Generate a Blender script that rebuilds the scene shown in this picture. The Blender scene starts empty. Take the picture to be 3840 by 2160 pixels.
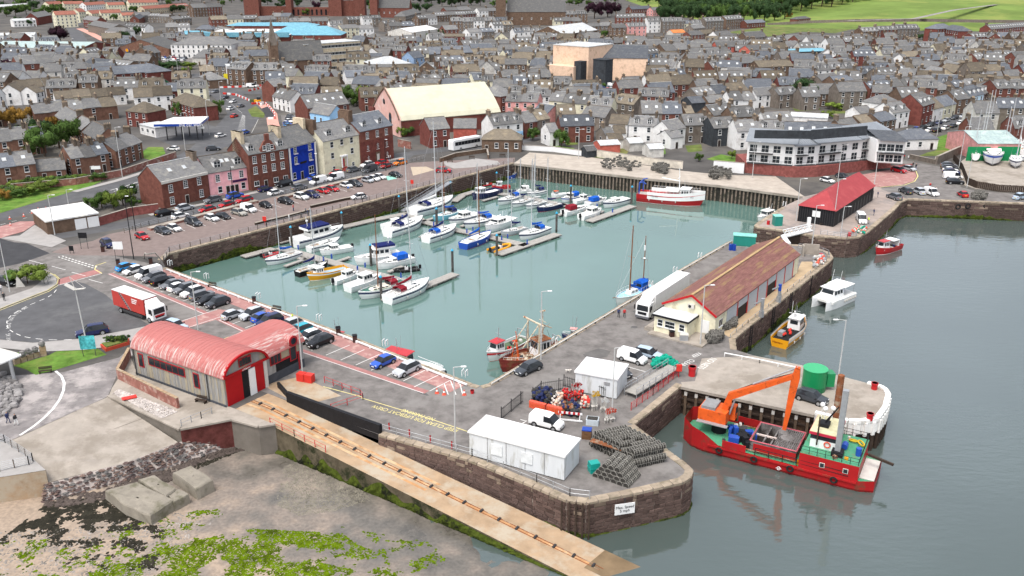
import bpy,bmesh,math,random
from mathutils import Vector,Matrix,Euler,noise,geometry
random.seed(7)
import time;TT=time.time()
RND=random.random
def U(a,b):return a+(b-a)*random.random()
PI=math.pi
sc=bpy.context.scene
COL=sc.collection
FPX,YH,HC=3350.,-150.,57.
TH=math.atan((1080-YH)/FPX);CT,ST=math.cos(TH),math.sin(TH)
cam=bpy.data.cameras.new('camera');cam.sensor_width=36;cam.lens=FPX/3840*36
cam.clip_start=1;cam.clip_end=9000
camo=bpy.data.objects.new('camera',cam);COL.objects.link(camo)
camo.location=(0,0,HC);camo.rotation_euler=(PI/2-TH,0,0)
sc.camera=camo
SUN_EL,SUN_AZ=math.radians(64),math.radians(212)
wd=bpy.data.worlds.new('World');sc.world=wd;wd.use_nodes=True
nt=wd.node_tree;bg=nt.nodes['Background']
sky=nt.nodes.new('ShaderNodeTexSky');sky.sky_type='NISHITA';sky.sun_disc=False
sky.sun_elevation=SUN_EL;sky.sun_rotation=SUN_AZ
sky.air_density=1.0;sky.dust_density=4.0;sky.ozone_density=1.0
hs=nt.nodes.new('ShaderNodeHueSaturation');hs.inputs['Saturation'].default_value=0.42
nt.links.new(sky.outputs[0],hs.inputs['Color'])
tcw=nt.nodes.new('ShaderNodeTexCoord');cn=nt.nodes.new('ShaderNodeTexNoise')
cn.inputs['Scale'].default_value=2.0;cn.inputs['Detail'].default_value=3
nt.links.new(tcw.outputs['Generated'],cn.inputs['Vector'])
cr=nt.nodes.new('ShaderNodeMapRange');cr.inputs[1].default_value=.3;cr.inputs[2].default_value=.7
cr.inputs[3].default_value=.55;cr.inputs[4].default_value=1.5
nt.links.new(cn.outputs['Fac'],cr.inputs[0])
cm=nt.nodes.new('ShaderNodeMixRGB');cm.blend_type='MULTIPLY';cm.inputs[0].default_value=1
nt.links.new(hs.outputs[0],cm.inputs[1]);nt.links.new(cr.outputs[0],cm.inputs[2])
nt.links.new(cm.outputs[0],bg.inputs['Color']);bg.inputs['Strength'].default_value=0.15
sl=bpy.data.lights.new('sun','SUN');sl.energy=0.9;sl.angle=math.radians(20);sl.color=(1,.965,.92)
so=bpy.data.objects.new('sun',sl);COL.objects.link(so)
sd=Vector((math.sin(SUN_AZ)*math.cos(SUN_EL),math.cos(SUN_AZ)*math.cos(SUN_EL),math.sin(SUN_EL)))
so.rotation_euler=sd.to_track_quat('Z','Y').to_euler();so.location=(0,-50,200)
sc.view_settings.view_transform='Standard';sc.view_settings.look='None'
sc.view_settings.exposure=1.0;sc.view_settings.gamma=1;sc.view_settings.use_curve_mapping=False
sc.cycles.max_bounces=5;sc.cycles.diffuse_bounces=3;sc.cycles.glossy_bounces=3
sc.cycles.transparent_max_bounces=8;sc.cycles.caustics_reflective=False;sc.cycles.caustics_refractive=False
sc.cycles.use_denoising=True
REG=dict(a=(0,0,2.0125),b=(1280,0,2.0125),c=(2560,0,2.0125),d=(0,720,2.0125),e=(1280,720,2.0125),f=(2560,720,2.0125),g=(0,1440,2.0125),h=(1280,1440,2.0125),i=(2560,1440,2.0125),A=(380,1140,3.22),B=(1880,1300,3.22),C=(2520,1340,2.683),D=(0,1240,4.025),M=(900,780,3.22),N=(1400,600,3.22),O=(1700,600,2.576),P=(1180,1100,2.576),Q=(560,600,3.22),S=(3300,360,3.622),T=(2360,860,3.22),U=(800,380,3.22),V=(0,860,2.275),n=(0,0,1))
def W(k,x,y,z=0.):
 ox,oy,s=REG[k];a=(ox+x/s-1920)/FPX;b=(oy+y/s-1080)/FPX
 d=Vector((a,CT-b*ST,-ST-b*CT));t=(z-HC)/d.z
 return Vector((d.x*t,d.y*t,z))
def WL(k,pts,z=0.):return[W(k,x,y,z)for x,y in pts]
def pxl(p):
 dep=p[1]*CT-(p[2]-HC)*ST
 return 1920+FPX*p[0]/max(dep,.1),1080-FPX*(p[1]*ST+(p[2]-HC)*CT)/max(dep,.1)
def atxy(k,x,y,depth):
 ox,oy,s=REG[k];a=(ox+x/s-1920)/FPX;b=(oy+y/s-1080)/FPX
 d=Vector((a,CT-b*ST,-ST-b*CT));t=depth/d.y
 return Vector((d.x*t,depth,HC+d.z*t))
ZW=-4.5
class MB:
 def __init__(s):s.v=[];s.f=[];s.m=[]
 def add(s,vs,fs,m=0):
  o=len(s.v);s.v+=[tuple(p)for p in vs]
  for f in fs:s.f.append([i+o for i in f]);s.m.append(m)
  return s
 def box(s,x0,x1,y0,y1,z0,z1,m=0,M=None):
  vs=[(x0,y0,z0),(x1,y0,z0),(x1,y1,z0),(x0,y1,z0),(x0,y0,z1),(x1,y0,z1),(x1,y1,z1),(x0,y1,z1)]
  if M:vs=[M@Vector(p)for p in vs]
  return s.add(vs,[(0,3,2,1),(4,5,6,7),(0,1,5,4),(1,2,6,5),(2,3,7,6),(3,0,4,7)],m)
 def obox(s,c,sx,sy,sz,rz=0,m=0):
  return s.box(-sx/2,sx/2,-sy/2,sy/2,0,sz,m,Matrix.Translation(c)@Matrix.Rotation(rz,4,'Z'))
 def bar(s,p,q,w,h,m=0):
  p,q=Vector(p),Vector(q);d=q-p;L=d.length
  if L<1e-6:return s
  x=d/L;up=Vector((0,0,1))if abs(x.z)<.95 else Vector((0,1,0))
  y=up.cross(x).normalized();z=x.cross(y)
  vs=[]
  for a in(p,q):
   for(i,j)in((-1,-1),(1,-1),(1,1),(-1,1)):vs.append(a+y*i*w/2+z*j*h/2)
  return s.add(vs,[(0,3,2,1),(4,5,6,7),(0,1,5,4),(1,2,6,5),(2,3,7,6),(3,0,4,7)],m)
 def tube(s,p,q,r,n=6,r2=None,m=0,cap=True):
  p,q=Vector(p),Vector(q);d=q-p
  if d.length<1e-6:return s
  x=d.normalized();up=Vector((0,0,1))if abs(x.z)<.95 else Vector((0,1,0))
  y=up.cross(x).normalized();z=x.cross(y);r2=r if r2 is None else r2
  vs=[a+(y*math.cos(2*PI*i/n)+z*math.sin(2*PI*i/n))*rr for a,rr in((p,r),(q,r2))for i in range(n)]
  fs=[(i,(i+1)%n,n+(i+1)%n,n+i)for i in range(n)]
  if cap:fs+=[tuple(range(n-1,-1,-1)),tuple(range(n,2*n))]
  return s.add(vs,fs,m)
 def path(s,pts,r,n=5,m=0):
  for a,b in zip(pts,pts[1:]):s.tube(a,b,r,n,m=m)
  return s
 def prism(s,poly,z0,z1,m=0,bottom=True):
  n=len(poly);P2=[Vector((p[0],p[1],0))for p in poly]
  tri=geometry.tessellate_polygon([P2])
  zt=z1 if isinstance(z1,(list,tuple))else[z1]*n
  area=sum(P2[i].x*P2[(i+1)%n].y-P2[(i+1)%n].x*P2[i].y for i in range(n))
  vs=[(p.x,p.y,z0)for p in P2]+[(p.x,p.y,zt[i])for i,p in enumerate(P2)]
  fs=[]
  for t in tri:
   a,b,c=t
   up=(P2[b]-P2[a]).cross(P2[c]-P2[a]).z>0
   t2=(a,b,c)if up else(a,c,b)
   fs.append(tuple(i+n for i in t2))
   if bottom:fs.append(tuple(reversed(t2)))
  for i in range(n):
   j=(i+1)%n
   fs.append((i,j,n+j,n+i)if area>0 else(j,i,n+i,n+j))
  return s.add(vs,fs,m)
 def sheet(s,poly,z=None,m=0):
  P2=[Vector((p[0],p[1],0))for p in poly]
  vs=[(p[0],p[1],p[2]if z is None else z)for p in poly];fs=[]
  for t in geometry.tessellate_polygon([P2]):
   a,b,c=t
   fs.append((a,b,c)if(P2[b]-P2[a]).cross(P2[c]-P2[a]).z>0 else(a,c,b))
  return s.add(vs,fs,m)
 def ribbon(s,pts,w,z=None,m=0):
  n=len(pts);L=[];R=[]
  for i in range(n):
   d=(Vector(pts[min(i+1,n-1)])-Vector(pts[max(i-1,0)]));d.z=0;d.normalize()
   o=Vector((-d.y,d.x,0))*w/2;p=Vector(pts[i])
   if z is not None:p.z=z
   L.append(p+o);R.append(p-o)
  return s.add(L+R,[(n+i,n+i+1,i+1,i)for i in range(n-1)],m)
 def rings(s,rs,m=0,cap=True,closed=True,tags=None):
  n=len(rs[0]);vs=[p for r in rs for p in r];o=len(s.v);s.v+=[tuple(p)for p in vs]
  for i in range(len(rs)-1):
   for j in range(n if closed else n-1):
    k=(j+1)%n
    s.f.append([o+i*n+j,o+i*n+k,o+(i+1)*n+k,o+(i+1)*n+j])
    s.m.append(tags(i,j)if tags else m)
  if cap:
   s.f.append([o+j for j in range(n-1,-1,-1)]);s.m.append(m)
   s.f.append([o+(len(rs)-1)*n+j for j in range(n)]);s.m.append(m)
  return s
 def ball(s,c,r,n=8,k=5,m=0,sz=1.):
  c=Vector(c);rs=[]
  for i in range(k+1):
   a=-PI/2+PI*i/k
   rs.append([c+Vector((math.cos(a)*r*math.cos(2*PI*j/n)+1e-4*j,math.cos(a)*r*math.sin(2*PI*j/n),math.sin(a)*r*sz))for j in range(n)])
  return s.rings(rs,m)
 def torus(s,c,R,r,axis=(0,0,1),n=12,k=5,m=0):
  q=Vector((0,0,1)).rotation_difference(Vector(axis));c=Vector(c);rs=[]
  for i in range(n+1):
   a=2*PI*i/n
   rs.append([c+q@Vector(((R+r*math.cos(2*PI*j/k))*math.cos(a),(R+r*math.cos(2*PI*j/k))*math.sin(a),r*math.sin(2*PI*j/k)))for j in range(k)])
  return s.rings(rs,m,cap=False)
 def mesh(s,name='m',smooth=False):
  me=bpy.data.meshes.new(name);me.from_pydata(s.v,[],s.f)
  if any(s.m):me.polygons.foreach_set('material_index',s.m)
  if smooth:me.polygons.foreach_set('use_smooth',[True]*len(s.f))
  me.update();return me
def link(o,parent=None):
 COL.objects.link(o)
 if parent:o.parent=parent
 return o
class Fake:
 def __init__(s,me,mats,parent,loc,rz):
  s.me=me;s.mats=mats;s.parent=parent;s.location=Vector(loc)if loc is not None else Vector();s.rotation_euler=(0,0,rz);s.scale=(1,1,1)
 def __setitem__(s,k,v):pass
 def mx(s):
  M=Matrix.LocRotScale(s.location,Euler(s.rotation_euler),s.scale);return s.parent.mx()@M if s.parent else M
FK=None
def join_fakes(fk,name,label):
 V=[];F=[];MI=[];ml=[];idx={};cache={}
 for f in fk:
  if f.me is None:continue
  if isinstance(f.me,MB):vs,fs,mi,mm=[Vector(v)for v in f.me.v],f.me.f,f.me.m,f.mats
  else:
   if f.me.name not in cache:cache[f.me.name]=([v.co.copy()for v in f.me.vertices],[list(q.vertices)for q in f.me.polygons],[q.material_index for q in f.me.polygons],list(f.me.materials))
   vs,fs,mi,mm=cache[f.me.name];mm=f.mats or mm
  M=f.mx();b0=len(V);V.extend((M@v)[:]for v in vs)
  for q,m_ in zip(fs,mi):
   m_=mm[min(m_,len(mm)-1)]
   if m_ not in idx:idx[m_]=len(ml);ml.append(m_)
   F.append([i+b0 for i in q]);MI.append(idx[m_])
 me=bpy.data.meshes.new(name);me.from_pydata(V,[],F);me.polygons.foreach_set('material_index',MI)
 for m_ in ml:me.materials.append(m_)
 me.update();o=link(bpy.data.objects.new(name,me));o['kind']='stuff';o['label']=label;return o
def ob(name,me,mats=None,parent=None,loc=None,rz=0,own=False):
 if FK is not None:
  f=Fake(me,mats if mats is None or isinstance(mats,(list,tuple))else[mats],parent,loc,rz);FK.append(f);return f
 if isinstance(me,MB):me=me.mesh(name)
 if mats is not None and not isinstance(mats,(list,tuple)):mats=[mats]
 if mats is not None and not own and len(me.materials)==0:
  for m in mats:me.materials.append(m)
 o=bpy.data.objects.new(name,me)
 if own:
  while len(me.materials)<len(mats):me.materials.append(None)
  for i,m in enumerate(mats):o.material_slots[i].link='OBJECT';o.material_slots[i].material=m
 if loc is not None:o.location=loc
 if rz:o.rotation_euler=(0,0,rz)
 return link(o,parent)
def tag(o,label,cat,group=None,same=False):
 o['label']=label;o['category']=cat
 if group:o['group']=group
 if same:SAME.add(o.name)
 THINGS.append(o);return o
SAME=set();THINGS=[]
def thing(name,label,cat,loc=(0,0,0),rz=0,group=None,same=False):
 if FK is not None:return Fake(None,None,None,loc,rz)
 o=bpy.data.objects.new(name,None);o.location=loc;o.rotation_euler=(0,0,rz);o.empty_display_size=.5
 link(o);return tag(o,label,cat,group,same)
def struct(name,me,m,kind='structure'):
 o=ob(name,me,m);o['kind']=kind;return o
MATS={}
def mat(name,col=(.5,.5,.5),rough=.75,var=.14,s=1.2,bump=0.,metal=0.,stain=None,rnd=0.,stretch=(1,1,1),spec=.1,coord='obj',hues=None):
 if name in MATS:return MATS[name]
 m=bpy.data.materials.new(name);m.use_nodes=True;t=m.node_tree;N=t.nodes;L=t.links
 b=N['Principled BSDF'];b.inputs['Roughness'].default_value=rough;b.inputs['Metallic'].default_value=metal
 b.inputs['Specular IOR Level'].default_value=spec
 c=Vector(col[:3])
 if var<=0 and not stain and not rnd:
  b.inputs['Base Color'].default_value=(*c,1);MATS[name]=m;return m
 if coord=='world':src=N.new('ShaderNodeNewGeometry').outputs['Position']
 else:src=N.new('ShaderNodeTexCoord').outputs['Object']
 if stretch!=(1,1,1):
  mp=N.new('ShaderNodeMapping');mp.inputs['Scale'].default_value=stretch;L.new(src,mp.inputs[0]);src=mp.outputs[0]
 oi=N.new('ShaderNodeObjectInfo')if(rnd or coord!='world')else None
 if coord!='world':
  vm=N.new('ShaderNodeVectorMath');vm.operation='ADD';L.new(src,vm.inputs[0])
  mu=N.new('ShaderNodeMath');mu.operation='MULTIPLY';mu.inputs[1].default_value=97.;L.new(oi.outputs['Random'],mu.inputs[0])
  L.new(mu.outputs[0],vm.inputs[1]);src=vm.outputs[0]
 nz=N.new('ShaderNodeTexNoise');nz.inputs['Scale'].default_value=s;nz.inputs['Detail'].default_value=6;nz.inputs['Roughness'].default_value=.65
 L.new(src,nz.inputs['Vector'])
 rmp=N.new('ShaderNodeValToRGB');L.new(nz.outputs['Fac'],rmp.inputs[0])
 e=rmp.color_ramp.elements;e[0].position=.32;e[1].position=.68
 e[0].color=(*(c*(1-var)),1);e[1].color=(*[min(1,k)for k in c*(1+var)],1)
 out=rmp.outputs[0]
 if stain:
  sc_,amt,ss=stain[0],stain[1],stain[2]
  n2=N.new('ShaderNodeTexNoise');n2 .inputs['Scale'].default_value=ss;n2 .inputs['Detail'].default_value=7;n2 .inputs['Roughness'].default_value=.7
  L.new(src,n2 .inputs['Vector'])
  mr=N.new('ShaderNodeMapRange');mr.inputs[1].default_value=.5+.2*(1-amt)-.1;mr.inputs[2].default_value=mr.inputs[1].default_value+.12
  L.new(n2 .outputs['Fac'],mr.inputs[0])
  mx=N.new('ShaderNodeMixRGB');L.new(mr.outputs[0],mx.inputs[0]);L.new(out,mx.inputs[1]);mx.inputs[2].default_value=(*sc_,1);out=mx.outputs[0]
 if rnd:
  mr2=N.new('ShaderNodeMapRange');mr2 .inputs[3].default_value=1-rnd;mr2 .inputs[4].default_value=1+rnd;L.new(oi.outputs['Random'],mr2 .inputs[0])
  m2=N.new('ShaderNodeMixRGB');m2 .blend_type='MULTIPLY';m2 .inputs[0].default_value=1;L.new(out,m2 .inputs[1]);L.new(mr2 .outputs[0],m2 .inputs[2]);out=m2 .outputs[0]
 L.new(out,b.inputs['Base Color'])
 if bump:
  bp=N.new('ShaderNodeBump');bp.inputs['Strength'].default_value=bump;bp.inputs['Distance'].default_value=.05;L.new(nz.outputs['Fac'],bp.inputs['Height']);L.new(bp.outputs[0],b.inputs['Normal'])
 MATS[name]=m;return m
def paint(name,col,rough=.28,var=.04):return mat(name,col,rough,var,1.5,spec=.3)
def flat(name,col,rough=.6):return mat(name,col,rough,.06,2.)
ASPHALT=mat('asphalt',(.155,.143,.134),.9,.3,.5,stain=((.2,.188,.176),.45,.12),coord='world')
ROADM=mat('road_asphalt',(.09,.09,.093),.9,.16,.3,stain=((.12,.12,.12),.35,.1),coord='world')
TOWNG=mat('town_ground',(.085,.08,.075),.95,.3,.06,stain=((.12,.11,.095),.5,.03),coord='world')
PAVE=mat('pavement_slabs',(.3,.285,.27),.9,.1,.6,coord='world')
SETTS=mat('brown_setts',(.185,.145,.132),.9,.14,.7,coord='world')
REDPAVE=mat('red_paving',(.32,.17,.155),.9,.13,.8,stain=((.42,.28,.25),.45,.5),coord='world')
REDROAD=mat('red_road_surface',(.31,.15,.14),.9,.15,.8,coord='world')
CONC=mat('concrete',(.31,.275,.235),.9,.14,.5,stain=((.23,.2,.165),.55,.16),coord='world',bump=.2)
CONC2=mat('sandy_concrete',(.33,.235,.15),.9,.18,.5,stain=((.37,.315,.24),.6,.2),coord='world',bump=.2)
PROM=mat('promenade_tarmac',(.185,.17,.165),.95,.26,.5,stain=((.33,.3,.285),.62,.2),coord='world')
WHITELINE=mat('road_paint',(.62,.61,.58),.8,.18,2.,coord='world')
YELLINE=mat('yellow_road_paint',(.6,.52,.22),.8,.15,2.,coord='world')
GRASS=mat('lawn_grass',(.09,.17,.028),.95,.4,.5,stain=((.16,.2,.05),.5,.12),coord='world',bump=.4)
SCRUB=mat('rough_grass',(.1,.13,.035),.95,.45,.25,stain=((.17,.16,.06),.5,.07),coord='world',bump=.6)
FIELD=mat('hill_field_grass',(.125,.18,.042),.95,.25,.02,stain=((.2,.23,.06),.5,.012),coord='world')
STONE=[mat('quay_stone_%s'%k,c,.9,.25,1.1,bump=.5,rnd=.3,coord='obj')for k,c in(('brown',(.098,.066,.056)),('pale',(.19,.145,.11)))]
STONEW=mat('quay_stone_wall',(.09,.064,.054),.9,.3,.8,stain=((.13,.1,.08),.5,.4),coord='world',bump=.4)
MORTAR=mat('lime_mortar',(.24,.2,.17),.95,.25,1.,coord='world')
COPING=mat('coping_stone',(.3,.245,.185),.9,.2,.9,stain=((.2,.17,.12),.45,.7),coord='obj',bump=.4,rnd=.15)
WEED=mat('wall_seaweed',(.045,.06,.008),.95,.5,1.6,stain=((.01,.011,.006),.55,.5),coord='world',bump=.8)
DKWEED=mat('dark_seaweed',(.022,.02,.014),.9,.5,1.2,coord='world',bump=.8)
GRNWEED=mat('green_weed',(.078,.12,.003),1.,.5,1.4,stain=((.035,.052,.003),.5,.8),coord='world',bump=.8,spec=.05)
WHITE=mat('white_paint',(.7,.7,.69),.5,.05,1.5)
WHITEH=mat('white_gelcoat',(.74,.74,.73),.3,.04,1.,spec=.5)
OFFW=mat('off_white',(.5,.48,.44),.6,.08,1.5)
BLACK=mat('black_paint',(.016,.016,.018),.5,.2,2.)
RUBBER=mat('black_rubber',(.02,.02,.02),.85,.2,3.)
DKMETAL=mat('dark_steel',(.05,.05,.052),.5,.2,2.)
STEEL=mat('galvanised_steel',(.34,.35,.36),.45,.12,2.,metal=.4)
POLE=mat('lamp_post_grey',(.44,.44,.43),.5,.08,2.)
WOODD=mat('dark_timber',(.05,.036,.028),.85,.3,2.,bump=.3)
WOODW=mat('weathered_boards',(.3,.285,.26),.9,.16,1.5,coord='world',bump=.2)
WOODB=mat('brown_timber',(.16,.085,.045),.6,.25,2.)
RUST=mat('rust',(.2,.075,.035),.9,.35,1.5,stain=((.3,.26,.2),.4,.7),bump=.3)
GLASS=mat('window_glass',(.022,.027,.032),.08,.3,.6,spec=.25)
CARGLASS=mat('car_glass',(.018,.021,.025),.06,.2,.6,spec=.35)
CYANCAP=paint('cyan_cap',(.02,.3,.5))
BLUEP=paint('blue_paint',(.012,.05,.3));REDP=paint('red_paint',(.42,.016,.02));NAVY=paint('navy_paint',(.012,.018,.07))
ORANGE=mat('orange_paint',(.62,.1,.02),.45,.12,1.2,stain=((.3,.06,.02),.3,1.));YELLOW=paint('yellow_paint',(.68,.3,.01));GREENP=paint('green_paint',(.01,.2,.07))
REDPLAS=mat('red_plastic',(.55,.04,.03),.4,.1,2.);ORPLAS=mat('orange_plastic',(.6,.1,.06),.45,.1,2.)
def water(name,col,bs,bd,stretch):
 m=bpy.data.materials.new(name);m.use_nodes=True;t=m.node_tree;N=t.nodes;L=t.links
 b=N['Principled BSDF'];b.inputs['Roughness'].default_value=.03;b.inputs['IOR'].default_value=1.85
 g=N.new('ShaderNodeNewGeometry');mp=N.new('ShaderNodeMapping');mp.inputs['Scale'].default_value=stretch;mp.inputs['Rotation'].default_value=(0,0,.5);L.new(g.outputs['Position'],mp.inputs[0])
 n1=N.new('ShaderNodeTexNoise');n1 .inputs['Scale'].default_value=bs;n1 .inputs['Detail'].default_value=3;L.new(mp.outputs[0],n1 .inputs['Vector'])
 n2=N.new('ShaderNodeTexNoise');n2 .inputs['Scale'].default_value=.045;n2 .inputs['Detail'].default_value=4;L.new(g.outputs['Position'],n2 .inputs['Vector'])
 mr=N.new('ShaderNodeMapRange');mr.inputs[1].default_value=.35;mr.inputs[2].default_value=.65;mr.inputs[3].default_value=.25;mr.inputs[4].default_value=1;L.new(n2 .outputs['Fac'],mr.inputs[0])
 ml=N.new('ShaderNodeMath');ml.operation='MULTIPLY';L.new(n1 .outputs['Fac'],ml.inputs[0]);L.new(mr.outputs[0],ml.inputs[1])
 bp=N.new('ShaderNodeBump');bp.inputs['Strength'].default_value=1;bp.inputs['Distance'].default_value=bd;L.new(ml.outputs[0],bp.inputs['Height']);L.new(bp.outputs[0],b.inputs['Normal'])
 r=N.new('ShaderNodeValToRGB');c=Vector(col);e=r.color_ramp.elements;e[0].position=.35;e[1].position=.65;e[0].color=(*(c*.94),1);e[1].color=(*(c*1.05),1)
 L.new(n2 .outputs['Fac'],r.inputs[0]);L.new(r.outputs[0],b.inputs['Base Color'])
 return m
WATER_IN=water('basin_water',(.09,.16,.138),1.3,.01,(1,1,1))
WATER_OUT=water('tidal_water',(.06,.08,.073),.8,.05,(.6,1.5,1))
ORD='first second third fourth fifth sixth seventh eighth ninth tenth eleventh twelfth thirteenth fourteenth fifteenth sixteenth seventeenth eighteenth nineteenth'.split()
TENS={20:'twent',30:'thirt',40:'fort',50:'fift',60:'sixt',70:'sevent',80:'eight',90:'ninet'}
def ordinal(i):
 if i<20:return ORD[i-1]
 if i%10==0 and i<100:return TENS[i]+'ieth'
 if i<100:return TENS[i//10*10]+'y-'+ORD[i%10-1]
 return 'hundred-and-'+ordinal(i-100)
def n_(*p,z=0.):return[W('n',x,y,z)for x,y in p]
SL,SR=Vector((-37.4,107.8,0)),Vector((-34.2,112.4,0))
EL,ER=Vector((8.8,76.6,0)),Vector((15.2,79.3,0))
PIER=n_((1419,1629),(1757,1723),(2000,1822),(2125,1876),(2199,1885),(2373,1850),(2560,1808),(2590,1788),(2598,1764),(2575,1742))
DOCKW=n_((2575,1742),(2375,1592),(2557,1443))
PIER2=n_((2557,1443),(3057,1549),(3180,1579),(3228,1580),(3288,1571),(3318,1530),(3331,1482),(3320,1463),(3303,1452),(3254,1437),(3154,1411),(3008,1370),(2829,1334),(2760,1312))
FISHW=n_((2760,1312),(2754,1270),(2820,1214),(2966,1098),(3111,981),(3124,966),(3112,948),(3060,930),(2992,918))
SEQ=n_((2992,918),(2734,906),(2560,1006),(1831,1440),(1800,1448))
SWQ=n_((1800,1448),(1772,1440),(1280,1247),(621,1003))
NWQ=n_((621,1003),(607,975),(634,951),(1000,857),(1360,763),(1928,611))
NEQ=n_((1928,611),(2410,666),(2700,694),(3017,737))
NORTH=n_((3017,737),(2933,777),(2843,834),(2829,846),(2838,853),(2908,861),(3047,884),(3176,893),(3221,889),(3256,869),(3355,785),(3380,757),(3405,747),(3840,763),(4400,783))
LEFT=n_((-700,1903),(0,1790),(171,1763),(132,1728),(15,1656),(407,1487),(676,1612),(868,1575),(970,1602))
RB=SR.lerp(ER,.14)
coast=LEFT+[SL.lerp(EL,.14),SL,SR,RB]+PIER+DOCKW[1:]+PIER2[1:]+FISHW[1:]+SEQ[1:]+SWQ[1:]+NWQ[1:]+NEQ[1:]+NORTH[1:]
far=[Vector((900,160,0)),Vector((5000,300,0)),Vector((5000,7000,0)),Vector((-5000,7000,0)),Vector((-5000,20,0)),Vector((-300,40,0))]
struct('ground',MB().sheet(coast+far,0),TOWNG)
basin=SEQ[1:]+SWQ[1:]+NWQ[1:]+NEQ[1:]+NORTH[1:7]+[W('n',3047,886)]
def off(poly,d):
 c=sum(poly,Vector())/len(poly);return[p+(p-c).normalized()*d for p in poly]
struct('basin_water',MB().sheet(off(basin,3),ZW),WATER_IN)
struct('sea_water',MB().sheet([Vector((-600,-200,0)),Vector((1500,-200,0)),Vector((1500,330,0)),Vector((-600,330,0))],ZW-.012),WATER_OUT)
def inside(p,poly):
 r=False;n=len(poly)
 for i in range(n):
  a,b=poly[i],poly[(i+1)%n]
  if(a[1]>p[1])!=(b[1]>p[1])and p[0]<(b[0]-a[0])*(p[1]-a[1])/(b[1]-a[1])+a[0]:r=not r
 return r
def stone_mesh(seed,j=.06):
 R=random.Random(seed);m=MB();rs=[]
 for(y,k)in((0,1.),(.8,1.),(1.,.86)):
  rs.append([(sx*.5*k+R.uniform(-j,j)*.5,y+R.uniform(-j,j)*.6*(y>.5),sz*.5*k+R.uniform(-j,j)*.5)for sx,sz in((-1,-1),(1,-1),(1,1),(-1,1))])
 m.rings(rs);return m
STONES=[]
for i_ in range(8):
 mm=stone_mesh(i_);me=mm.mesh('stone');me.materials.append(STONE[0]if i_<6 else STONE[1]);STONES.append((me,mm))
COPMESH=[]
for i_ in range(4):
 mm=stone_mesh(50+i_,.03);me=mm.mesh('coping');me.materials.append(COPING);COPMESH.append(me)
def seglist(pts):
 return[(a,b,(b-a).length)for a,b in zip(pts,pts[1:])if(b-a).length>.05]
def masonry(name,label,pts,nparts=0,course=.5,blen=1.15,zt=-.32,zb=ZW-.4,weed=0,coping=True,side=1,cw=.9,stones=True,cat='wall',backmat=None):
 t=thing(name,label,cat,(0,0,0))
 back=MB();stone_list=[]
 for a,b,L in seglist(pts):
  d=(b-a)/L;o=Vector((d.y,-d.x,0))*side
  q=[a+o*.02,b+o*.02]
  back.add([(q[0].x,q[0].y,-7),(q[1].x,q[1].y,-7),(q[1].x,q[1].y,-.02),(q[0].x,q[0].y,-.02)],[(0,1,2,3)if side>0 else(3,2,1,0)])
  if stones:
   z=zt;row=0
   while z>zb:
    h=course*U(.85,1.15);x=-U(0,blen*.6)
    while x<L:
     w=blen*U(.65,1.4);x0,x1=max(x,0),min(x+w,L)
     if x1-x0>.15:
      stone_list.append((a+d*(x0+x1)/2+Vector((0,0,z-h/2)),math.atan2(o.y,o.x)-PI/2,x1-x0-.07,U(.06,.13),h-.065))
     x+=w
    z-=h;row+=1
 ob('wall_core',back,backmat or(MORTAR if stones else STONEW),t)
 stone_list.sort(key=lambda s:s[0].xy.length)
 st=MB()
 for i,(c,rz,w,dep,h)in enumerate(stone_list):
  vi=random.choice((0,1,2,3,4,5,0,1,2,3,6,7)if c.z>-1.6 else(0,1,2,3,4,5,5))
  if i<nparts:
   o=ob('stone',STONES[vi][0],None,t,c,rz);o.scale=(w,dep+.03,h)
  else:
   Mx=Matrix.Translation(c)@Matrix.Rotation(rz,4,'Z')@Matrix.Diagonal((w,dep+.03,h,1))
   st.add([Mx@Vector(p)for p in STONES[vi][1].v],STONES[vi][1].f[:-2]+STONES[vi][1].f[-1:],0 if vi<6 else 1)
 if st.v:
  o=ob('stonework',st,STONE,t);o['kind']='stuff'
 if coping:
  for a,b,L in seglist(pts):
   d=(b-a)/L;o=Vector((d.y,-d.x,0))*side;k=max(1,round(L/1.3));rz=math.atan2(o.y,o.x)-PI/2
   for i in range(k):
    c=a+d*L*(i+.5)/k-o*cw
    e=ob('coping_stone',random.choice(COPMESH),None,t,c+Vector((0,0,-.12+U(-.015,.015))),rz);e.scale=(L/k-.03,cw+.12,.36)
 if weed:
  wb=MB()
  for a,b,L in seglist(pts):
   d=(b-a)/L;o=Vector((d.y,-d.x,0))*side;nx=max(2,int(L/.35));nz=9;rs=[]
   for i in range(nx+1):
    p=a+d*L*i/nx;hh=weed*(.35+1.1*max(0,noise.noise(Vector((p.x*.09,p.y*.09,3)))+.3))*(.8+.4*noise.noise(p*.9))
    rs.append([p+o*(.13+.16*math.sin(PI*j/nz)**.5*(1+noise.noise(Vector((p.x*2,p.y*2,j*.7))))-(.12 if j==nz else 0))+Vector((0,0,ZW-.3+hh*j/nz))for j in range(nz+1)])
   wb.rings(rs,cap=False,closed=False)
  if side>0:wb.f=[list(reversed(f))for f in wb.f]
  o=ob('seaweed',wb,WEED,t);o['kind']='stuff'
 return t
masonry('quay_wall','long stone quay wall below the marina promenade, green weed at its foot',NWQ[1:],300,weed=2.1,side=1)
masonry('pier_wall','dark stone pier wall beside the lifeboat slip ending in a round nose',PIER,300,.46,1.05,weed=.7)
masonry('dock_wall','stone wall of the dock behind the red dredger',DOCKW,200,.46,1.0)
masonry('fish_quay_wall','stone wall below the fish market with green weed and ladders',FISHW,300,.5,1.2,weed=2.0)
masonry('north_pier_wall','rounded stone pier wall below the black red-roofed shed',NORTH[1:11],300,.45,1.1,weed=.7)
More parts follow.
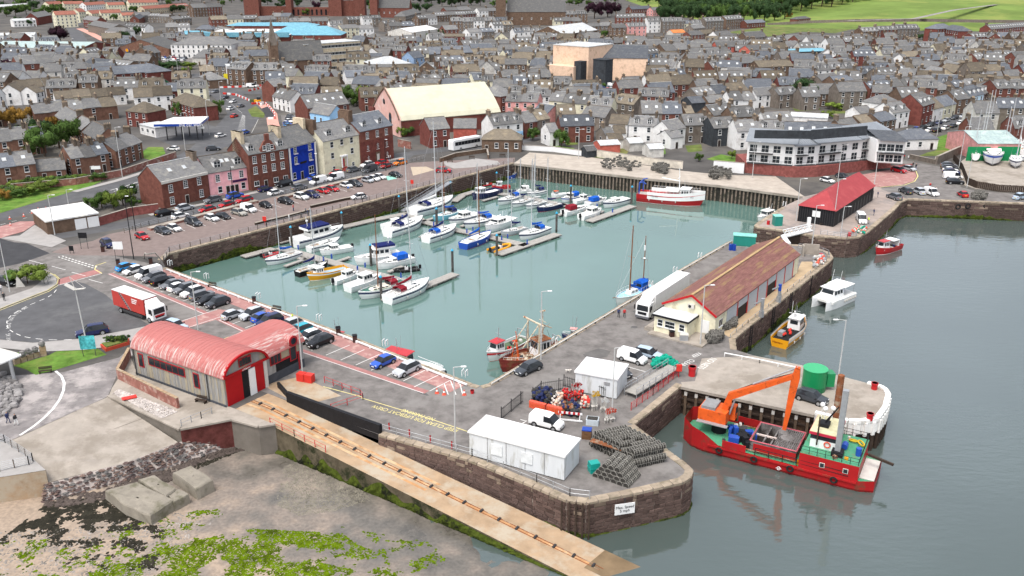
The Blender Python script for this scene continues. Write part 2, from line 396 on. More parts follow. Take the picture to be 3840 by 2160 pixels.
masonry('outer_harbour_wall','dark stone wall hung with tyres at the back of the outer harbour',NORTH[10:],200,.55,1.4,weed=1.2)
masonry('inner_quay_wall','stone quay edge along the parking bays',SWQ,0,stones=False)
masonry('fishing_quay_wall','stone quay edge where the rusty trawler lies',SEQ,0,stones=False)
masonry('bastion_wall','concrete faced bastion with railing above the beach',LEFT[:4],0,stones=False,coping=False,backmat=CONC2)
t=thing('piled_quay','concrete quay on dark steel sheet piles at the head of the basin','quay')
bk=MB()
PILE=MB().box(-.2,.2,0,.28,-6.5,-.55).mesh('pile');PILE.materials.append(mat('pile_steel',(.19,.15,.12),.9,.3,.9,stain=((.05,.05,.035),.5,.8),bump=.4))
for a,b,L in seglist(NEQ):
 d=(b-a)/L;o=Vector((d.y,-d.x,0));rz=math.atan2(o.y,o.x)-PI/2
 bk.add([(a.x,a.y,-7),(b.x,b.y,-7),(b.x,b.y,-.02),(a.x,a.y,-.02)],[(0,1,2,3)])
 for i in range(int(L/1.05)):
  ob('pile',PILE,None,t,a+d*(i+.5)*1.05,rz)
 bm_=MB().bar(a+o*.1+Vector((0,0,-.3)),b+o*.1+Vector((0,0,-.3)),.8,.62);ob('capping_beam',bm_,CONC,t)
 k=24;wb=MB();rs=[]
 for i in range(int(L/.5)+1):
  p=a+d*min(i*.5,L);hh=1.1+.8*noise.noise(p*.4)
  rs.append([p+o*(.33-.05*(j==3))+Vector((0,0,ZW-.2+hh*j/3))for j in range(4)])
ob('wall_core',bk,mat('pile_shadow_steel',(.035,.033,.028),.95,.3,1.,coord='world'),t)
t=thing('concrete_jetty','concrete jetty with timber piles and white painted end behind the dredger','jetty')
bk=MB()
for a,b,L in seglist(PIER2):
 bk.add([(a.x,a.y,-7),(b.x,b.y,-7),(b.x,b.y,-.05),(a.x,a.y,-.05)],[(0,1,2,3)])
ob('wall_core',bk,mat('tarred_timber',(.045,.032,.026),.9,.35,1.,stain=((.13,.08,.05),.4,.5),coord='world',bump=.5),t)
a,b=PIER2[0],PIER2[1];L=(b-a).length;d=(b-a)/L;o=Vector((d.y,-d.x,0));rz=math.atan2(o.y,o.x)-PI/2
for i in range(12):
 m_=MB().box(-.18,.18,.05,.42,-6,-.3);p_=ob('timber_pile',m_,mat('old_pile_timber',(.12,.085,.06),.9,.3,1.5,bump=.4),t,a+d*L*(i+.5)/12,rz)
 ob('pile_cap',MB().box(-.2,.2,.04,.46,-1.35,-.75),OFFW,t,a+d*L*(i+.5)/12,rz)
for z in(-.9,-2.0,-3.1):ob('waling',MB().bar(a+o*.2+Vector((0,0,z)),b+o*.2+Vector((0,0,z)),.2,.28),WOODD,t)
ob('deck_edge',MB().bar(a+o*.02+Vector((0,0,-.17)),b+o*.02+Vector((0,0,-.17)),1.3,.4),CONC,t)
WP=mat('worn_white_paint',(.74,.73,.7),.7,.06,1.,stain=((.5,.45,.38),.3,.8),coord='world')
for a,b,L in seglist(PIER2[1:10]):
 d=(b-a)/L;o=Vector((d.y,-d.x,0));rz=math.atan2(o.y,o.x)-PI/2
 ob('white_kerb',MB().bar(a+Vector((0,0,.02)),b+Vector((0,0,.02)),.7,.45),WP,t)
 ob('white_fascia',MB().bar(a+o*.12+Vector((0,0,-1.0)),b+o*.12+Vector((0,0,-1.0)),.3,1.6),WP,t)
 for i in range(max(1,int(L/.9))):
  q=a+d*L*(i+.5)/max(1,int(L/.9))
  ob('white_fender',MB().box(-.22,.22,.2,.5,-2.1,-.2),WP,t,q,rz)
  ob('fender_pile',MB().box(-.2,.2,.1,.42,-6,-2.0),WOODD,t,q,rz)
t=thing('lifeboat_slipway','long sandy concrete lifeboat slipway with a keelway running into the water','slipway')
ns=16;rs=[]
def slz(s):return-4.66*max(0,(s-.05)/.95)
for i in range(ns+1):
 s=i/ns;a=SL.lerp(EL,s);b=SR.lerp(ER,s);z=slz(s)
 rs.append([Vector((a.x,a.y,-7)),Vector((a.x,a.y,z)),Vector((b.x,b.y,z)),Vector((b.x,b.y,-7))])
def sp(s,k,dz=0):
 p=SL.lerp(EL,s).lerp(SR.lerp(ER,s),k);p.z=slz(s)+dz;return p
ob('slip_deck',MB().rings([[r[1],r[2]]for r in rs],cap=False,closed=False),CONC2,t)
ob('side_wall',MB().rings([[r[0],r[1]]for r in rs],cap=False,closed=False),mat('slip_side',(.1,.082,.055),.9,.35,.8,stain=((.022,.026,.012),.6,.35),coord='world',bump=.5),t)
wb=MB();rs2=[]
for i in range(121):
 s=.1+.86*i/120;a=SL.lerp(EL,s);o=Vector((-.56,-.828,0));top=slz(s);lo=min(top-.3,ZW+.3);hh=min(2.2*(.6+.8*noise.noise(a*.5)),max(.1,top-ZW-.2))
 rs2 .append([a+o*(.02+.22*math.sin(PI*j/5)*(1+noise.noise(Vector((a.x*2.2,a.y*2.2,j)))))+Vector((0,0,ZW-.3+(hh+.3)*j/5))for j in range(6)])
o_=ob('seaweed',MB().rings(rs2,cap=False,closed=False),WEED,t);o_['kind']='stuff'
RUSTST=mat('rusty_concrete',(.42,.23,.11),.9,.25,.6,stain=((.5,.36,.22),.5,.3),coord='world')
for k in(.34,.66):ob('wheel_track',MB().rings([[sp(i/20,k-.035,.006),sp(i/20,k+.035,.006)]for i in range(0,12)],cap=False,closed=False),RUSTST,t)
ob('keelway',MB().rings([[sp(i/40,.45,.012),sp(i/40,.55,.012)]for i in range(0,40)],cap=False,closed=False),RUSTST,t)
for k in(.465,.535):ob('rail',MB().path([sp(i/20,k,.05)for i in range(20)],.05,4),RUST,t)
ROL=MB().box(-.28,.28,-.13,.13,0,.2).tube((-.2,0,.2),(.2,0,.2),.1,6).mesh('roller');ROL.materials.append(DKMETAL)
ang=math.atan2(EL.y-SL.y,EL.x-SL.x)
for i in range(22):ob('keel_roller',ROL,None,t,sp(.03+i*.043,.5,0),ang+PI/2)
ob('black_barrier',MB().bar(RB.lerp(PIER[0],-.35)+Vector((0,0,.3)),PIER[0]+Vector((.3,.2,.2)),.5,2.2),BLACK,t)
ob('black_barrier',MB().bar(W('A',2140,1000)+Vector((0,0,.35)),W('A',2255,1130)+Vector((0,0,.35)),.35,.8),BLACK,t)
ob('end_slab',MB().sheet([sp(.93,.35,.02),sp(1.,.35,.02),sp(1.,1,.02),sp(.9,1,.02)]),mat('wet_concrete',(.17,.12,.07),.5,.2,.6,coord='world'),t)
p1,p2=W('h',760,985,ZW),W('h',1420,1449,ZW)
wl=(p2-p1).normalized();wn=Vector((wl.y,-wl.x,0));
if wn.x>0:wn=-wn
def beach_z(x,y):
 d=(Vector((x,y,0))-p1).dot(wn);d2=d if d>0 else d*.6
 return ZW-.02+.031*d2+.12*noise.noise(Vector((x*.16,y*.16,0)))+.05*noise.noise(Vector((x*.7,y*.7,5)))
bx0,bx1,by0,by1,st_=-85,14,60,112,.6
nx,ny=int((bx1-bx0)/st_),int((by1-by0)/st_)
m=MB();vs=[]
for j in range(ny+1):
 for i in range(nx+1):
  x,y=bx0+i*st_,by0+j*st_;vs.append((x,y,beach_z(x,y)))
m.add(vs,[(j*(nx+1)+i,j*(nx+1)+i+1,(j+1)*(nx+1)+i+1,(j+1)*(nx+1)+i)for j in range(ny)for i in range(nx)])
bm_=bpy.data.materials.new('beach_sand');bm_.use_nodes=True;T_=bm_.node_tree;N_=T_.nodes;L_=T_.links
b_=N_['Principled BSDF'];g_=N_.new('ShaderNodeNewGeometry');sx_=N_.new('ShaderNodeSeparateXYZ');L_.new(g_.outputs['Position'],sx_.inputs[0])
n1_=N_.new('ShaderNodeTexNoise');n1_.inputs['Scale'].default_value=.3;n1_.inputs['Detail'].default_value=6;L_.new(g_.outputs['Position'],n1_.inputs['Vector'])
a_=N_.new('ShaderNodeMath');a_.operation='MULTIPLY_ADD';a_.inputs[1].default_value=2.2;L_.new(n1_.outputs['Fac'],a_.inputs[0]);L_.new(sx_.outputs['Z'],a_.inputs[2])
r_=N_.new('ShaderNodeMapRange');r_.inputs[1].default_value=ZW+.75;r_.inputs[2].default_value=ZW+2.1;L_.new(a_.outputs[0],r_.inputs[0])
c_=N_.new('ShaderNodeValToRGB');L_.new(r_.outputs[0],c_.inputs[0]);e_=c_.color_ramp.elements
e_[0].color=(.075,.068,.056,1);e_[1].color=(.3,.232,.172,1);e_.new(.35).color=(.13,.116,.098,1);e_.new(.7).color=(.21,.172,.14,1)
n2_=N_.new('ShaderNodeTexNoise');n2_.inputs['Scale'].default_value=2.5;n2_.inputs['Detail'].default_value=6;L_.new(g_.outputs['Position'],n2_.inputs['Vector'])
r2_=N_.new('ShaderNodeMapRange');r2_.inputs[1].default_value=.3;r2_.inputs[2].default_value=.7;r2_.inputs[3].default_value=.75;r2_.inputs[4].default_value=1.15;L_.new(n2_.outputs['Fac'],r2_.inputs[0])
x_=N_.new('ShaderNodeMixRGB');x_.blend_type='MULTIPLY';x_.inputs[0].default_value=1;L_.new(c_.outputs[0],x_.inputs[1]);L_.new(r2_.outputs[0],x_.inputs[2]);L_.new(x_.outputs[0],b_.inputs['Base Color'])
ro_=N_.new('ShaderNodeMapRange');ro_.inputs[3].default_value=.16;ro_.inputs[4].default_value=.9;L_.new(r_.outputs[0],ro_.inputs[0]);L_.new(ro_.outputs[0],b_.inputs['Roughness'])
me_=m.mesh('beach',True);struct('beach',me_,bm_)
ap=[W('n',15,1656),W('n',407,1487),W('g',1345,440,-1.75),W('g',960,590,-1.75),W('g',360,745,-1.75),W('n',132,1728,-.6)]
struct('slope_apron',MB().add([p+Vector((0,0,-.01))for p in ap],[(0,5,4,3,2,1)]),CONC)
for k_ in(.33,.66):
 a,b=ap[0].lerp(ap[1],k_),ap[4].lerp(ap[2],k_);m=MB();m.ribbon([a+Vector((0,0,.0)),b+Vector((0,0,0))],.07);struct('apron_joint',m,mat('joint_dark',(.12,.1,.085),.95))
a,b=ap[0].lerp(ap[4],.5),ap[1].lerp(ap[2],.5);struct('apron_joint',MB().ribbon([a+Vector((0,0,.005)),b+Vector((0,0,.005))],.07),MATS['joint_dark'])
t=thing('stone_revetment','sloping revetment of dark boulders set in pale mortar above the beach','revetment')
top=[W('g',340,755,-1.75),W('g',960,590,-1.75),W('g',1345,442,-1.75),W('g',1740,322,-1.75),W('g',1960,330,-2.0)]
bot=[W('g',340,880,-3.4),W('g',1020,690,-3.4),W('g',1480,520,-3.3),W('g',1790,400,-3.3),W('g',1980,370,-3.4)]
for p in bot:p.z-=.8;p.y-=.6
ob('mortar_bed',MB().rings([[a,b]for a,b in zip(bot,top)],cap=False,closed=False),mat('pale_mortar',(.38,.33,.3),.95,.2,.9,coord='world',bump=.5),t)
BOULD=[]
for i_ in range(6):
 R_=random.Random(i_+200);m=MB();m.ball((0,0,0),.5,7,4);m.v=[tuple(Vector(v)*(1+.35*noise.noise(Vector(v)*2.3+Vector((i_*7,0,0)))))for v in m.v]
 me_=m.mesh('boulder');me_.materials.append(mat('boulder_stone_%d'%(i_%3),[(.085,.06,.055),(.13,.09,.075),(.1,.095,.09)][i_%3],.9,.3,2.,rnd=.25,bump=.4));BOULD.append((me_,m))
cnt=0;stf=MB()
for row in range(9):
 x=0
 while x<4:
  i=min(int(x),3);f=x-i;k=(row+U(.2,.8))/9
  p=top[i].lerp(top[i+1],f).lerp(bot[i].lerp(bot[i+1],f),k);sgl=U(.45,.85);L=(top[i+1]-top[i]).length
  if cnt<300 and RND()<.92:
   o=ob('boulder',random.choice(BOULD)[0],None,t,p,U(0,6));o.scale=(sgl*1.2,sgl*.85,sgl*.32);cnt+=1
  x+=sgl*1.02/L
def rough_block(name,label,poly,z0,z1,m_,cat='rock'):
 c=sum(poly,Vector())/len(poly);mb=MB();rs=[]
 def dens(pp,n=5):return[pp[i].lerp(pp[(i+1)%len(pp)],k/n)for i in range(len(pp))for k in range(n)]
 P_=dens(poly)
 for z,sh in((z0,1.06),(z0*.6+z1*.4,1.03),(z1-.15,1.0),(z1,.95),(z1+.02,.6),(z1+.02,.05)):
  rs.append([Vector(((p.x-c.x)*sh+c.x+.14*noise.noise(p*1.1+Vector((0,0,z))),(p.y-c.y)*sh+c.y+.14*noise.noise(p*.9+Vector((9,0,z))),z+.1*noise.noise(p*.8*sh)))for p in P_])
 mb.rings(rs,cap=False);return tag(ob(name,mb.mesh(name),m_),label,cat)
BLK=mat('weathered_block',(.24,.215,.175),.95,.22,.6,stain=((.13,.12,.085),.5,.3),bump=.5,coord='world')
rough_block('concrete_block','big flat weathered concrete slab lying on the beach',WL('g',[(790,800),(1030,735),(1310,870),(1130,990),(940,910)],-2.3),-4.6,-2.3,BLK)
rough_block('concrete_block','long narrow weathered slab behind the biggest beach slab',WL('g',[(1040,715),(1160,685),(1325,790),(1250,845)],-2.25),-4.6,-2.25,BLK)
rough_block('concrete_block','cracked slab corner beside the biggest beach slab',WL('g',[(1270,840),(1350,790),(1425,830),(1310,890)],-2.5),-4.6,-2.5,BLK)
rough_block('concrete_block','separate weathered block alone on the sand below the revetment',WL('g',[(1300,665),(1440,610),(1605,720),(1480,790)],-2.3),-4.6,-2.3,BLK)
def scatter(name,label_kind,m_,n,where,size,flat_=.4,hgt=0,only=None):
 mb=MB();B=BOULD if only is None else only
 for _ in range(n):
  p=where()
  if p is None:continue
  s=U(*size);me,src=random.choice(B);z=beach_z(p[0],p[1])+hgt-s*flat_*.25
  Mx=Matrix.Translation((p[0],p[1],z))@Matrix.Rotation(U(0,6.3),4,'Z')@Matrix.Diagonal((s*U(.8,1.6),s,s*flat_,1))
  mb.add([Mx@Vector(v)for v in src.v],src.f)
 o=struct(name,mb,m_,'stuff');o['label']=label_kind;return o
def inpoly(k,pts,thr=-1.,f=.25,seed=0.,zz=-3.9):
 P_=WL(k,pts,zz);xs=[p.x for p in P_];ys=[p.y for p in P_]
 def go():
  for _ in range(30):
   p=(U(min(xs),max(xs)),U(min(ys),max(ys)))
   if inside(p,P_)and noise.noise(Vector((p[0]*f,p[1]*f,seed)))+.5*noise.noise(Vector((p[0]*f*3.5,p[1]*f*3.5,seed)))+U(-.16,.16)>thr:return p
  return None
 return go
scatter('green_seaweed','bright green weed carpeting the wet foreshore',GRNWEED,13000,inpoly('g',[(640,1500),(1250,1250),(1900,1090),(2576,1110),(2760,1230),(2400,1340),(2700,1400),(2300,1600),(600,1700)],-.2,.3),(.14,.36),.28)
scatter('green_seaweed','scattered tufts of green weed between stones on the left foreshore',GRNWEED,1500,inpoly('g',[(0,1230),(700,1180),(1250,980),(1750,940),(1500,1200),(900,1460),(0,1600)],.18,.45,4),(.15,.45),.35)
scatter('green_seaweed','patches of green weed on the mud beside the slipway',GRNWEED,900,inpoly('h',[(0,1060),(240,1100),(620,1150),(820,1280),(700,1380),(480,1449),(0,1560)],.22,.35,7),(.12,.4),.25)
scatter('dark_seaweed','dark wrack lying in heaps below the revetment',DKWEED,5500,inpoly('g',[(0,1200),(250,1000),(380,880),(800,860),(1180,1090),(700,1130),(560,1060),(200,1170)],-.02,.55,2,-3.6),(.15,.45),.4)
scatter('dark_seaweed','dark wrack under the slipway wall',DKWEED,2600,inpoly('g',[(1350,600),(1700,440),(1980,370),(2280,520),(2576,690),(2500,660),(2150,490),(1850,450),(1600,560),(1420,640)],-.4,.3,3,-3.4),(.12,.4),.4)
scatter('dark_seaweed','dark clumps of wrack on the bottom left foreshore',DKWEED,1300,inpoly('g',[(0,1150),(700,1100),(1250,1080),(1200,1420),(600,1420),(0,1250)],.3,.5,8),(.15,.5),.4)
scatter('shingle','shingle and mussel gravel on the foreshore beside the slip',mat('shingle_stone',(.17,.155,.12),.9,.4,1.2,coord='world',bump=.5),4200,inpoly('g',[(2150,600),(2300,560),(2700,720),(2800,850),(2500,950),(2250,980),(2080,900)],-.5,.3,5),(.08,.24),.5)
scatter('beach_stones','pale stones strewn over the bottom left foreshore',mat('pale_pebble',(.21,.19,.17),.9,.6,.8,coord='world'),2600,inpoly('g',[(-60,1150),(500,1120),(1350,980),(1700,950),(1200,1440),(500,1640),(-60,1640)],-.25,.3,6),(.1,.32),.55)
scatter('boulders_below_revetment','dark boulders at the foot of the revetment',mat('foot_boulder',(.075,.06,.052),.9,.35,1.,coord='world',bump=.5),900,inpoly('g',[(330,830),(760,800),(1000,690),(1300,600),(1560,480),(1900,360),(1950,420),(1500,560),(1300,690),(800,860),(560,900),(350,930)],-.6,.3,9,-3.3),(.25,.65),.6,.1)
t=thing('rock_armour','pile of grey armour rocks beside the promenade shelter','rock pile')
RA=mat('armour_rock',(.2,.19,.185),.9,.2,1.,rnd=.3,bump=.5)
BIG=[]
for i_ in range(5):
 m=MB().ball((0,0,0),.5,7,4);m.v=[tuple(Vector(v)*(1+.5*noise.noise(Vector(v)*1.7+Vector((i_*5,3,0)))))for v in m.v];me_=m.mesh('rock');me_.materials.append(RA);BIG.append(me_)
PR=WL('D',[(-80,690),(60,670),(180,760),(330,860),(360,940),(250,1130),(60,1290),(-80,1340)],0)
xs=[p.x for p in PR];ys=[p.y for p in PR];pts_=[]
for _ in range(2500):
 p=Vector((U(min(xs),max(xs)),U(min(ys),max(ys)),0))
 if inside(p,PR)and all((p-q).length>.62 for q in pts_):pts_.append(p)
for p in pts_[:220]:
 o=ob('rock',random.choice(BIG),None,t,p+Vector((0,0,U(.0,.35))),U(0,6));s_=U(.9,1.5);o.scale=(s_,s_*U(.6,.9),s_*U(.5,.8))
print('s1',time.time()-TT)
def over(name,poly,m_,z):return struct(name,MB().sheet(poly,z),m_)
D_=lambda*p:WL('d',p)
quayroad=D_((-400,1060),(-400,560),(0,330),(260,330),(560,420),(860,480),(1225,560))+SWQ[::-1][1:]+SEQ[::-1][1:]+FISHW[::-1][1:]+PIER2[::-1][1:]+DOCKW[::-1][1:]+PIER[::-1][1:]+[RB,SR]+D_((1000,1170),(1100,1010),(560,1110),(0,1120))
over('quay_road',quayroad,ASPHALT,.004)
over('turning_circle_road',D_((640,690),(790,770),(900,860),(1120,1000),(1090,1015),(930,1045),(570,1108),(250,1135),(0,1112),(-160,1060),(-160,960),(0,892),(200,815),(360,752),(432,700),(560,672)),ROADM,.008)
TPM=[mat('tarmac_patch_%d'%i,c,.9,.2,.6,coord='world')for i,c in enumerate(((.11,.105,.1),(.185,.175,.165),(.13,.122,.116),(.095,.092,.09)))]
R2=random.Random(5)
for i in range(70):
 p=Vector((R2 .uniform(-60,45),R2 .uniform(88,175),0))
 if inside(p,quayroad):
  a_,b_,w_=R2 .uniform(0,3),R2 .uniform(.5,3.5),R2 .uniform(.4,1.8);n_k=9;q=[p+Vector((math.cos(a_),math.sin(a_),0))*b_*math.cos(k*6.283/n_k)*R2 .uniform(.75,1.1)+Vector((-math.sin(a_),math.cos(a_),0))*w_*math.sin(k*6.283/n_k)*R2 .uniform(.75,1.1)for k in range(n_k)]
  over('tarmac_patch',q,TPM[i%4],.0045+i*.00004)
over('fresh_tarmac',D_((-300,420),(0,350),(110,380),(205,388),(378,462),(150,540),(-10,575),(-300,640)),mat('fresh_tarmac',(.05,.05,.053),.9,.15,.4,coord='world'),.008)
over('pavement',D_((-200,1070),(0,1120),(250,1142),(570,1115),(930,1052),(1110,1015),(985,1150),(640,1195),(300,1210),(0,1180),(-200,1160)),PAVE,.1)
over('pavement',D_((-200,960),(0,885),(200,808),(350,748),(432,695),(425,650),(380,612),(300,612),(310,680),(240,730),(60,790),(-200,860)),PAVE,.1)
over('lawn',WL('D',[(200,530),(740,370),(860,310),(1260,285),(1480,275),(1610,365),(1350,440),(820,600),(540,670),(400,590)]),GRASS,.03)
over('lawn',WL('D',[(240,330),(420,330),(330,370),(250,420)]),GRASS,.03)
over('promenade',WL('g',[(-200,-120),(60,-60),(480,-90),(900,-200),(985,-270),(1000,-220),(880,-60),(812,95),(60,435),(-200,330)]),PROM,.012)
over('promenade',[p for p in LEFT[:5]]+WL('g',[(-200,340),(-500,500)]),PAVE,.012)
struct('promenade_line',MB().ribbon(WL('D',[(840,610),(930,690),(970,790),(960,900),(900,1040),(800,1180),(660,1320),(500,1449),(300,1580)]),.35,.018),WHITELINE)
over('lifeboat_forecourt',LEFT[5:9]+[SL.lerp(EL,.14),SL,W('A',1500,1225),W('A',430,840),W('A',355,640),W('A',205,900),W('g',845,30)],CONC,.012)
over('lifeboat_forecourt',[SR+Vector((-1.5,2.6,0)),W('A',2390,880),W('A',2576,950),W('g',2576,90),W('g',2330,150),RB.lerp(SR,.2)],CONC2,.012)
over('fish_quay_deck',FISHW[1:5]+WL('T',[(2080,390),(1995,570),(1240,1080),(1130,1260),(1270,1340)]),mat('fish_quay_concrete',(.4,.3,.19),.9,.15,.5,coord='world'),.012)
over('jetty_deck',[p for p in PIER2[:13]]+[W('C',300,10),W('C',230,240),W('C',90,250)],CONC,.012)
struct('red_paving',MB().ribbon([p+Vector((-1.3,-2.0,0))for p in n_((636,1003),(1280,1247),(1755,1433))],3.2,.012),REDPAVE)
struct('red_strip',MB().ribbon([W('d',830,615),W('d',1530,905),W('d',1905,1075),W('P',0,595),W('P',1085,955)],1.0,.014),REDROAD)
over('red_crossing',D_((1340,985),(1650,885),(1800,905),(1660,955),(1410,1030)),REDPAVE,.013)
over('red_crossing',D_((440,705),(435,660),(560,625),(735,583),(768,612),(600,655)),REDROAD,.012)
dirb=(W('P',325,520)-W('P',120,608));dirb.z=0;BAYDIR=dirb.normalized()
ln=MB()
a,b=W('d',830,615),W('d',1530,905);k=13
for i in range(k+1):p=a.lerp(b,i/k)+Vector((.4,.6,0));ln.ribbon([p,p+BAYDIR*4.9],.13,.018)
a,b=W('d',1650,970),W('P',840,856)
for i in range(0,14):p=a.lerp(b,i/13)+Vector((.2,.3,0));ln.ribbon([p,p+BAYDIR*4.9],.13,.018)
for q in([(960,905),(1195,790)],[(1110,945),(1310,840)],[(1310,840),(1365,979)],[(1250,870),(1290,979)],[(1400,860),(1430,979)]):ln.ribbon(WL('P',q),.13,.018)
ln.ribbon([W('d',820,618),W('d',1540,920)],.12,.019);ln.ribbon([W('d',1650,965),W('d',1905,1085),W('P',0,610),W('P',1050,965)],.12,.019)
ln.ribbon([W('d',1400,1030),W('d',1700,930)],.12,.019);ln.ribbon([W('d',1340,985),W('d',1640,885)],.12,.019)
for(x,y)in((220,515),(390,560),(540,605),(670,660)):ln.ribbon([W('d',x,y),W('d',x+105,y+28)],.13,.018)
for i in range(11):p=W('d',440,490).lerp(W('d',715,578),i/11);q=W('d',440,490).lerp(W('d',715,578),(i+.6)/11);ln.ribbon([p,q],.25,.018);ln.ribbon([p+Vector((.5,.6,0)),q+Vector((.5,.6,0))],.25,.018)
ln.ribbon([W('d',435,705),W('d',768,615)],.15,.019)
arc=[(432,730),(400,770),(350,800),(280,830),(210,858),(150,890),(90,925),(55,965),(50,1000),(65,1035),(110,1065),(170,1090),(250,1105),(345,1115),(460,1117),(570,1112)]
A_=WL('d',arc)
for p,q in zip(A_,A_[1:]):ln.ribbon([p.lerp(q,.2),p.lerp(q,.75)],.14,.018)
for(x0,y0,x1,y1)in((1405,210,1745,305),(1770,205,1830,222),(1550,360,1640,388),(1500,460,1530,472),(225,945,310,895),(230,880,300,900)):ln.ribbon([W('B',x0,y0),W('B',x1,y1)],.13,.018)
for i in range(8):p=W('d',0,250).lerp(W('d',650,70),i/8);ln.ribbon([p,p.lerp(W('d',650,70),.06)],.14,.03)
for(x0,y0,x1,y1)in((220,155,380,130),(470,110,570,95),(620,75,690,60)):ln.ribbon([W('d',x0,y0),W('d',x1,y1)],.14,.03)
for i in range(22):
 p=W('Q',60,870).lerp(W('Q',2450,300),i/22);q=p+(W('Q',420,900)-W('Q',330,860));ln.ribbon([p,p+(q-p).normalized()*4.6],.12,.018)
struct('painted_lines',ln,WHITELINE)
yl=MB()
yl.ribbon(WL('d',[(0,885),(200,806),(360,745),(432,697),(440,660),(400,625),(350,605)]),.12,.115);yl.ribbon(WL('d',[(0,893),(200,815),(366,752),(444,700),(450,655),(410,620)]),.12,.012)
yl.ribbon(WL('d',[(770,615),(715,585),(725,555),(800,530)]),.2,.016);yl.ribbon(WL('h',[(150,105),(600,240),(950,358)]),.14,.018);yl.ribbon(WL('g',[(2440,20),(2740,100)]),.14,.018)
yl.ribbon(WL('S',[(480,1000),(515,1090),(470,1160),(330,1210),(0,1240)]),.25,.03)
struct('yellow_lines',yl,YELLINE)
def ground_text(body,p0,p1,m_,ex=1.0,z=.02,name='road_lettering'):
 cu=bpy.data.curves.new(name,'FONT');cu.body=body;L=(p1-p0).length;cu.size=L/(.58*len(body));cu.align_x='LEFT';cu.materials.append(m_)
 o=bpy.data.objects.new(name,cu);d=(p1-p0).normalized();o.location=(p0 .x,p0 .y,z);o.rotation_euler=(0,0,math.atan2(d.y,d.x));o.scale=(1,ex,1);link(o);o['kind']='structure';return o
ground_text('KEEP CLEAR FOR LIFEBOAT CREW',W('h',890,348),W('h',215,148),YELLINE,1.25)
ground_text('NO PARKING',W('h',715,262),W('h',480,192),YELLINE,1.25)
ground_text('KEEP',W('B',2380,70),W('B',2275,115),WHITELINE,1.3);ground_text('CLEAR',W('B',2290,150),W('B',2150,215),WHITELINE,1.3);ground_text('NO NETS',W('B',2540,130),W('B',2370,250),WHITELINE,1.3)
ta=[W('V',140,990),W('V',92,940),W('V',85,870),W('V',95,800),W('V',130,740),W('V',190,695),W('V',245,665)]
txt='NO PARKING - ROAD TRAIN STOP ONLY'
def arcpos(u):
 f=u*(len(ta)-1);i=min(int(f),len(ta)-2);return ta[i].lerp(ta[i+1],f-i)
for i,ch in enumerate(txt):
 if ch!=' ':ground_text(ch,arcpos(i/len(txt)),arcpos((i+.9)/len(txt)),WHITELINE,1.5).data.size=.62
over('marina_promenade',D_((880,480),(560,478),(390,455),(520,405),(700,370),(820,318))+WL('Q',[(0,800),(1320,462),(2576,190)])+WL('U',[(2360,745)])+WL('b',[(740,1215),(1310,1190)])+NWQ[::-1][:4]+D_((1225,490)),SETTS,.01)
struct('street',MB().ribbon([W('d',250,355),W('Q',0,735),W('Q',700,590),W('Q',1500,400),W('Q',2300,225),W('U',2100,790),W('b',480,1165),W('b',750,1130),W('b',1100,1105),W('b',1550,1030)],6.5,.014),ROADM)
struct('pavement',MB().ribbon([W('Q',0,668),W('Q',700,525),W('Q',1500,345),W('U',1300,895),W('U',2170,705),W('U',2300,680)],1.8,.09),PAVE)
over('plaza_paving',WL('b',[(760,1215),(860,1230),(1010,1195),(1180,1215),(1200,1240),(1000,1262),(850,1272),(790,1250)]),PAVE,.02)
over('cross_hatch_bay',WL('N',[(450,85),(640,80),(740,120),(480,190)]),mat('buff_paving',(.4,.33,.25),.9,.1,1.,coord='world'),.016)
over('charging_bay',WL('U',[(2060,905),(2130,900),(2220,930),(2110,955)]),mat('mint_paint',(.25,.5,.42),.8,.1,1.,coord='world'),.016)
over('concrete_quay',NEQ+WL('b',[(2500,1265),(1900,1190),(1400,1150),(1320,1195)][::1])if False else NEQ[:1]+NEQ[1:]+WL('c',[(700,1330),(300,1320),(0,1290)])+WL('b',[(1900,1190),(1420,1150)]),mat('quay_concrete_pale',(.37,.325,.275),.9,.16,.4,coord='world'),.012)
over('north_pier_deck',NORTH[:13]+WL('S',[(0,1240),(-300,1200)]),mat('north_pier_paving',(.3,.25,.22),.9,.15,.4,stain=((.2,.18,.17),.5,.15),coord='world'),.012)
over('side_road',[NORTH[12],NORTH[13]]+WL('S',[(1956,1340),(1300,1290),(1100,1240),(1050,1000),(680,940),(160,830),(180,790),(0,900),(420,930),(520,1090),(440,1180),(0,1260)]),ASPHALT,.016)
over('brick_car_park',WL('S',[(0,1235),(300,1205),(450,1160),(500,1090),(450,980),(100,1010),(-320,1080),(-320,1230)]),REDPAVE,.02)
over('boatyard_ground',WL('S',[(1100,1200),(1090,900),(1340,700),(2400,500),(2600,900),(2400,1300),(1956,1320),(1300,1260)]),CONC,.014)
struct('shore_road',MB().ribbon(WL('S',[(0,640),(250,545),(620,450),(1200,310),(1560,200),(1800,130),(2300,60)]),9.5,.02),ROADM)
over('sea_lawn',WL('S',[(780,560),(1250,420),(1640,300),(2300,270),(2400,420),(1800,480),(1330,640),(950,740),(760,740)]),GRASS,.03)
over('rough_bank',WL('S',[(760,740),(950,740),(1330,650),(1800,490),(2400,430),(2400,500),(1800,520),(1320,700),(930,810),(520,820),(640,770)]),SCRUB,.04)
struct('road',MB().ribbon(WL('a',[(-600,1780),(0,1620),(400,1520),(760,1432),(1060,1365),(1330,1250),(1560,1120),(1690,1040)]),10.5,.014),ROADM)
struct('pavement',MB().ribbon(WL('a',[(560,1449),(900,1360),(1090,1300)]),2.2,.1),PAVE)
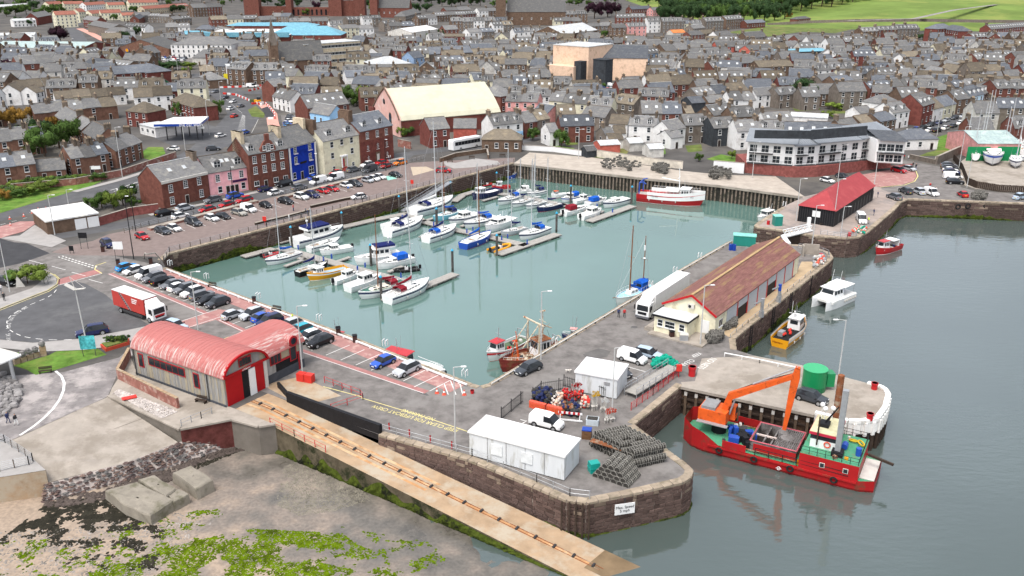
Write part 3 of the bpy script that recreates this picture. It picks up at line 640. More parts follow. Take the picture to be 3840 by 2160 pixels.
struct('road',MB().ribbon(WL('a',[(1600,1110),(1720,1010),(1800,920),(1850,850),(1800,780),(1720,720),(1650,670),(1580,640),(1400,560)]),13.5,.016),ROADM)
struct('road',MB().ribbon(WL('a',[(1620,650),(1800,700),(1960,700),(2050,680)]),10,.012),ROADM)
struct('road',MB().ribbon(WL('a',[(980,480),(760,440),(660,400),(620,330),(570,250),(540,200),(600,170)]),10,.014),ROADM)
struct('cycle_path',MB().ribbon(WL('a',[(900,345),(780,300),(660,240),(600,215)]),6,.03),mat('pink_path',(.5,.27,.22),.9,.1,.5,coord='world'))
struct('cycle_path',MB().ribbon(WL('a',[(2080,1000),(2060,930),(2050,860),(1990,790)]),4.2,.03),MATS['pink_path'])
over('traffic_island',WL('a',[(1870,830),(1930,800),(2000,860),(1990,890),(1900,880)]),SCRUB,.06)
over('roadworks_tarmac',WL('a',[(1975,820),(2030,800),(2075,880),(2010,890)]),MATS['fresh_tarmac'],.06)
hm=MB()
for i in range(14):
 p,q=W('a',1790,985).lerp(W('a',1830,860),i/14),W('a',1850,985).lerp(W('a',1850,870),i/14);hm.ribbon([p,q],.3,.024)
for i in range(16):hm.ribbon([W('a',1900,1000).lerp(W('a',1950,900),i/16),W('a',1900,1000).lerp(W('a',1950,900),(i+.5)/16)],.2,.024)
for i in range(14):p=W('a',1690,735).lerp(W('a',1830,860),i/14);hm.ribbon([p,p+Vector((.8,-1.2,0))],.2,.024)
hm.ribbon(WL('a',[(830,1437),(930,1410),(1040,1375)]),.25,.024);hm.ribbon(WL('a',[(860,1445),(1050,1395)]),.25,.024)
for i in range(5):p=W('a',880,1425).lerp(W('a',1040,1378),i/5);hm.ribbon([p,p+Vector((1.2,-2.2,0))],.25,.024)
struct('painted_lines',hm,WHITELINE)
over('red_pavement',D_((-100,290),(0,262),(150,225),(300,222),(180,300),(0,352),(-100,380)),REDPAVE,.09)
over('pavement',D_((150,330),(260,250),(380,320),(500,370),(390,420),(200,385),(0,350)),PAVE,.08)
over('verge',WL('a',[(100,1449),(600,1390),(850,1330),(700,1400),(300,1520),(-100,1640),(-100,1480)]),GRASS,.05)
over('car_park',WL('a',[(2120,870),(2300,870),(2450,950),(2140,1000)]),ASPHALT,.02)
over('car_park',WL('a',[(2150,340),(2576,340),(2576,400),(2300,400),(2150,380)]),ASPHALT,.02)
over('car_park',WL('a',[(1100,420),(1400,410),(1600,440),(1600,480),(1200,500)]),ASPHALT,.02)
over('car_park',WL('b',[(1400,640),(1700,620),(2300,630),(2330,670),(1950,710),(1650,670)]),ASPHALT,.02)
over('forecourt',WL('a',[(1160,1040),(1250,960),(1560,940),(1640,960),(1500,1080),(1300,1100)]),ROADM,.02)
over('garden',WL('a',[(1030,1180),(1120,1110),(1230,1110),(1250,1160),(1140,1210)]),GRASS,.03)
over('garden',WL('b',[(1540,1115),(1620,1095),(1760,1120),(1740,1145),(1620,1140)]),GRASS,.03)
over('garden',WL('b',[(2290,1170),(2440,1110),(2450,1160),(2380,1185)]),GRASS,.03)
over('garden',WL('b',[(1890,1185),(2000,1160),(2240,1200),(2240,1225),(2050,1205)]),SCRUB,.03)
for q_ in([(1960,1130),(2060,1090),(2180,1120),(2150,1170)],[(1680,1060),(1760,1050),(1790,1090),(1700,1100)],[(2450,1010),(2540,1000),(2560,1060),(2480,1080)]):over('garden',WL('b',q_),GRASS if len(q_)%2 else SCRUB,.03)
for q_ in([(20,1100),(140,1090),(150,1140),(40,1150)],[(800,780),(1000,760),(1040,830),(850,840)],[(1120,800),(1380,790),(1360,850),(1130,860)]):over('garden',WL('c',q_),SCRUB,.03)
over('garden',WL('c',[(180,1200),(290,1165),(420,1190),(450,1235),(340,1240)]),GRASS,.03)
WALLC=dict(red=(.155,.062,.047),brick=(.155,.052,.042),brown=(.135,.09,.064),grey=(.165,.14,.118),white=(.68,.67,.65),cream=(.66,.62,.46),estate=(.165,.088,.062),pink=(.62,.3,.28),coral=(.45,.12,.09),blue=(.3,.52,.75),dark=(.045,.05,.056),pblue=(.5,.66,.74),rose=(.74,.38,.4),beige=(.66,.47,.34),pale=(.5,.48,.44),royal=(.01,.035,.3),green=(.03,.13,.07),blueg=(.2,.28,.4),sand=(.5,.42,.3))
WALLN=dict(red='red sandstone',brick='dark red brick',brown='brown stone',grey='grey stone',white='white',cream='cream',estate='brown brick',pink='pink',coral='coral red',blue='sky blue',dark='dark grey clad',pblue='pale blue',rose='rose pink',beige='beige',pale='pale grey',royal='royal blue',green='green',blueg='grey blue',sand='sandy')
ROOFC=dict(slate=(.13,.129,.128),blue=(.1,.108,.122),tile=(.1,.085,.066),red=(.24,.1,.075),light=(.4,.41,.41),cyan=(.13,.3,.38),lichen=(.15,.128,.098),mint=(.28,.35,.34),white=(.55,.55,.54),orange=(.5,.17,.06))
ROOFN=dict(slate='grey slate',blue='blue-grey slate',tile='brown tiled',red='red-brown tiled',light='pale metal',cyan='cyan metal',lichen='lichen-stained',mint='pale green metal',white='white',orange='orange tiled')
def wm(k):return mat('wall_'+k,WALLC[k],.9,.1 if k in('white','cream','rose','pblue','blue','royal','beige')else.25,.9,rnd=.12 if k not in('white','royal')else.04,bump=.15,stain=((WALLC[k][0]*.72,WALLC[k][1]*.7,WALLC[k][2]*.68),.35,.35))
def rm(k):return mat('roof_'+k,ROOFC[k],.85 if k not in('light','cyan','mint')else.5,.22,1.6,rnd=.32 if k in('slate','tile','lichen','blue')else.06,bump=.35,stretch=(1,1,2.2),stain=((ROOFC[k][0]*1.4,ROOFC[k][1]*1.36,ROOFC[k][2]*1.25),.45,.5))
CHIM=mat('chimney_stone',(.14,.11,.085),.9,.3,1.,rnd=.3);POTS=mat('chimney_pot',(.38,.29,.2),.8,.2,2.)
def win_mesh(w,h,nx,ny,bow=.09):
 m=MB();f=.09
 m.box(-w/2-.1,w/2+.1,-.02,.03,-h/2-.1,h/2+.1)
 m.box(-w/2-.16,w/2+.16,-.14,.02,-h/2-.2,-h/2-.1)
 for i in range(1,nx):m.box(-w/2+w*i/nx-.035,-w/2+w*i/nx+.035,-.06,0,-h/2,h/2)
 for i in range(1,ny):m.box(-w/2,w/2,-.06,0,-h/2+h*i/ny-.035,-h/2+h*i/ny+.035)
 me=m.mesh('window');me.materials.append(WHITE)
 p=MB().box(-w/2,w/2,-.04,-.021,-h/2,h/2).mesh('pane');p.materials.append(GLASS);
 m2=MB();m2 .v=list(m.v);m2 .f=list(m.f);m2 .m=list(m.m);m2 .box(-w/2,w/2,-.04,-.021,-h/2,h/2,1)
 me2=m2 .mesh('window');me2 .materials.append(WHITE);me2 .materials.append(GLASS)
 return me,p,me2
WINS={k:win_mesh(*k)for k in((1.0,1.5,1,2),(1.0,1.7,2,4),(1.3,1.1,2,1),(.8,1.0,1,2),(2.2,1.3,3,1),(1.9,1.9,2,2))}
def window(parent,loc,rz,k=(1.0,1.5,1,2),near=False):
 f,p,both=WINS[k]
 if near:
  o=ob('window',f,None,parent,loc,rz);ob('pane',p,None,o)
 else:o=ob('window',both,None,parent,loc,rz)
 return o
DORM={}
def dormer_mesh(w,h,dep,wallk,roofk):
 key=(w,h,dep,wallk,roofk)
 if key in DORM:return DORM[key]
 m=MB();m.box(-w/2,w/2,0,dep,0,h,0)
 m.add([(-w/2-.15,-.15,h),(w/2+.15,-.15,h),(w/2+.15,dep,h),(-w/2-.15,dep,h),(0,-.1,h+.55),(0,dep+.6,h+.55)],[(0,1,4),(1,2,5,4),(2,3,5),(3,0,4,5)],1)
 m.box(-w/2+.15,w/2-.15,-.05,-.005,.15,h-.1,2);
 for i in(-1,0,1):m.box(i*(w/2-.14)-.05,i*(w/2-.14)+.05,-.08,-.004,.1,h-.05,3)
 m.box(-w/2,w/2,-.08,-.004,h/2-.03,h/2+.05,3)
 me=m.mesh('dormer')
 for x in(WHITE,rm(roofk),GLASS,WHITE):me.materials.append(x)
 DORM[key]=me;return me
SKYL=MB().box(-.5,.5,-.6,.6,0,.1,0).box(-.42,.42,-.52,.52,.1,.12,1).mesh('skylight');SKYL.materials.append(OFFW);SKYL.materials.append(mat('skylight_glass',(.45,.48,.5),.1,.1,1.))
DOORM=MB().box(-.55,.55,-.05,.03,0,2.2).box(-.45,.45,-.08,-.05,0,2.05,1).mesh('door');DOORM.materials.append(OFFW);DOORM.materials.append(mat('door_dark',(.03,.022,.02),.5))
FOOT=[]
def foot(c,L,D,rz):
 u=Vector((math.cos(rz),math.sin(rz)));n=max(1,round(L/max(D,1)))
 for i in range(n):FOOT.append((c.x+u.x*L*((i+.5)/n-.5),c.y+u.y*L*((i+.5)/n-.5),max(D,L/n)*.5))
def chimney(parent,x,z,w=1.6,d=.7,h=1.3,n=4,m_=None):
 m=MB().box(-d/2,d/2,-w/2,w/2,-1.6,h,0).box(-d/2-.08,d/2+.08,-w/2-.08,w/2+.08,h-.22,h,0)
 for i in range(n):m.tube((0,-w/2+w*(i+.5)/n,h),(0,-w/2+w*(i+.5)/n,h+.5),.14,6,.11,1)
 key=('ch',round(w,1),round(d,1),round(h,1),n)
 if key not in DORM:me=m.mesh('chimney');DORM[key]=me;me.materials.append(CHIM);me.materials.append(POTS)
 return ob('chimney',DORM[key],None,parent,(x,0,z))
def house(c,rz,L,D,eh,rh,wall,roof='slate',fl='',near=False,label=None,cat='house',group=None,win=(1.0,1.5,1,2),name='house',door=True,nwin=None,back=False):
 t=thing(name,label,cat,c,rz,group);foot(c,L,D,rz)
 hip='h' in fl;hx,hy=L/2,D/2;ov=.25;r=rh-eh;inset=min(hx-.01,hy)if hip else 0
 w=MB()
 if hip:w.box(-hx,hx,-hy,hy,-.3,eh)
 else:w.add([(-hx,-hy,-.3),(hx,-hy,-.3),(hx,hy,-.3),(-hx,hy,-.3),(-hx,-hy,eh),(hx,-hy,eh),(hx,hy,eh),(-hx,hy,eh),(-hx,0,rh-.02),(hx,0,rh-.02)],[(0,1,5,4),(1,2,6,9,5),(2,3,7,6),(3,0,4,8,7),(4,5,9,8),(6,7,8,9)])
 ob('walls',w,wm(wall),t)
 s=r/hy;ez=eh-ov*s;rx=hx-inset;ex=hx+(ov if hip else.12);rx=rx if hip else ex;th=.16;m=MB()
 v=[(-ex,-hy-ov,ez),(ex,-hy-ov,ez),(ex,hy+ov,ez),(-ex,hy+ov,ez),(-rx,0,rh),(rx,0,rh)]
 v2=[(x,y,z+th)for x,y,z in v]
 m.add(v+v2,[(6,7,11,10),(7,8,11)if not hip else(7,8,11),(8,9,10,11),(9,6,10),(0,3,9,6)[:0]or(0,1,7,6),(2,3,9,8),(1,2,8,7),(3,0,6,9)]if hip else[(6,7,11,10),(8,9,10,11),(0,1,7,6),(2,3,9,8),(1,5,11,7),(5,2,8,11),(3,4,10,9),(4,0,6,10),(0,4,5,1),(4,3,2,5)])
 rf=ob('roof',m,rm(roof),t)
 if not hip:ob('ridge',MB().bar((-ex,0,rh+th),(ex,0,rh+th),.3,.1),rm('light')if roof in('slate','blue')and RND()<.3 else CHIM,rf)
 if '0' not in fl and not hip:
  for sx in((-1,1)if RND()<.5 else(random.choice((-1,1)),)):chimney(rf,sx*(hx-.45),rh,U(1.2,2.2),.75,U(.9,1.6),random.choice((3,4,5)))
 fls=max(1,int((eh+.3)/2.6));k=nwin or max(1,int(L/3.1));di=random.randrange(k)
 if 'w' not in fl:
  for f in range(fls):
   for i in range(k):
    x=-hx+L*(i+.5)/k;z=eh*(f+.52)/fls
    if f==0 and i==di and door and eh>2.6:ob('door',DOORM,None,t,(x,-hy,0));continue
    window(t,(x,-hy,z),0,win,near)
    if back:window(t,(x,hy,z),PI,win,False)
   if D>5 and 'g' in fl:
    for sx,a in((1,PI/2),(-1,-PI/2)):
     for yy in((-D/4,D/4)if D>8 else(0,)):window(t,(sx*hx,yy,eh*(f+.52)/fls),a,win,False)
 sl_=math.atan2(r,hy)
 def onroof(x,f,sy=-1):return(x,sy*hy*(1-f),eh+r*f+th)
 if 'd' in fl:
  kd=max(1,int(L/3.6))
  for i in range(kd):
   y=-hy*.78;dd=min(1.9/max(s,.3),hy*.9)
   ob('dormer',dormer_mesh(1.5,1.5,round(dd,1),'white',roof),None,t,(-hx+L*(i+.5)/kd,y,eh+r*.22))
 if 's' in fl:
  ks=max(1,int(L/3))
  for i in range(ks):
   o=ob('skylight',SKYL,None,t,onroof(-hx+L*(i+.5)/ks,.5));o.rotation_euler=(sl_,0,0)
 return t
def ridge_to(k,x1,y1,x2,y2,rh):
 a,b=W(k,x1,y1,rh),W(k,x2,y2,rh)
 if a.x>b.x:a,b=b,a
 return a,b
def front_to(a,b,D):
 d=b-a;L=d.length;rz=math.atan2(d.y,d.x);n=Vector((-d.y,d.x,0))/L
 return(a+b)/2+n*D/2,rz,L
print('s2',time.time()-TT)
def sign_text(body,loc,rz,size,m_,parent,tilt=PI/2,name='lettering'):
 cu=bpy.data.curves.new(name,'FONT');cu.body=body;cu.size=size;cu.align_x='CENTER';cu.align_y='CENTER';cu.extrude=.01;cu.materials.append(m_)
 o=bpy.data.objects.new(name,cu);o.location=loc;o.rotation_euler=(tilt,0,rz);return link(o,parent)
def front_house(k0,x0,y0,k1,x1,y1,D,eh,rh,wall,label,**kw):
 c,rz,L=front_to(W(k0,x0,y0),W(k1,x1,y1),D)
 return house(c,rz,L,D,eh,rh,wall,near=True,label=label,**kw),L,rz
def wins(t,D,spec,k):
 for x,z in spec:window(t,(x,-D/2,z),0,k,True)
t,L,rz=front_house('Q',185,590,'Q',735,455,9.5,6.6,10,'red','red sandstone two-storey house with grey roof at the left end of the harbour front',fl='w0')
wins(t,9.5,[(-L*.32,4.6),(0,4.9),(L*.3,4.9),(-L*.32,1.6),(L*.32,1.7)],(1.0,1.7,2,4));ob('door',DOORM,None,t,(0,-4.75,0));ob('cornice',MB().box(-L/2,L/2,-5.05,-4.76,6.1,6.75),OFFW,t)
for x in(-2.4,1.8):o=ob('skylight',SKYL,None,t,(x,-2.4,8.52));o.rotation_euler=(.62,0,0)
ob('chimney',MB().box(-.6,.6,-1.4,1.4,8,11.6).box(-.66,.66,-1.5,1.5,11.3,11.6),CHIM,t,(L/2-.7,0,0))
t,L,rz=front_house('Q',742,448,'Q',1240,355,9.5,6.2,9.6,'rose','pink shop house with white window surrounds and two dormers on the harbour front',fl='w0')
wins(t,9.5,[(-L*.29,4.5),(0,4.6),(L*.28,4.6)],(1.0,1.7,2,4));wins(t,9.5,[(-L*.26,1.5),(L*.3,1.5)],(1.0,1.5,1,2))
for x in(-.9,.35,1.6):ob('door',DOORM,None,t,(x,-4.75,0))
for x in(-L*.22,L*.27):ob('dormer',dormer_mesh(2.0,1.6,2.6,'white','slate'),None,t,(x,-3.6,7.0))
for x in(-.6,.9):o=ob('skylight',SKYL,None,t,(x,-2.2,8.2));o.rotation_euler=(.62,0,0)
sg=ob('shop_sign',MB().box(-2,2,-.12,0,-.3,.3),mat('purple_board',(.05,.015,.06),.5),t,(L*.22,-4.75,3.0))
t,L,rz=front_house('U',465,1082,'U',935,985,10,9.6,13.4,'red','three-storey red stone house with curved middle gable on the harbour front',fl='w0')
wins(t,10,[(L*f,z)for f in(-.36,-.13,.1,.33)for z in(8.0,5.2)],(1.0,1.7,2,4));wins(t,10,[(-L*.36,1.7),(L*.13,1.7),(L*.38,1.7)],(1.3,1.1,2,1));ob('door',DOORM,None,t,(-L*.13,-5,0))
gp=[(-2.3,9.4),(2.3,9.4),(2.3,10.6),(1.7,11.4),(1.1,12.3),(.6,12.6),(.6,14.2),(-.6,14.2),(-.6,12.6),(-1.1,12.3),(-1.7,11.4),(-2.3,10.6)]
m=MB();n=len(gp);m.add([(x,-5.06,z)for x,z in gp]+[(x,-4.4,z)for x,z in gp],[tuple(range(n)),tuple(range(2*n-1,n-1,-1))]+[(i+n,(i+1)%n+n,(i+1)%n,i)for i in range(n)]);ob('curved_gable',m,wm('red'),t)
for x,kk in((-1.15,(.8,1.0,1,2)),(0,(1.0,1.7,2,4)),(1.15,(.8,1.0,1,2))):window(t,(x,-5.07,10.7),0,kk,True)
for x in(-L*.38,L*.36):ob('dormer',dormer_mesh(1.7,1.7,2.4,'white','slate'),None,t,(x,-4.1,10.0))
for x in(-L/2+.5,L/2-.3):ob('chimney',MB().box(-.5,.5,-2.2,2.2,9,15.0).box(-.55,.55,-2.3,2.3,14.7,15.0),wm('sand'),t,(x,0,0))
t,L,rz=front_house('U',942,978,'U',1262,880,10,9.6,14,'royal','royal blue three-storey inn with white window surrounds on the harbour front',fl='w0')
wins(t,10,[(L*f,z)for f in(-.27,.27)for z in(8.4,5.6)],(1.0,1.7,2,4));wins(t,10,[(L*.27,1.9)],(1.9,1.9,2,2));ob('door',DOORM,None,t,(-L*.08,-5,0));window(t,(-L*.36,-5,1.5),0,(1.0,1.5,1,2),True)
for sx in(-1,1):ob('white_quoin',MB().box(-.3,.3,-5.06,-4.9,0,9.6),WHITE,t,(sx*(L/2-.3),0,0))
ob('white_band',MB().box(-L/2+.6,L/2-.6,-5.05,-4.9,9.25,9.6),WHITE,t)
for x in(-L*.27,L*.27):
 for z in(4.55,7.4):ob('flower_basket',MB().box(-.75,.75,-.4,0,-.12,.1),mat('petunia',(.45,.42,.5),.9,.5,3.),t,(x,-5.05,z))
sg=ob('inn_sign',MB().box(-1.3,1.3,-.1,0,-.28,.28),BLACK,t,(-.05,-5,4.5))
ob('chimney',MB().box(-.5,.5,-1.8,1.8,11,15.6),wm('sand'),t,(L/2-.4,0,0))
t,L,rz=front_house('U',1350,885,'U',1785,782,10.5,9.4,13.6,'cream','cream three-storey house with red door steps on the harbour front',fl='w0')
wins(t,10.5,[(-L*.27,8.0),(0,8.2),(L*.27,8.2),(-L*.27,4.9),(L*.27,5.1)],(1.0,1.5,1,2));wins(t,10.5,[(-L*.25,1.2),(L*.28,1.2)],(.8,1.0,1,2))
ob('portico',MB().box(-1.2,1.2,-.9,0,4.1,4.5).box(-1.1,-.8,-.8,-.5,1,4.1).box(.8,1.1,-.8,-.5,1,4.1),WHITE,t,(.1,-5.25,0));ob('door',MB().box(-.5,.5,-.08,0,1.1,3.4),REDP,t,(.1,-5.25,0))
for i in range(5):ob('step',MB().box(-.8,.8,-.35,0,0,.22*(5-i)),mat('red_step',(.3,.06,.05),.8),t,(.1,-5.6-.35*i,0))
for x in(-L*.25,L*.27):ob('dormer',dormer_mesh(2.0,1.7,2.8,'white','slate'),None,t,(x,-4.0,10.1))
ob('chimney',MB().box(-.6,.6,-2.2,2.2,11,15.6),wm('brown'),t,(L/2-.5,0,0));ob('chimney',MB().box(-.6,.6,-2,2,11,15),wm('brown'),t,(-L/2+.3,0,0))
t,L,rz=front_house('U',1790,785,'U',2180,688,11,10.2,14,'red','tall red sandstone house with blue slate roof at the right end of the harbour front',fl='w0',roof='blue')
wins(t,11,[(L*f,z)for f in(-.28,.02,.3)for z in(8.6,5.0)],(1.0,1.7,2,4));wins(t,11,[(-L*.28,1.8),(L*.3,1.8)],(1.0,1.7,2,4));ob('door',MB().box(-.9,.9,-.12,0,0,3.2).box(-.5,.5,-.16,0,0,2.6,1),[wm('brown'),OFFW],t,(.1,-5.5,0))
ob('lower_render',MB().box(-L/2-.02,L/2+.02,-5.54,-5.45,0,7),wm('brick'),t)
for x in(-L*.27,L*.2):ob('dormer',dormer_mesh(1.6,1.7,2.4,'white','blue'),None,t,(x,-4.3,10.8))
ob('chimney',MB().box(-.6,.6,-2.2,2.2,11,16),wm('brown'),t,(-L/2+.2,0,0));ob('chimney',MB().box(-.4,.4,-1,1,11,15),wm('brick'),t,(L/2-.6,2,0))
t=thing('lifeboat_station','lifeboat station with red barrel roof and rusting corrugated grey walls','lifeboat station',W('A',430,850))
a,b=W('A',430,848),W('A',1515,1245);d=b-a;L1=d.length;t.rotation_euler=(0,0,math.atan2(d.y,d.x));FOOT.append((a.x+9,a.y+4,12))
CORR=mat('corrugated_iron',(.25,.245,.235),.7,.25,.8,stain=((.34,.29,.2),.55,.35),stretch=(2.2,1,.35),bump=.2)
RROOF=mat('red_barrel_roof',(.36,.125,.115),.8,.1,.8,stain=((.48,.4,.37),.62,1.0),stretch=(3.6,.4,.4),coord='obj')
_t=RROOF.node_tree;_mx=[n for n in _t.nodes if n.type=='MIX_RGB' and n.blend_type=='MIX'][0];_lk=_mx.inputs[0].links[0].from_socket
_tc=_t.nodes.new('ShaderNodeTexCoord');_sp=_t.nodes.new('ShaderNodeSeparateXYZ');_t.links.new(_tc.outputs['Object'],_sp.inputs[0]);_cr=_t.nodes.new('ShaderNodeValToRGB');_mr=_t.nodes.new('ShaderNodeMapRange');_mr.inputs[1].default_value=4.2;_mr.inputs[2].default_value=7.0
_t.links.new(_sp.outputs['Z'],_mr.inputs[0]);_t.links.new(_mr.outputs[0],_cr.inputs[0]);_e=_cr.color_ramp.elements;_e[0].color=(.12,.12,.12,1);_e[1].color=(.04,.04,.04,1);_e.new(.12).color=(.9,.9,.9,1);_e.new(.6).color=(.9,.9,.9,1);_e.new(.72).color=(.08,.08,.08,1)
_ml=_t.nodes.new('ShaderNodeMath');_ml.operation='MULTIPLY';_t.links.new(_lk,_ml.inputs[0]);_t.links.new(_cr.outputs[0],_ml.inputs[1]);_t.links.new(_ml.outputs[0],_mx.inputs[0])
W1=7.6;eh=4.3;rise=2.45
def barrel(m,x0,x1,w,eh,rise,ov=.3,n=14,th=.12):
 rs=[]
 for x in(x0,x1):
  o_=[(x,w/2-(w/2+ov)*math.cos(PI*(.04+.92*i/n)),eh-.25+(rise+.25)*math.sin(PI*(.04+.92*i/n)))for i in range(n+1)]
  i_=[(x,y,z-th)for _,y,z in reversed(o_)]
  rs.append(o_+i_)
 return m.rings(rs)
nstrip=26
rf=ob('roof',barrel(MB(),-.25,L1+.35,W1,eh,rise),RROOF,t)
for i in range(nstrip):ob('roof_sheet',barrel(MB(),-.2+(L1+.5)*i/nstrip,-.2+(L1+.5)*(i+.93)/nstrip,W1,eh+.02+.008*(i%2),rise,.3,14,.02),RROOF,rf)
def end_wall(m,x,w,eh,rise,n=12):
 ps=[(x,0,0),(x,w,0),(x,w,eh)]+[(x,w/2+w/2*math.cos(PI*i/n),eh+(rise-.15)*math.sin(PI*i/n))for i in range(1,n)]+[(x,0,eh)]
 return m.add(ps,[tuple(range(len(ps)))])
wl_=MB().box(0,L1,-.02,.1,.0,eh).box(0,L1,W1-.1,W1,0,eh);end_wall(wl_,0.02,W1,eh,rise);end_wall(wl_,L1-.02,W1,eh,rise);ob('walls',wl_,CORR,t)
for i in range(30):ob('wall_sheet',MB().box(L1*i/30+.02,L1*(i+1)/30-.02,-.05-.015*(i%2),-.02,.3,eh-.1),CORR,t)
ob('plinth',MB().box(-.1,L1,-.12,-.02,0,.35),mat('dark_plinth',(.06,.065,.075),.8),t)
RF=mat('red_window_frame',(.33,.02,.025),.5,.1,2.)
def redwin(x,z,w,h,n,parent=t,y=-.09,rz=0):
 f=MB().box(-w/2-.12,w/2+.12,-.06,0,-h/2-.12,h/2+.12)
 o=ob('window',f,RF,parent,(x,y,z),rz)
 for i in range(n):ob('pane',MB().box(-w/2+w*i/n+.05,-w/2+w*(i+1)/n-.05,-.08,-.05,-h/2+.03,h/2-.03),GLASS,o)
redwin(1.7,2.75,.95,1.9,1);redwin(L1*.71,2.6,.95,2.0,1);redwin(L1*.385,3.15,L1*.4,1.15,6)
for x in(.25,L1*.83):ob('drainpipe',MB().tube((x,-.18,0),(x,-.18,eh),.07),DKMETAL,t)
DR=mat('red_door',(.36,.012,.015),.5,.08,1.)
ob('gable_trim',MB().rings([[(L1+.1+xx,W1/2-(W1/2+.3-dd)*math.cos(PI*(.03+.94*i/16)),eh-.25+(rise+.3-dd)*math.sin(PI*(.03+.94*i/16)))for xx,dd in((0,0),(.3,0),(.3,.3),(0,.3))]for i in range(17)]),DR,t)
ob('door_leaf',MB().box(L1-.02,L1+.1,.25,3.0,0,4.15),DR,t);ob('door_leaf',MB().box(L1-.02,L1+.1,5.1,6.9,0,4.15),DR,t)
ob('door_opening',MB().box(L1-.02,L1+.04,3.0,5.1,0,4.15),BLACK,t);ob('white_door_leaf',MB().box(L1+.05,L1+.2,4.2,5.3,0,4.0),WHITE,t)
ob('side_panel',MB().box(L1-.01,L1+.12,6.95,7.55,0,4.1),OFFW,t)
ob('door_beam',MB().box(L1,L1+.25,-.1,W1+.1,4.2,4.5),DR,t);s_=sign_text('LIFEBOAT',(L1+.28,W1/2,4.35),PI/2,.34,WHITE,t)
o=ob('arched_window',MB().box(-1.1,1.1,-.08,0,-.5,.75),RF,t,(L1+.06,W1/2,5.35),PI/2)
for i in range(4):ob('pane',MB().box(-1.0+.5*i,-.55+.5*i,-.11,-.07,-.4,.45+.18*(i in(1,2))),GLASS,o)
wing=MB();x0=L1-9.0;WW=8.6;y1=W1+7.5
m=MB();barrel(m,0,11.4,WW,eh-.2,2.3,.25);Mx=Matrix.Translation((L1-.4,W1-3.6,0))@Matrix.Rotation(PI/2,4,'Z');m.v=[tuple(Mx@Vector(v))for v in m.v];ob('wing_roof',m,RROOF,t)
ob('wing_walls',MB().box(L1-.5,L1-.4,W1+.1,y1,0,eh-.2).box(L1-WW,L1-.5,y1-.12,y1,0,eh+.9),CORR,t)
m=MB();end_wall(m,0,WW,eh-.2,2.3);m.v=[tuple(Mx@Vector((11.1,v[1],v[2])))for v in m.v];ob('wing_gable',m,CORR,t)
ob('wing_plinth',MB().box(L1-.42,L1-.32,W1+.1,y1,0,1.3),mat('dark_plinth'),t)
redwin(L1-.33,3.4,1.9,1.3,3,t,W1+2.0,PI/2);redwin(L1-.33,3.3,1.1,2.6,1,t,W1+5.4,PI/2)
ob('round_dormer',MB().tube((L1-2.6,W1+5.4,5.0),(L1-.1,W1+5.4,5.0),.8,12),RROOF,t);ob('dormer_face',MB().tube((L1-.15,W1+5.4,5.0),(L1+.0,W1+5.4,5.0),.82,12),RF,t);ob('dormer_pane',MB().tube((L1-.0,W1+5.4,5.0),(L1+.03,W1+5.4,5.0),.5,12),GLASS,t)
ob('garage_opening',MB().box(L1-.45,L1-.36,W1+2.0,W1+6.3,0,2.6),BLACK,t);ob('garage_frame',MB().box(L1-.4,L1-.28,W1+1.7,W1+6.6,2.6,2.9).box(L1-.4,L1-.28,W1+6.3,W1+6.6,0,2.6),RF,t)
ob('ochre_annexe_roof',MB().box(6.5,11.5,W1+.1,W1+4.2,0,3.2),mat('ochre_felt',(.55,.42,.2),.9,.1,1.),t)
t=thing('fish_market','long fish market shed with mossy red tiled roof and roller doors on the quay','market shed')
a,b=W('T',765,800,6.3),W('T',1810,105,6.3);d=b-a;L2=d.length;rz=math.atan2(d.y,d.x);t.location=(a.x,a.y,0);t.rotation_euler=(0,0,rz);u=d/L2;FOOT.append(((a.x+b.x)/2,(a.y+b.y)/2,20))
nrm=Vector((u.y,-u.x,0));p_=W('T',1105,1030,3.6);Wr=abs((p_-a).dot(nrm));Wl=abs((W('T',420,870,4.0)-a).dot(nrm))
MOSS=mat('mossy_red_tiles',(.19,.092,.08),.95,.28,1.1,stain=((.25,.165,.085),.42,.2),stretch=(.5,2.5,2.5),bump=.5,coord='obj')
m=MB();th=.18;er,el=3.55,3.75
v=[(-.3,-Wr,er),(L2+.2,-Wr,er),(L2+.2,0,6.3),(-.3,0,6.3),(L2+.2,Wl,el),(-.3,Wl,el)];v2=[(x,y,z+th)for x,y,z in v]
m.add(v+v2,[(6,7,8,9),(9,8,10,11),(0,3,2,1),(3,5,4,2),(0,1,7,6),(5,11,10,4),(0,6,9,3),(3,9,11,5),(1,2,8,7),(2,4,10,8)])
rf=ob('roof',m,MOSS,t)
for i in range(9):
 z0=er+(6.3-er)*i/9+th;y0=-Wr+Wr*i/9
 ob('tile_course',MB().add([(-.3,y0,z0+.03),(L2+.2,y0,z0+.03),(L2+.2,y0+Wr/9,z0+(6.3-er)/9+.01),(-.3,y0+Wr/9,z0+(6.3-er)/9+.01),(-.3,y0,z0),(L2+.2,y0,z0)],[(0,1,2,3),(4,5,1,0)]),MOSS,rf)
ob('ridge_tiles',MB().bar((-.3,0,6.53),(L2+.2,0,6.53),.45,.12),mat('ochre_ridge',(.36,.25,.13),.9,.2,1.),rf)
CRW=wm('cream')
y0,y1=-Wr+.25,Wl-.3
ob('walls',MB().add([(0,y0,0),(0,y1,0),(0,y1,el),(0,0,6.28),(0,y0,er),(L2,y0,0),(L2,y1,0),(L2,y1,el),(L2,0,6.28),(L2,y0,er)],[(0,4,3,2,1),(5,6,7,8,9),(1,2,7,6),(0,5,9,4)]),CRW,t)
for s_ in(-1,1):ob('barge_board',MB().bar((-.34,s_*-Wr if s_>0 else Wl,er+.1 if s_>0 else el+.1),(-.34,0,6.4),.1,.35),REDP,t)
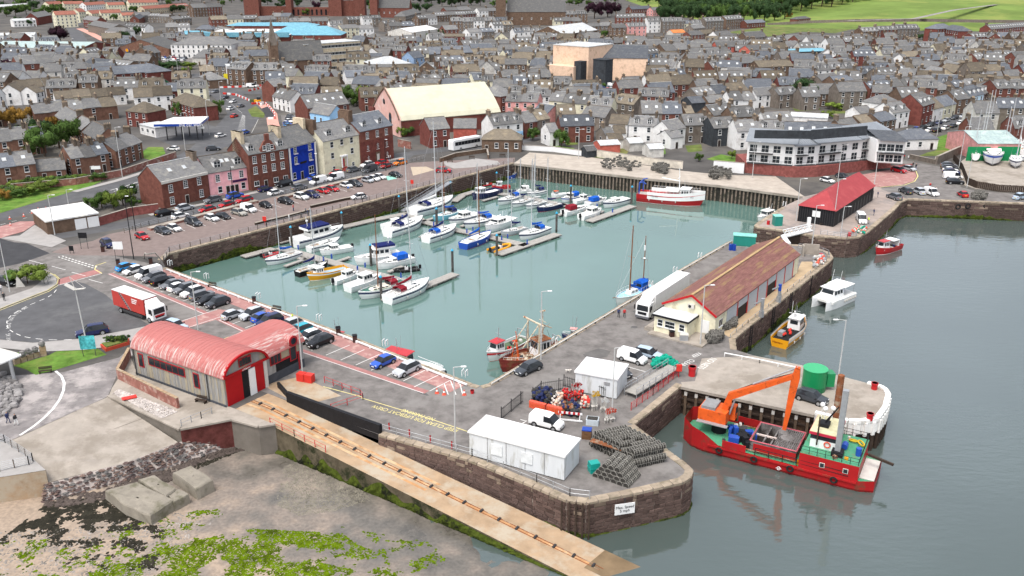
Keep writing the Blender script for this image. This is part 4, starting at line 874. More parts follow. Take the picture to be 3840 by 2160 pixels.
x=4.2;i=0;DGREY=mat('roller_door',(.4,.42,.44),.5,.08,1.,stretch=(1,1,6))
bays=7;bw=(L2-4.2-3.2)/bays
for i in range(bays):
 xx=4.2+bw*i
 if i in(1,4):ob('open_bay',MB().box(xx+.3,xx+bw-.05,y0-.03,y0+.02,0,er-.1),BLACK,t);ob('roller_door',MB().box(xx+.3,xx+bw-.05,y0-.1,y0-.04,2.2,er-.1),DGREY,t)
 else:ob('roller_door',MB().box(xx+.3,xx+bw-.05,y0-.08,y0,0,er-.1),DGREY,t)
 ob('red_post',MB().box(xx+bw-.05,xx+bw+.3,y0-.14,y0,0,er-.1),REDP,t)
window(t,(2.2,y0,1.9),0,(1.3,1.1,2,1),True)
ob('gable_door',MB().box(-.08,0,y0+1.0,y0+2.4,.4,2.6),WHITE,t)
an=ob('annexe',MB().box(-3.6,0,y0+3.2,y1-.1,0,3.1),CRW,t);ob('annexe_roof',MB().box(-3.9,.02,y0+2.9,y1+.15,3.1,3.3),mat('grey_felt',(.5,.51,.5),.7,.08,1.),t);ob('annexe_fascia',MB().box(-3.95,-3.9,y0+2.9,y1+.15,2.95,3.28).box(-3.9,0,y0+2.84,y0+2.9,2.95,3.28),BLACK,t)
for yy in(.2,.42,.56,.85):window(t,(-3.6,y1-(y1-y0-3.2)*yy,1.9),-PI/2,(.8,1.0,1,2),True)
ob('loading_step',MB().box(-5,0,y0-.2,y1+.3,0,.25).box(-3.7,-.2,y1,y1+1.2,0,.8).box(-3.7,-.2,y1+1.2,y1+1.6,0,.5),CONC,t)
ob('air_conditioner',MB().box(-.5,0,-.55,.55,4.2,4.9).tube((-.52,.15,4.55),(-.5,.15,4.55),.26,10,None,1),[OFFW,BLACK],t)
a,b=W('f',862,222),W('f',1140,262);c3=W('f',1432,62)
d=(c3-b);L3=d.length;rz=math.atan2(d.y,d.x);Dp=(b-a).length;cen=(a+c3)/2;eh=3.9
t=thing('black_shed','long black boarded shed with hipped red metal roof on the north pier','shed',cen,rz);FOOT.append((cen.x,cen.y,16))
Rr=mat('red_metal_roof',(.3,.05,.055),.6,.08,.5,stain=((.34,.07,.07),.3,.5))
ob('walls',MB().box(-L3/2,L3/2,-Dp/2,Dp/2,0,eh),BLACK,t)
hx,hy=L3/2+.3,Dp/2+.35;m=MB().add([(-hx,-hy,eh-.1),(hx,-hy,eh-.1),(hx,hy,eh-.1),(-hx,hy,eh-.1),(-hx+6,0,6.8),(hx-.1,0,6.8)],[(0,1,5,4),(1,2,5),(2,3,4,5),(3,0,4),(0,3,2,1)]);ob('roof',m,Rr,t)
for i in range(12):ob('door',MB().box(-L3/2+2.5+i*2.4,-L3/2+3.7+i*2.4,-Dp/2-.06,-Dp/2,.1,2.5),DKMETAL,t)
ob('white_notice',MB().box(-L3/2-.06,-L3/2,-.9,.9,1.7,3.1),WHITE,t)
for i in range(16):ob('board_seam',MB().box(-L3/2-.04,-L3/2,-Dp/2+Dp*i/16,-Dp/2+Dp*i/16+.06,0,eh-.1),DKMETAL,t)
def cabin(label,fl_,fr_,depth,h,panels=0,ov=.15,roofm=WHITE):
 c,rz,L=front_to(fl_,fr_,depth);t=thing('portable_cabin',label,'cabin',c,rz);FOOT.append((c.x,c.y,L/2))
 ob('walls',MB().box(-L/2,L/2,-depth/2,depth/2,.15,h),mat('cabin_panel',(.58,.6,.61),.5,.05,.8,stain=((.38,.38,.35),.35,.5),stretch=(1.5,1.5,.25)),t)
 ob('roof',MB().box(-L/2-ov,L/2+ov,-depth/2-ov,depth/2+ov,h,h+.25).box(-L/2,L/2,-depth/2,depth/2,h+.25,h+.32),roofm,t)
 for i in range(panels):ob('panel_joint',MB().box(-L/2+L*(i+1)/(panels+1)-.04,-L/2+L*(i+1)/(panels+1)+.04,-depth/2-.04,-depth/2,.15,h),STEEL,t)
 return t,L
t,L=cabin('long white portable cabin with flat roof beside the lobster creels',W('h',968,540),W('h',1680,735),4.4,3.2,4)
for x in(-L*.2,L*.12):ob('window_shutter',MB().box(x-.75,x+.75,-2.32,-2.2,1.1,2.5),mat('shutter_panel',(.6,.62,.62),.5),t)
for i in range(24):ob('roof_seam',MB().bar((-L/2+L*i/24,-2.2,3.54),(-L/2+L*i/24,2.2,3.54),.05,.05),OFFW,t)
for i in range(14):ob('roof_sheet',MB().box(-L/2+.02,L/2-.02,-2.2+4.4*i/14,-2.2+4.4*(i+.94)/14,3.5,3.535),WHITE,t)
t,L=cabin('small white flat-roofed cabin by the black fence with air vent',W('B',890,545),W('B',1390,640),5.0,3.0)
ob('vent',MB().box(1.2,2.0,-2.56,-2.5,1.9,2.4),STEEL,t)
t=thing('barrel_hall','large hall with cream curved roof and pink gable with tall arched window','hall')
a,b=W('b',240,985),W('b',500,985);a,b=W('b',245,970),W('b',505,985);gd=b-a;rzg=math.atan2(gd.y,gd.x);wH=gd.length
ax=W('b',1080,615,15)-W('b',330,668,15);LH=ax.length;rz=math.atan2(ax.y,ax.x)
rid0,rid1=W('b',330,668,15),W('b',1080,615,15);t.location=(rid0 .x,rid0 .y,0);t.rotation_euler=(0,0,rz);hw=12.5
for i in range(5):FOOT.append((*(rid0 .lerp(rid1,i/4)).xy,13))
prof=[(-hw,5.6),(-hw*.92,7.0),(-hw*.64,10.0),(-hw*.33,12.6),(0,15),(hw*.33,12.6),(hw*.64,10.0),(hw*.92,7.0),(hw,5.6)]
m=MB().rings([[(x,y,z)for y,z in prof]+[(x,y*.98,z-.3)for y,z in reversed(prof)]for x in(-.1,LH)]);ob('roof',m,mat('cream_membrane',(.5,.485,.37),.6,.06,.4,stain=((.44,.43,.33),.4,.15)),t)
ob('walls',MB().box(.2,LH,-hw+.3,hw-.3,0,6),wm('brick'),t)
ob('gable',MB().add([(-.3,y,z+.25)for y,z in prof]+[(-.3,hw,0),(-.3,-hw,0)]+[(.3,y,z+.25)for y,z in prof]+[(.3,hw,0),(.3,-hw,0)],[tuple(range(11)),tuple(range(21,10,-1))]+[(i,i+11,(i+1)%11+11,(i+1)%11)for i in range(11)]),mat('pink_render',(.6,.36,.31),.9,.1,.5,stain=((.62,.47,.42),.4,.3)),t)
m=MB();
for(p,q)in zip(prof,prof[1:]):m.bar((-.4,p[0],p[1]+.35),(-.4,q[0],q[1]+.35),.35,.5)
ob('gable_trim',m,wm('brown'),t)
ob('arched_window',MB().box(-.38,-.28,-hw*.35-.9,-hw*.35+.9,1.0,6.2).tube((-.38,-hw*.35,6.2),(-.28,-hw*.35,6.2),.9,14),GLASS,t);ob('window_surround',MB().box(-.35,-.29,-hw*.35-1.2,-hw*.35+1.2,.8,6.3).tube((-.35,-hw*.35,6.2),(-.29,-hw*.35,6.2),1.2,14),wm('brown'),t)
ob('round_window',MB().tube((-.4,.8,10.5),(-.28,.8,10.5),.95,14),GLASS,t)
t=thing('harbour_flats','modern white flats with balconies and curved grey roofs over red stone wall','apartment block')
fa=[W('c',*p)for p in((470,1305),(840,1340),(1010,1335),(1330,1295),(1570,1250))]
for p in fa:FOOT.append((p.x,p.y+6,9))
FOOT.extend([(W('c',900,1100).x,W('c',900,1180).y,16),(W('c',1300,1100).x,W('c',1300,1180).y,16)])
ob('stone_base',MB().prism(fa+[fa[-1]+Vector((3,12,0)),fa[0]+Vector((0,12,0))],0,3.0),mat('red_rubble',(.22,.075,.065),.95,.35,1.2,bump=.6,coord='world'),t)
def seg(a,b,z0,z1,dep,m_,nm):
 d=(b-a).normalized();n=Vector((-d.y,d.x,0));return ob(nm,MB().prism([a,b,b+n*dep,a+n*dep],z0,z1),m_,t)
ins=[fa[0]+Vector((.2,.4,0)),fa[1]+Vector((0,1.6,0)),fa[2]+Vector((0,2.4,0)),fa[3]+Vector((0,1.4,0)),fa[4]+Vector((.0,.8,0))]
tops=[9.0,8.6,9.0,9.2]
for i in range(4):
 a,b=ins[i],ins[i+1];seg(a,b,3,tops[i],11,WHITE,'walls');d=(b-a);L=d.length;d.normalize();n=Vector((-d.y,d.x,0));rz=math.atan2(d.y,d.x)
 o=a-n*.9-d*.6;q=b-n*.9+d*.6;zf=tops[i]+.2;m=MB().add([o+Vector((0,0,zf)),q+Vector((0,0,zf)),q+n*8+Vector((0,0,zf+2.4)),o+n*8+Vector((0,0,zf+2.4)),o+Vector((0,0,zf-.25)),q+Vector((0,0,zf-.25)),q+n*8+Vector((0,0,zf+2.1)),o+n*8+Vector((0,0,zf+2.1))],[(0,1,2,3),(4,7,6,5),(0,4,5,1),(1,5,6,2),(2,6,7,3),(3,7,4,0)])
 rf=ob('roof',m,mat('zinc_roof',(.24,.26,.28),.45,.08,.6,metal=.2),t)
 for k in range(int(L/.7)):ob('standing_seam',MB().bar(o+d*(k+.5)*.7+Vector((0,0,zf+.02)),o+d*(k+.5)*.7+n*8+Vector((0,0,zf+2.42)),.06,.08),MATS['zinc_roof'],rf)
 nw=max(2,int(L/3.2))
 for fz in(4.4,7.2):
  for k in range(nw):
   p=a+d*L*(k+.5)/nw+Vector((0,0,fz));window(t,p,rz,(1.9,1.9,2,2),True)
 for fz,e0,e1 in((5.9,.05,.55),(3.05,.02,.98)):
  p,q=a+d*L*e0-n*.75,a+d*L*e1-n*.75;bl=ob('balcony',MB().bar(p+n*.4+Vector((0,0,fz)),q+n*.4+Vector((0,0,fz)),1.6,.18),DKMETAL,t)
  ob('balustrade',MB().bar(p-n*.3+Vector((0,0,fz+1.0)),q-n*.3+Vector((0,0,fz+1.0)),.06,.06).bar(p-n*.3+Vector((0,0,fz+.15)),q-n*.3+Vector((0,0,fz+.15)),.04,.04),DKMETAL,bl)
  for k in range(max(2,int((q-p).length/1.5))+1):ob('baluster',MB().bar(p.lerp(q,k/max(2,int((q-p).length/1.5)))-n*.3+Vector((0,0,fz)),p.lerp(q,k/max(2,int((q-p).length/1.5)))-n*.3+Vector((0,0,fz+1)),.05,.05),DKMETAL,bl)
a,b=W('c',545,1012,12.6),W('c',1390,985,12.6);m=MB();mid=(a+b)/2+Vector((0,0,-.7))
m.bar(a,mid,.5,2.2);m.bar(mid,b,.5,2.6);ob('curved_parapet',m,wm('dark'),t)
a,b=W('c',1390,975,11.5),W('c',1600,985,11.5);m=MB();n=Vector((.25,-1,0)).normalized();m.add([a,b,b+n*7+Vector((0,0,-2)),a+n*7+Vector((0,0,-2)),a-n*6+Vector((0,0,-2)),b-n*6+Vector((0,0,-2))],[(0,3,2,1),(0,1,5,4)]);ob('end_roof',m,rm('blue'),t);ob('end_walls',MB().prism([a+n*5.4,b+n*5.4,b-n*5,a-n*5],3,9.6),WHITE,t);dd=(b-a).normalized();rr=math.atan2(dd.y,dd.x);[window(t,a.lerp(b,f_)+n*5.42+Vector((0,0,z_-11.5)),rr,(1.9,1.9,2,2),True)for f_ in(.2,.5,.8)for z_ in(4.4,7.4)];ob('balcony',MB().bar(a+n*6+Vector((0,0,-5.6)),b+n*6+Vector((0,0,-5.6)),1.4,.18).bar(a+n*6.6+Vector((0,0,-4.6)),b+n*6.6+Vector((0,0,-4.6)),.06,.06),DKMETAL,t)
ob('boundary_wall',MB().path(WL('c',[(770,1335),(1100,1300),(1450,1275),(1730,1245)]),.45,4),mat('red_rubble'),t)
def block(name,label,cat,k,fl_,fr_,depth,h,wall,roofm=None,storeys=0,cols=0,win=(1.3,1.1,2,1),para=.3):
 c,rz,L=front_to(W(k,*fl_),W(k,*fr_),depth);t=thing(name,label,cat,c,rz);foot(c,L,depth,rz)
 ob('walls',MB().box(-L/2,L/2,-depth/2,depth/2,-.3,h),wm(wall)if isinstance(wall,str)else wall,t)
 ob('roof',MB().box(-L/2-.2,L/2+.2,-depth/2-.2,depth/2+.2,h,h+para),roofm or rm('light'),t)
 for s in range(storeys):
  for i in range(cols):window(t,(-L/2+L*(i+.5)/cols,-depth/2,h*(s+.55)/storeys),0,win)
 return t,L,depth
t,L,D=block('theatre','big windowless beige theatre with stepped boxes above the car park','theatre','b',(1595,600),(1860,625),22,17,'beige',rm('light'))
ob('grey_tower',MB().box(L/2-5,L/2-1,-D/2-5,-D/2-.02,0,10.5),wm('dark'),t);ob('front_box',MB().box(-L/2+2,L/2-4,-D/2-7,-D/2-.02,0,8),wm('beige'),t);ob('low_block',MB().box(-L/2-6,-L/2+4,-D/2-8,-D/2-1,0,5),wm('beige'),t)
house(W('b',2050,590),-.12,34,18,11,16.5,'beige','blue','w0',label='long beige theatre auditorium with blue-grey pitched roof behind the theatre boxes',cat='theatre',name='theatre_auditorium')
block('dark_stair_tower','dark clad stair tower on the beige theatre','tower','b',(1895,640),(1990,650),6,12,'dark',wm('dark'))
block('office_block','four-storey beige flat-roofed office block with rows of windows','office','a',(2310,560),(2730,520),16,15,'sand',rm('light'),4,16,(2.2,1.3,3,1))
t,L,D=block('shopping_centre','long brick shopping centre with white roof and bright cyan eaves','shopping centre','a',(1510,345),(2180,345),60,7,'brick',rm('white'))
ob('cyan_eaves',MB().box(-L/2-1,L/2+1,-D/2-2,-D/2+.1,6,9.2),rm('cyan'),t)
house(W('a',2330,325),0,52,24,6.5,12,'brick','cyan','hw',label='brick pavilion with hipped cyan roof beside the big car park',cat='shopping centre',name='shop_pavilion')
house(W('a',1470,330),0,26,14,7,9,'brick','cyan','hw',label='small cyan-roofed brick shop left of the long shopping centre',cat='shopping centre',name='shop_pavilion')
house(W('a',2070,280),0,70,16,9,11,'brick','cyan','hw',label='cyan roofed rear wing behind the shopping centre',cat='shopping centre',name='shop_pavilion')
house(W('a',1575,425),-.05,38,22,8,12,'white','slate','h',label='square white building with pyramid slate roof by the supermarket car park',cat='hall',name='white_hall')
house(W('a',1990,470),-.08,72,34,4,7,'pale','slate','w0',label='wide low grey-roofed warehouse behind the shops',cat='warehouse',name='warehouse')
a=W('a',1080,430);t=house(a+Vector((0,14,0)),PI/2,30,34,5,10.5,'estate','slate','w0',label='supermarket with wide brick gable and round yellow sign',cat='supermarket',name='supermarket')
t=thing('shop_sign','tall pole sign with yellow disc beside the supermarket','sign',W('a',967,432));ob('board',MB().box(-1.1,1.1,-.2,.2,0,5),BLUEP,t);ob('disc',MB().tube((0,-.3,4.2),(0,-.2,4.2),1.0,16),YELLOW,t)
house(W('a',390,410),-.1,62,34,5.5,8,'brick','mint','w0',label='brick warehouse with pale green-white roof beside the dual carriageway',cat='warehouse',name='warehouse')
block('yellow_shop','white shop with bright yellow fascia at the road junction','shop','a',(1728,645),(1838,640),9,9,'white',rm('light'),3,3)
b_=THINGS[-1];ob('yellow_fascia',MB().box(-5.4,5.4,-4.8,-4.52,3.2,5.6),paint('bright_yellow',(.75,.62,.03)),b_)
t=thing('car_wash_canopy','white flat canopy with blue edge and car wash lettering','canopy',(0,0,0));zc=5.2
cp=WL('a',[(1160,938),(1310,885),(1575,878),(1510,932)],zc+.8);ob('roof',MB().prism(cp,zc+.75,zc+.85),mat('worn_white_roof',(.62,.61,.58),.7,.1,.5),t);ob('fascia',MB().prism(cp,zc,zc+.75),BLUEP,t);FOOT.append((*((cp[0]+cp[2])/2).xy,16))
for f0 in(.15,.5,.85):
 for g0 in(.25,.75):
  p=cp[0].lerp(cp[3],f0).lerp(cp[1].lerp(cp[2],f0),g0);ob('column',MB().tube((p.x,p.y,0),(p.x,p.y,zc),.2),DKMETAL,t)
dd=cp[3]-cp[0];sign_text('the car wash',cp[0].lerp(cp[3],.8)+Vector((0,-.06,-.42)),math.atan2(dd.y,dd.x),1.5,WHITE,t)
block('car_wash_kiosk','white kiosk with blue windows under the car wash canopy','kiosk','a',(1062,1010),(1180,1040),7,3.2,'white',rm('light'),1,3)
_,L0,_=block('garage_block','low stone garages with two white doors and white flat roof by the junction','garage','d',(365,325),(755,258),12,2.9,'brown',rm('white'))
gt=THINGS[-1]
for x in(L0*.14,L0*.385):ob('garage_door',MB().box(x-L0*.11,x+L0*.11,-6.08,-6,.1,2.5),WHITE,gt)
def church(label,c,rz,L,D,eh,rh,wall,tower=None,spire=0):
 t=house(c,rz,L,D,eh,rh,wall,'slate','w0',label=label,cat='church',name='church')
 for i in range(6):window(t,(-L/2+L*(i+.5)/6,-D/2,eh*.5),0,(1.0,1.7,2,4))
 if tower:
  x,w,h=tower;tw=ob('tower',MB().box(x-w/2,x+w/2,-D/2-w*.6,-D/2+w*.4,0,h),wm(wall),t)
  if spire:ob('spire',MB().add([(x-w/2,-D/2-w*.6,h),(x+w/2,-D/2-w*.6,h),(x+w/2,-D/2+w*.4,h),(x-w/2,-D/2+w*.4,h),(x,-D/2-w*.1,h+spire)],[(0,1,4),(1,2,4),(2,3,4),(3,0,4)]),wm('grey'),tw)
  for q in(-1,1):
   for r_ in(-1,1):ob('pinnacle',MB().tube((x+q*w/2,-D/2-w*.1+r_*w/2,h),(x+q*w/2,-D/2-w*.1+r_*w/2,h+3),.5,4,.05),wm(wall),tw)
 return t
church('grey church with tall pinnacled spire among the far roofs',W('b',1470,185),0,54,20,12,24,'brown',(-33,9,30),34)
church('red stone church with square tower near the wood',W('b',400,130),-.1,36,15,10,20,'red',(-19,8,30),0)
church('old kirk with steep grey roof and small pointed spire behind the shops',W('a',2255,560),.5,26,12,8,17,'brown',(-14,4,16),14)
t=thing('ruined_abbey','ruined red sandstone abbey towers at the top of the photo','ruin',W('a',2540,120));RS=wm('red');c=Vector((0,0,0))
for x,w,h in((0,14,42),(26,12,34),(-50,6,22),(-90,16,18)):ob('tower',MB().box(x-w/2,x+w/2,-6,6,0,h).box(x-w/2,x-w/4,-6,6,h,h+4).box(x+w/5,x+w/2,-6,6,h,h+3),RS,t)
for x0,x1,h in((-82,-50,10),(-48,-8,9),(7,20,16)):ob('ruined_wall',MB().box(x0,x1,-1,1,0,h),RS,t)
for i in range(8):ob('arch',MB().box(-46+i*5-1,-46+i*5+1,-1.06,-.98,1,6).tube((-46+i*5,-1.06,6),(-46+i*5,-.98,6),1,8),BLACK,t)
h_=house(W('b',1215,1150)+Vector((0,4,0)),-.08,12.5,7,4,6.6,'brown','lichen','h',True,'small stone shelter with lichened hip roof by the harbour corner','shelter',name='stone_hut')
c,rz,L=front_to(W('S',350,740),W('S',740,730),9);house(c,rz,12,8,3.4,6,'white','blue','h',True,'white seafront kiosk with blue-grey hip roof beside outdoor tables','cafe',name='kiosk')
c,rz,L=front_to(W('S',1270,880),W('S',1720,880),26);t=house(c+Vector((2,-3,0)),rz,L+3,20,5.2,7.4,'pink','mint','w0',True,'boatyard shed with pale metal roof and big green doors','boat shed',name='boat_shed',door=False)
for x in(-6,3):ob('green_door',MB().box(x-3.4,x+3.4,-10.1,-10,0,4.3),GREENP,t)
c,rz,L=front_to(W('c',655,470),W('c',1085,455),14);house(c,rz,L,14,5.5,6.6,'dark','cyan','w0',label='long dark football stand with pale cyan flat roof',cat='stand',name='football_stand')
over('football_pitch',WL('c',[(1080,430),(1150,400),(1250,400),(1200,440)]),GRASS,.03)
print('s3',time.time()-TT)
MARKS=[((2400,520),'the long white garden wall'),((380,1100),'the car wash canopy'),((560,560),'the car wash canopy'),((690,470),'the car wash canopy'),((200,200),'the pale green warehouse'),((480,240),'the supermarket gable'),((760,200),'the white pyramid-roofed hall'),((950,150),'the cyan-roofed shopping centre'),((920,270),'the yellow-fronted shop'),((1250,230),'the beige office block'),((1700,410),'the cream barrel-roofed hall'),((2300,240),'the beige theatre'),((1980,60),'the grey church spire'),((1480,50),'the red stone church'),((1290,30),'the ruined abbey'),((3000,210),'the dark football stand'),((3100,560),'the modern white flats'),((3420,540),'the seafront kiosk'),((2600,560),'the piled quay'),((1500,560),'the harbour front row'),((3450,90),'the hill fields'),((350,60),'the top left roundabout'),((250,700),'the low garages'),((3700,400),'the seafront lawn'),((2900,70),'the hillside wood')]
def near_mark(p):
 u,v=pxl(p);return min(MARKS,key=lambda m:math.hypot(m[0][0]-u,(m[0][1]-v)*1.6))[1]
def hlabel(wall,roof,fl,eh,c):
 return '%s%s %shouse, %s roof, by %s'%('tall ' if eh>7.2 else 'low ' if eh<4.7 else '',WALLN[wall],'dormered ' if 'd' in fl else '',ROOFN[roof],near_mark(c)[4:])
ALT=dict(red=('red','brown','red'),grey=('grey','brown','grey','white','red','cream'),brown=('brown','grey','brown','red'),white=('white','white','cream','white'))
def rows(k,s,near=False):
 for line in s.strip().split('\n'):
  p=line.split();x1,y1,x2,y2,rh,D=map(float,p[:6]);n=int(p[6]);eh=float(p[7]);wall=p[8];roof=p[9]if len(p)>9 else 'slate';fl=p[10]if len(p)>10 else 'g'
  a,b=ridge_to(k,x1,y1,x2,y2,rh);d=b-a;L=d.length;rz=math.atan2(d.y,d.x);d.normalize();x=0
  for i in range(n):
   l=L/n;c=a+d*(l*(i+.5));c.z=0;w=random.choice(ALT[wall])if n>1 and wall in ALT else wall;dh=U(-.25,.25)if n>1 else 0
   rf=roof if roof!='slate' or RND()>.2 else random.choice(('blue','lichen','blue','slate'))
   f2=fl if n==1 or 'x' in fl else fl.replace('d','')+random.choice(('d','d','s',''))if 'd' in fl else fl+random.choice(('','','s'))
   nr=c.y<330
   house(c,rz,l-.02,D+dh*.3,eh+dh,rh+dh,w,rf,f2,nr,hlabel(w,rf,f2,eh,c),group='town houses',name='terraced_house' if n>1 else 'tenement' if eh>7.2 else 'cottage' if eh<4.7 else 'house')
rows('a','''475 1105 760 1065 8 8 3 5 estate
760 1062 965 992 8 8 2 5 estate
-60 1170 228 1138 8 8 2 5 estate
262 1205 482 1187 5.4 7 1 2.8 estate
-60 982 305 950 8 8 3 5 estate
490 800 605 862 8 7.5 1 5 estate
610 868 700 912 7.5 7.5 1 5 estate
705 915 815 968 8 7.5 1 5 estate
225 780 850 725 8 8 5 5 estate
-60 800 40 795 7 8 1 4.5 estate
95 605 300 590 8.5 8 2 5.5 white tile x0
310 590 450 580 8.5 8 1 5.5 white tile x0
60 640 115 615 8.5 8 1 5.6 white tile 0g
200 655 262 640 7.5 7 1 5 white tile 0g
400 690 930 655 6.8 8 4 4.2 white tile x0
1000 662 1290 648 9 9 2 6 white tile g0
1010 762 1170 775 8.5 9 1 5.5 brick tile h
1365 690 1545 742 8.5 9 1 5.5 brick tile h
715 512 1100 482 11 13 2 8 brick blue g0
1060 470 1200 492 11 12 1 8 brick blue h
545 462 690 462 10 10 1 7 brick slate h
690 432 1010 466 10 11 2 7 grey slate 0
235 525 400 530 7 9 1 4.5 white slate h
440 505 590 515 7.5 10 1 4.8 brick slate hs
100 430 380 412 12 11 2 8.5 brown slate 0g
-60 490 55 488 8.5 8 1 5.5 red
70 370 300 362 8 9 1 5.5 white
-60 302 90 295 8.5 9 1 5.5 brick
1245 628 1500 610 7.5 9 1 4.5 brick blue s0
1150 578 1245 600 7.5 8 1 4.5 green slate 0w
1500 492 1610 488 7.5 9 1 5 brown
1560 535 1640 560 6.5 8 1 4 brown slate h
1760 462 1900 470 11 10 1 8 brown slate xd
1900 472 2110 470 10.5 9 1 7.5 brown slate xd
2185 580 2400 578 9 9 1 6 grey slate 0
2015 605 2110 590 9 7 1 6.5 red slate 0
2110 662 2245 692 8 7 2 5 white
2265 722 2576 690 10 10 1 6 red slate 0s
2365 772 2540 800 7.5 7 1 4.5 blue slate 0g
820 205 980 210 9 9 1 6.5 white slate h
965 168 1120 178 9.5 8 1 6.5 white slate xd
1160 245 1390 240 9.5 9 2 7 brick slate xd
720 155 900 185 9 14 1 6 grey slate 0w
660 118 760 130 10 9 1 7 brick
1010 95 1130 88 9 9 1 6 grey
1140 102 1300 108 8 9 2 6 grey
1280 122 1420 114 8.5 9 2 6 grey
1580 122 1940 112 10 12 3 7 grey
1430 30 1650 22 13 12 2 9 grey
1250 175 1430 172 9 9 2 6 grey
1490 188 1620 190 8 9 1 5 grey slate h
1650 195 1760 215 8.5 8 2 5.5 red slate d
1790 188 1940 182 8.5 8 1 5.5 grey slate h
1940 125 2060 118 9 9 1 6 grey
2060 96 2200 98 9 9 2 6 grey
2180 135 2340 132 9 8 2 6 brown slate d
2350 132 2480 130 9 8 1 6 red
2480 155 2576 152 9.5 8 1 6.5 white slate xd
1990 180 2120 175 8.5 8 2 5.5 brown
1860 235 2000 232 8 8 2 5.5 grey
230 98 340 80 11 10 1 7 brick slate 0
400 85 560 80 14 11 1 11 cream red 0g
560 66 612 62 13 9 1 10 cream red 0g
660 80 740 74 9 9 1 6 cream red 0g
750 74 905 70 10 9 1 7 cream red 0g
910 95 1010 92 8 9 1 5.5 cream red 0g
800 18 930 14 10 9 1 7 cream red 0g
960 2 1180 -4 12 9 2 9 cream red 0g
1060 48 1400 22 9 9 4 6 sand red 0g
340 14 450 8 12 9 1 9 cream red 0g
470 10 620 6 12 9 2 9 cream red 0g
620 20 780 10 11 9 2 8 white red 0g
1080 90 1010 120 8 8 1 5 red
85 142 255 136 7 13 1 5.5 white light 0
-40 248 270 242 6 14 2 4.5 white light 0
-40 35 230 25 8 16 3 6 pale light 0
110 260 230 255 7 10 1 5 pale light 0
2430 205 2576 195 9 8 1 6.5 cream
2390 240 2500 238 8 8 1 5.5 red
1440 262 1540 258 8 8 1 5 brick
1270 255 1400 262 8 9 2 5.5 brown''')
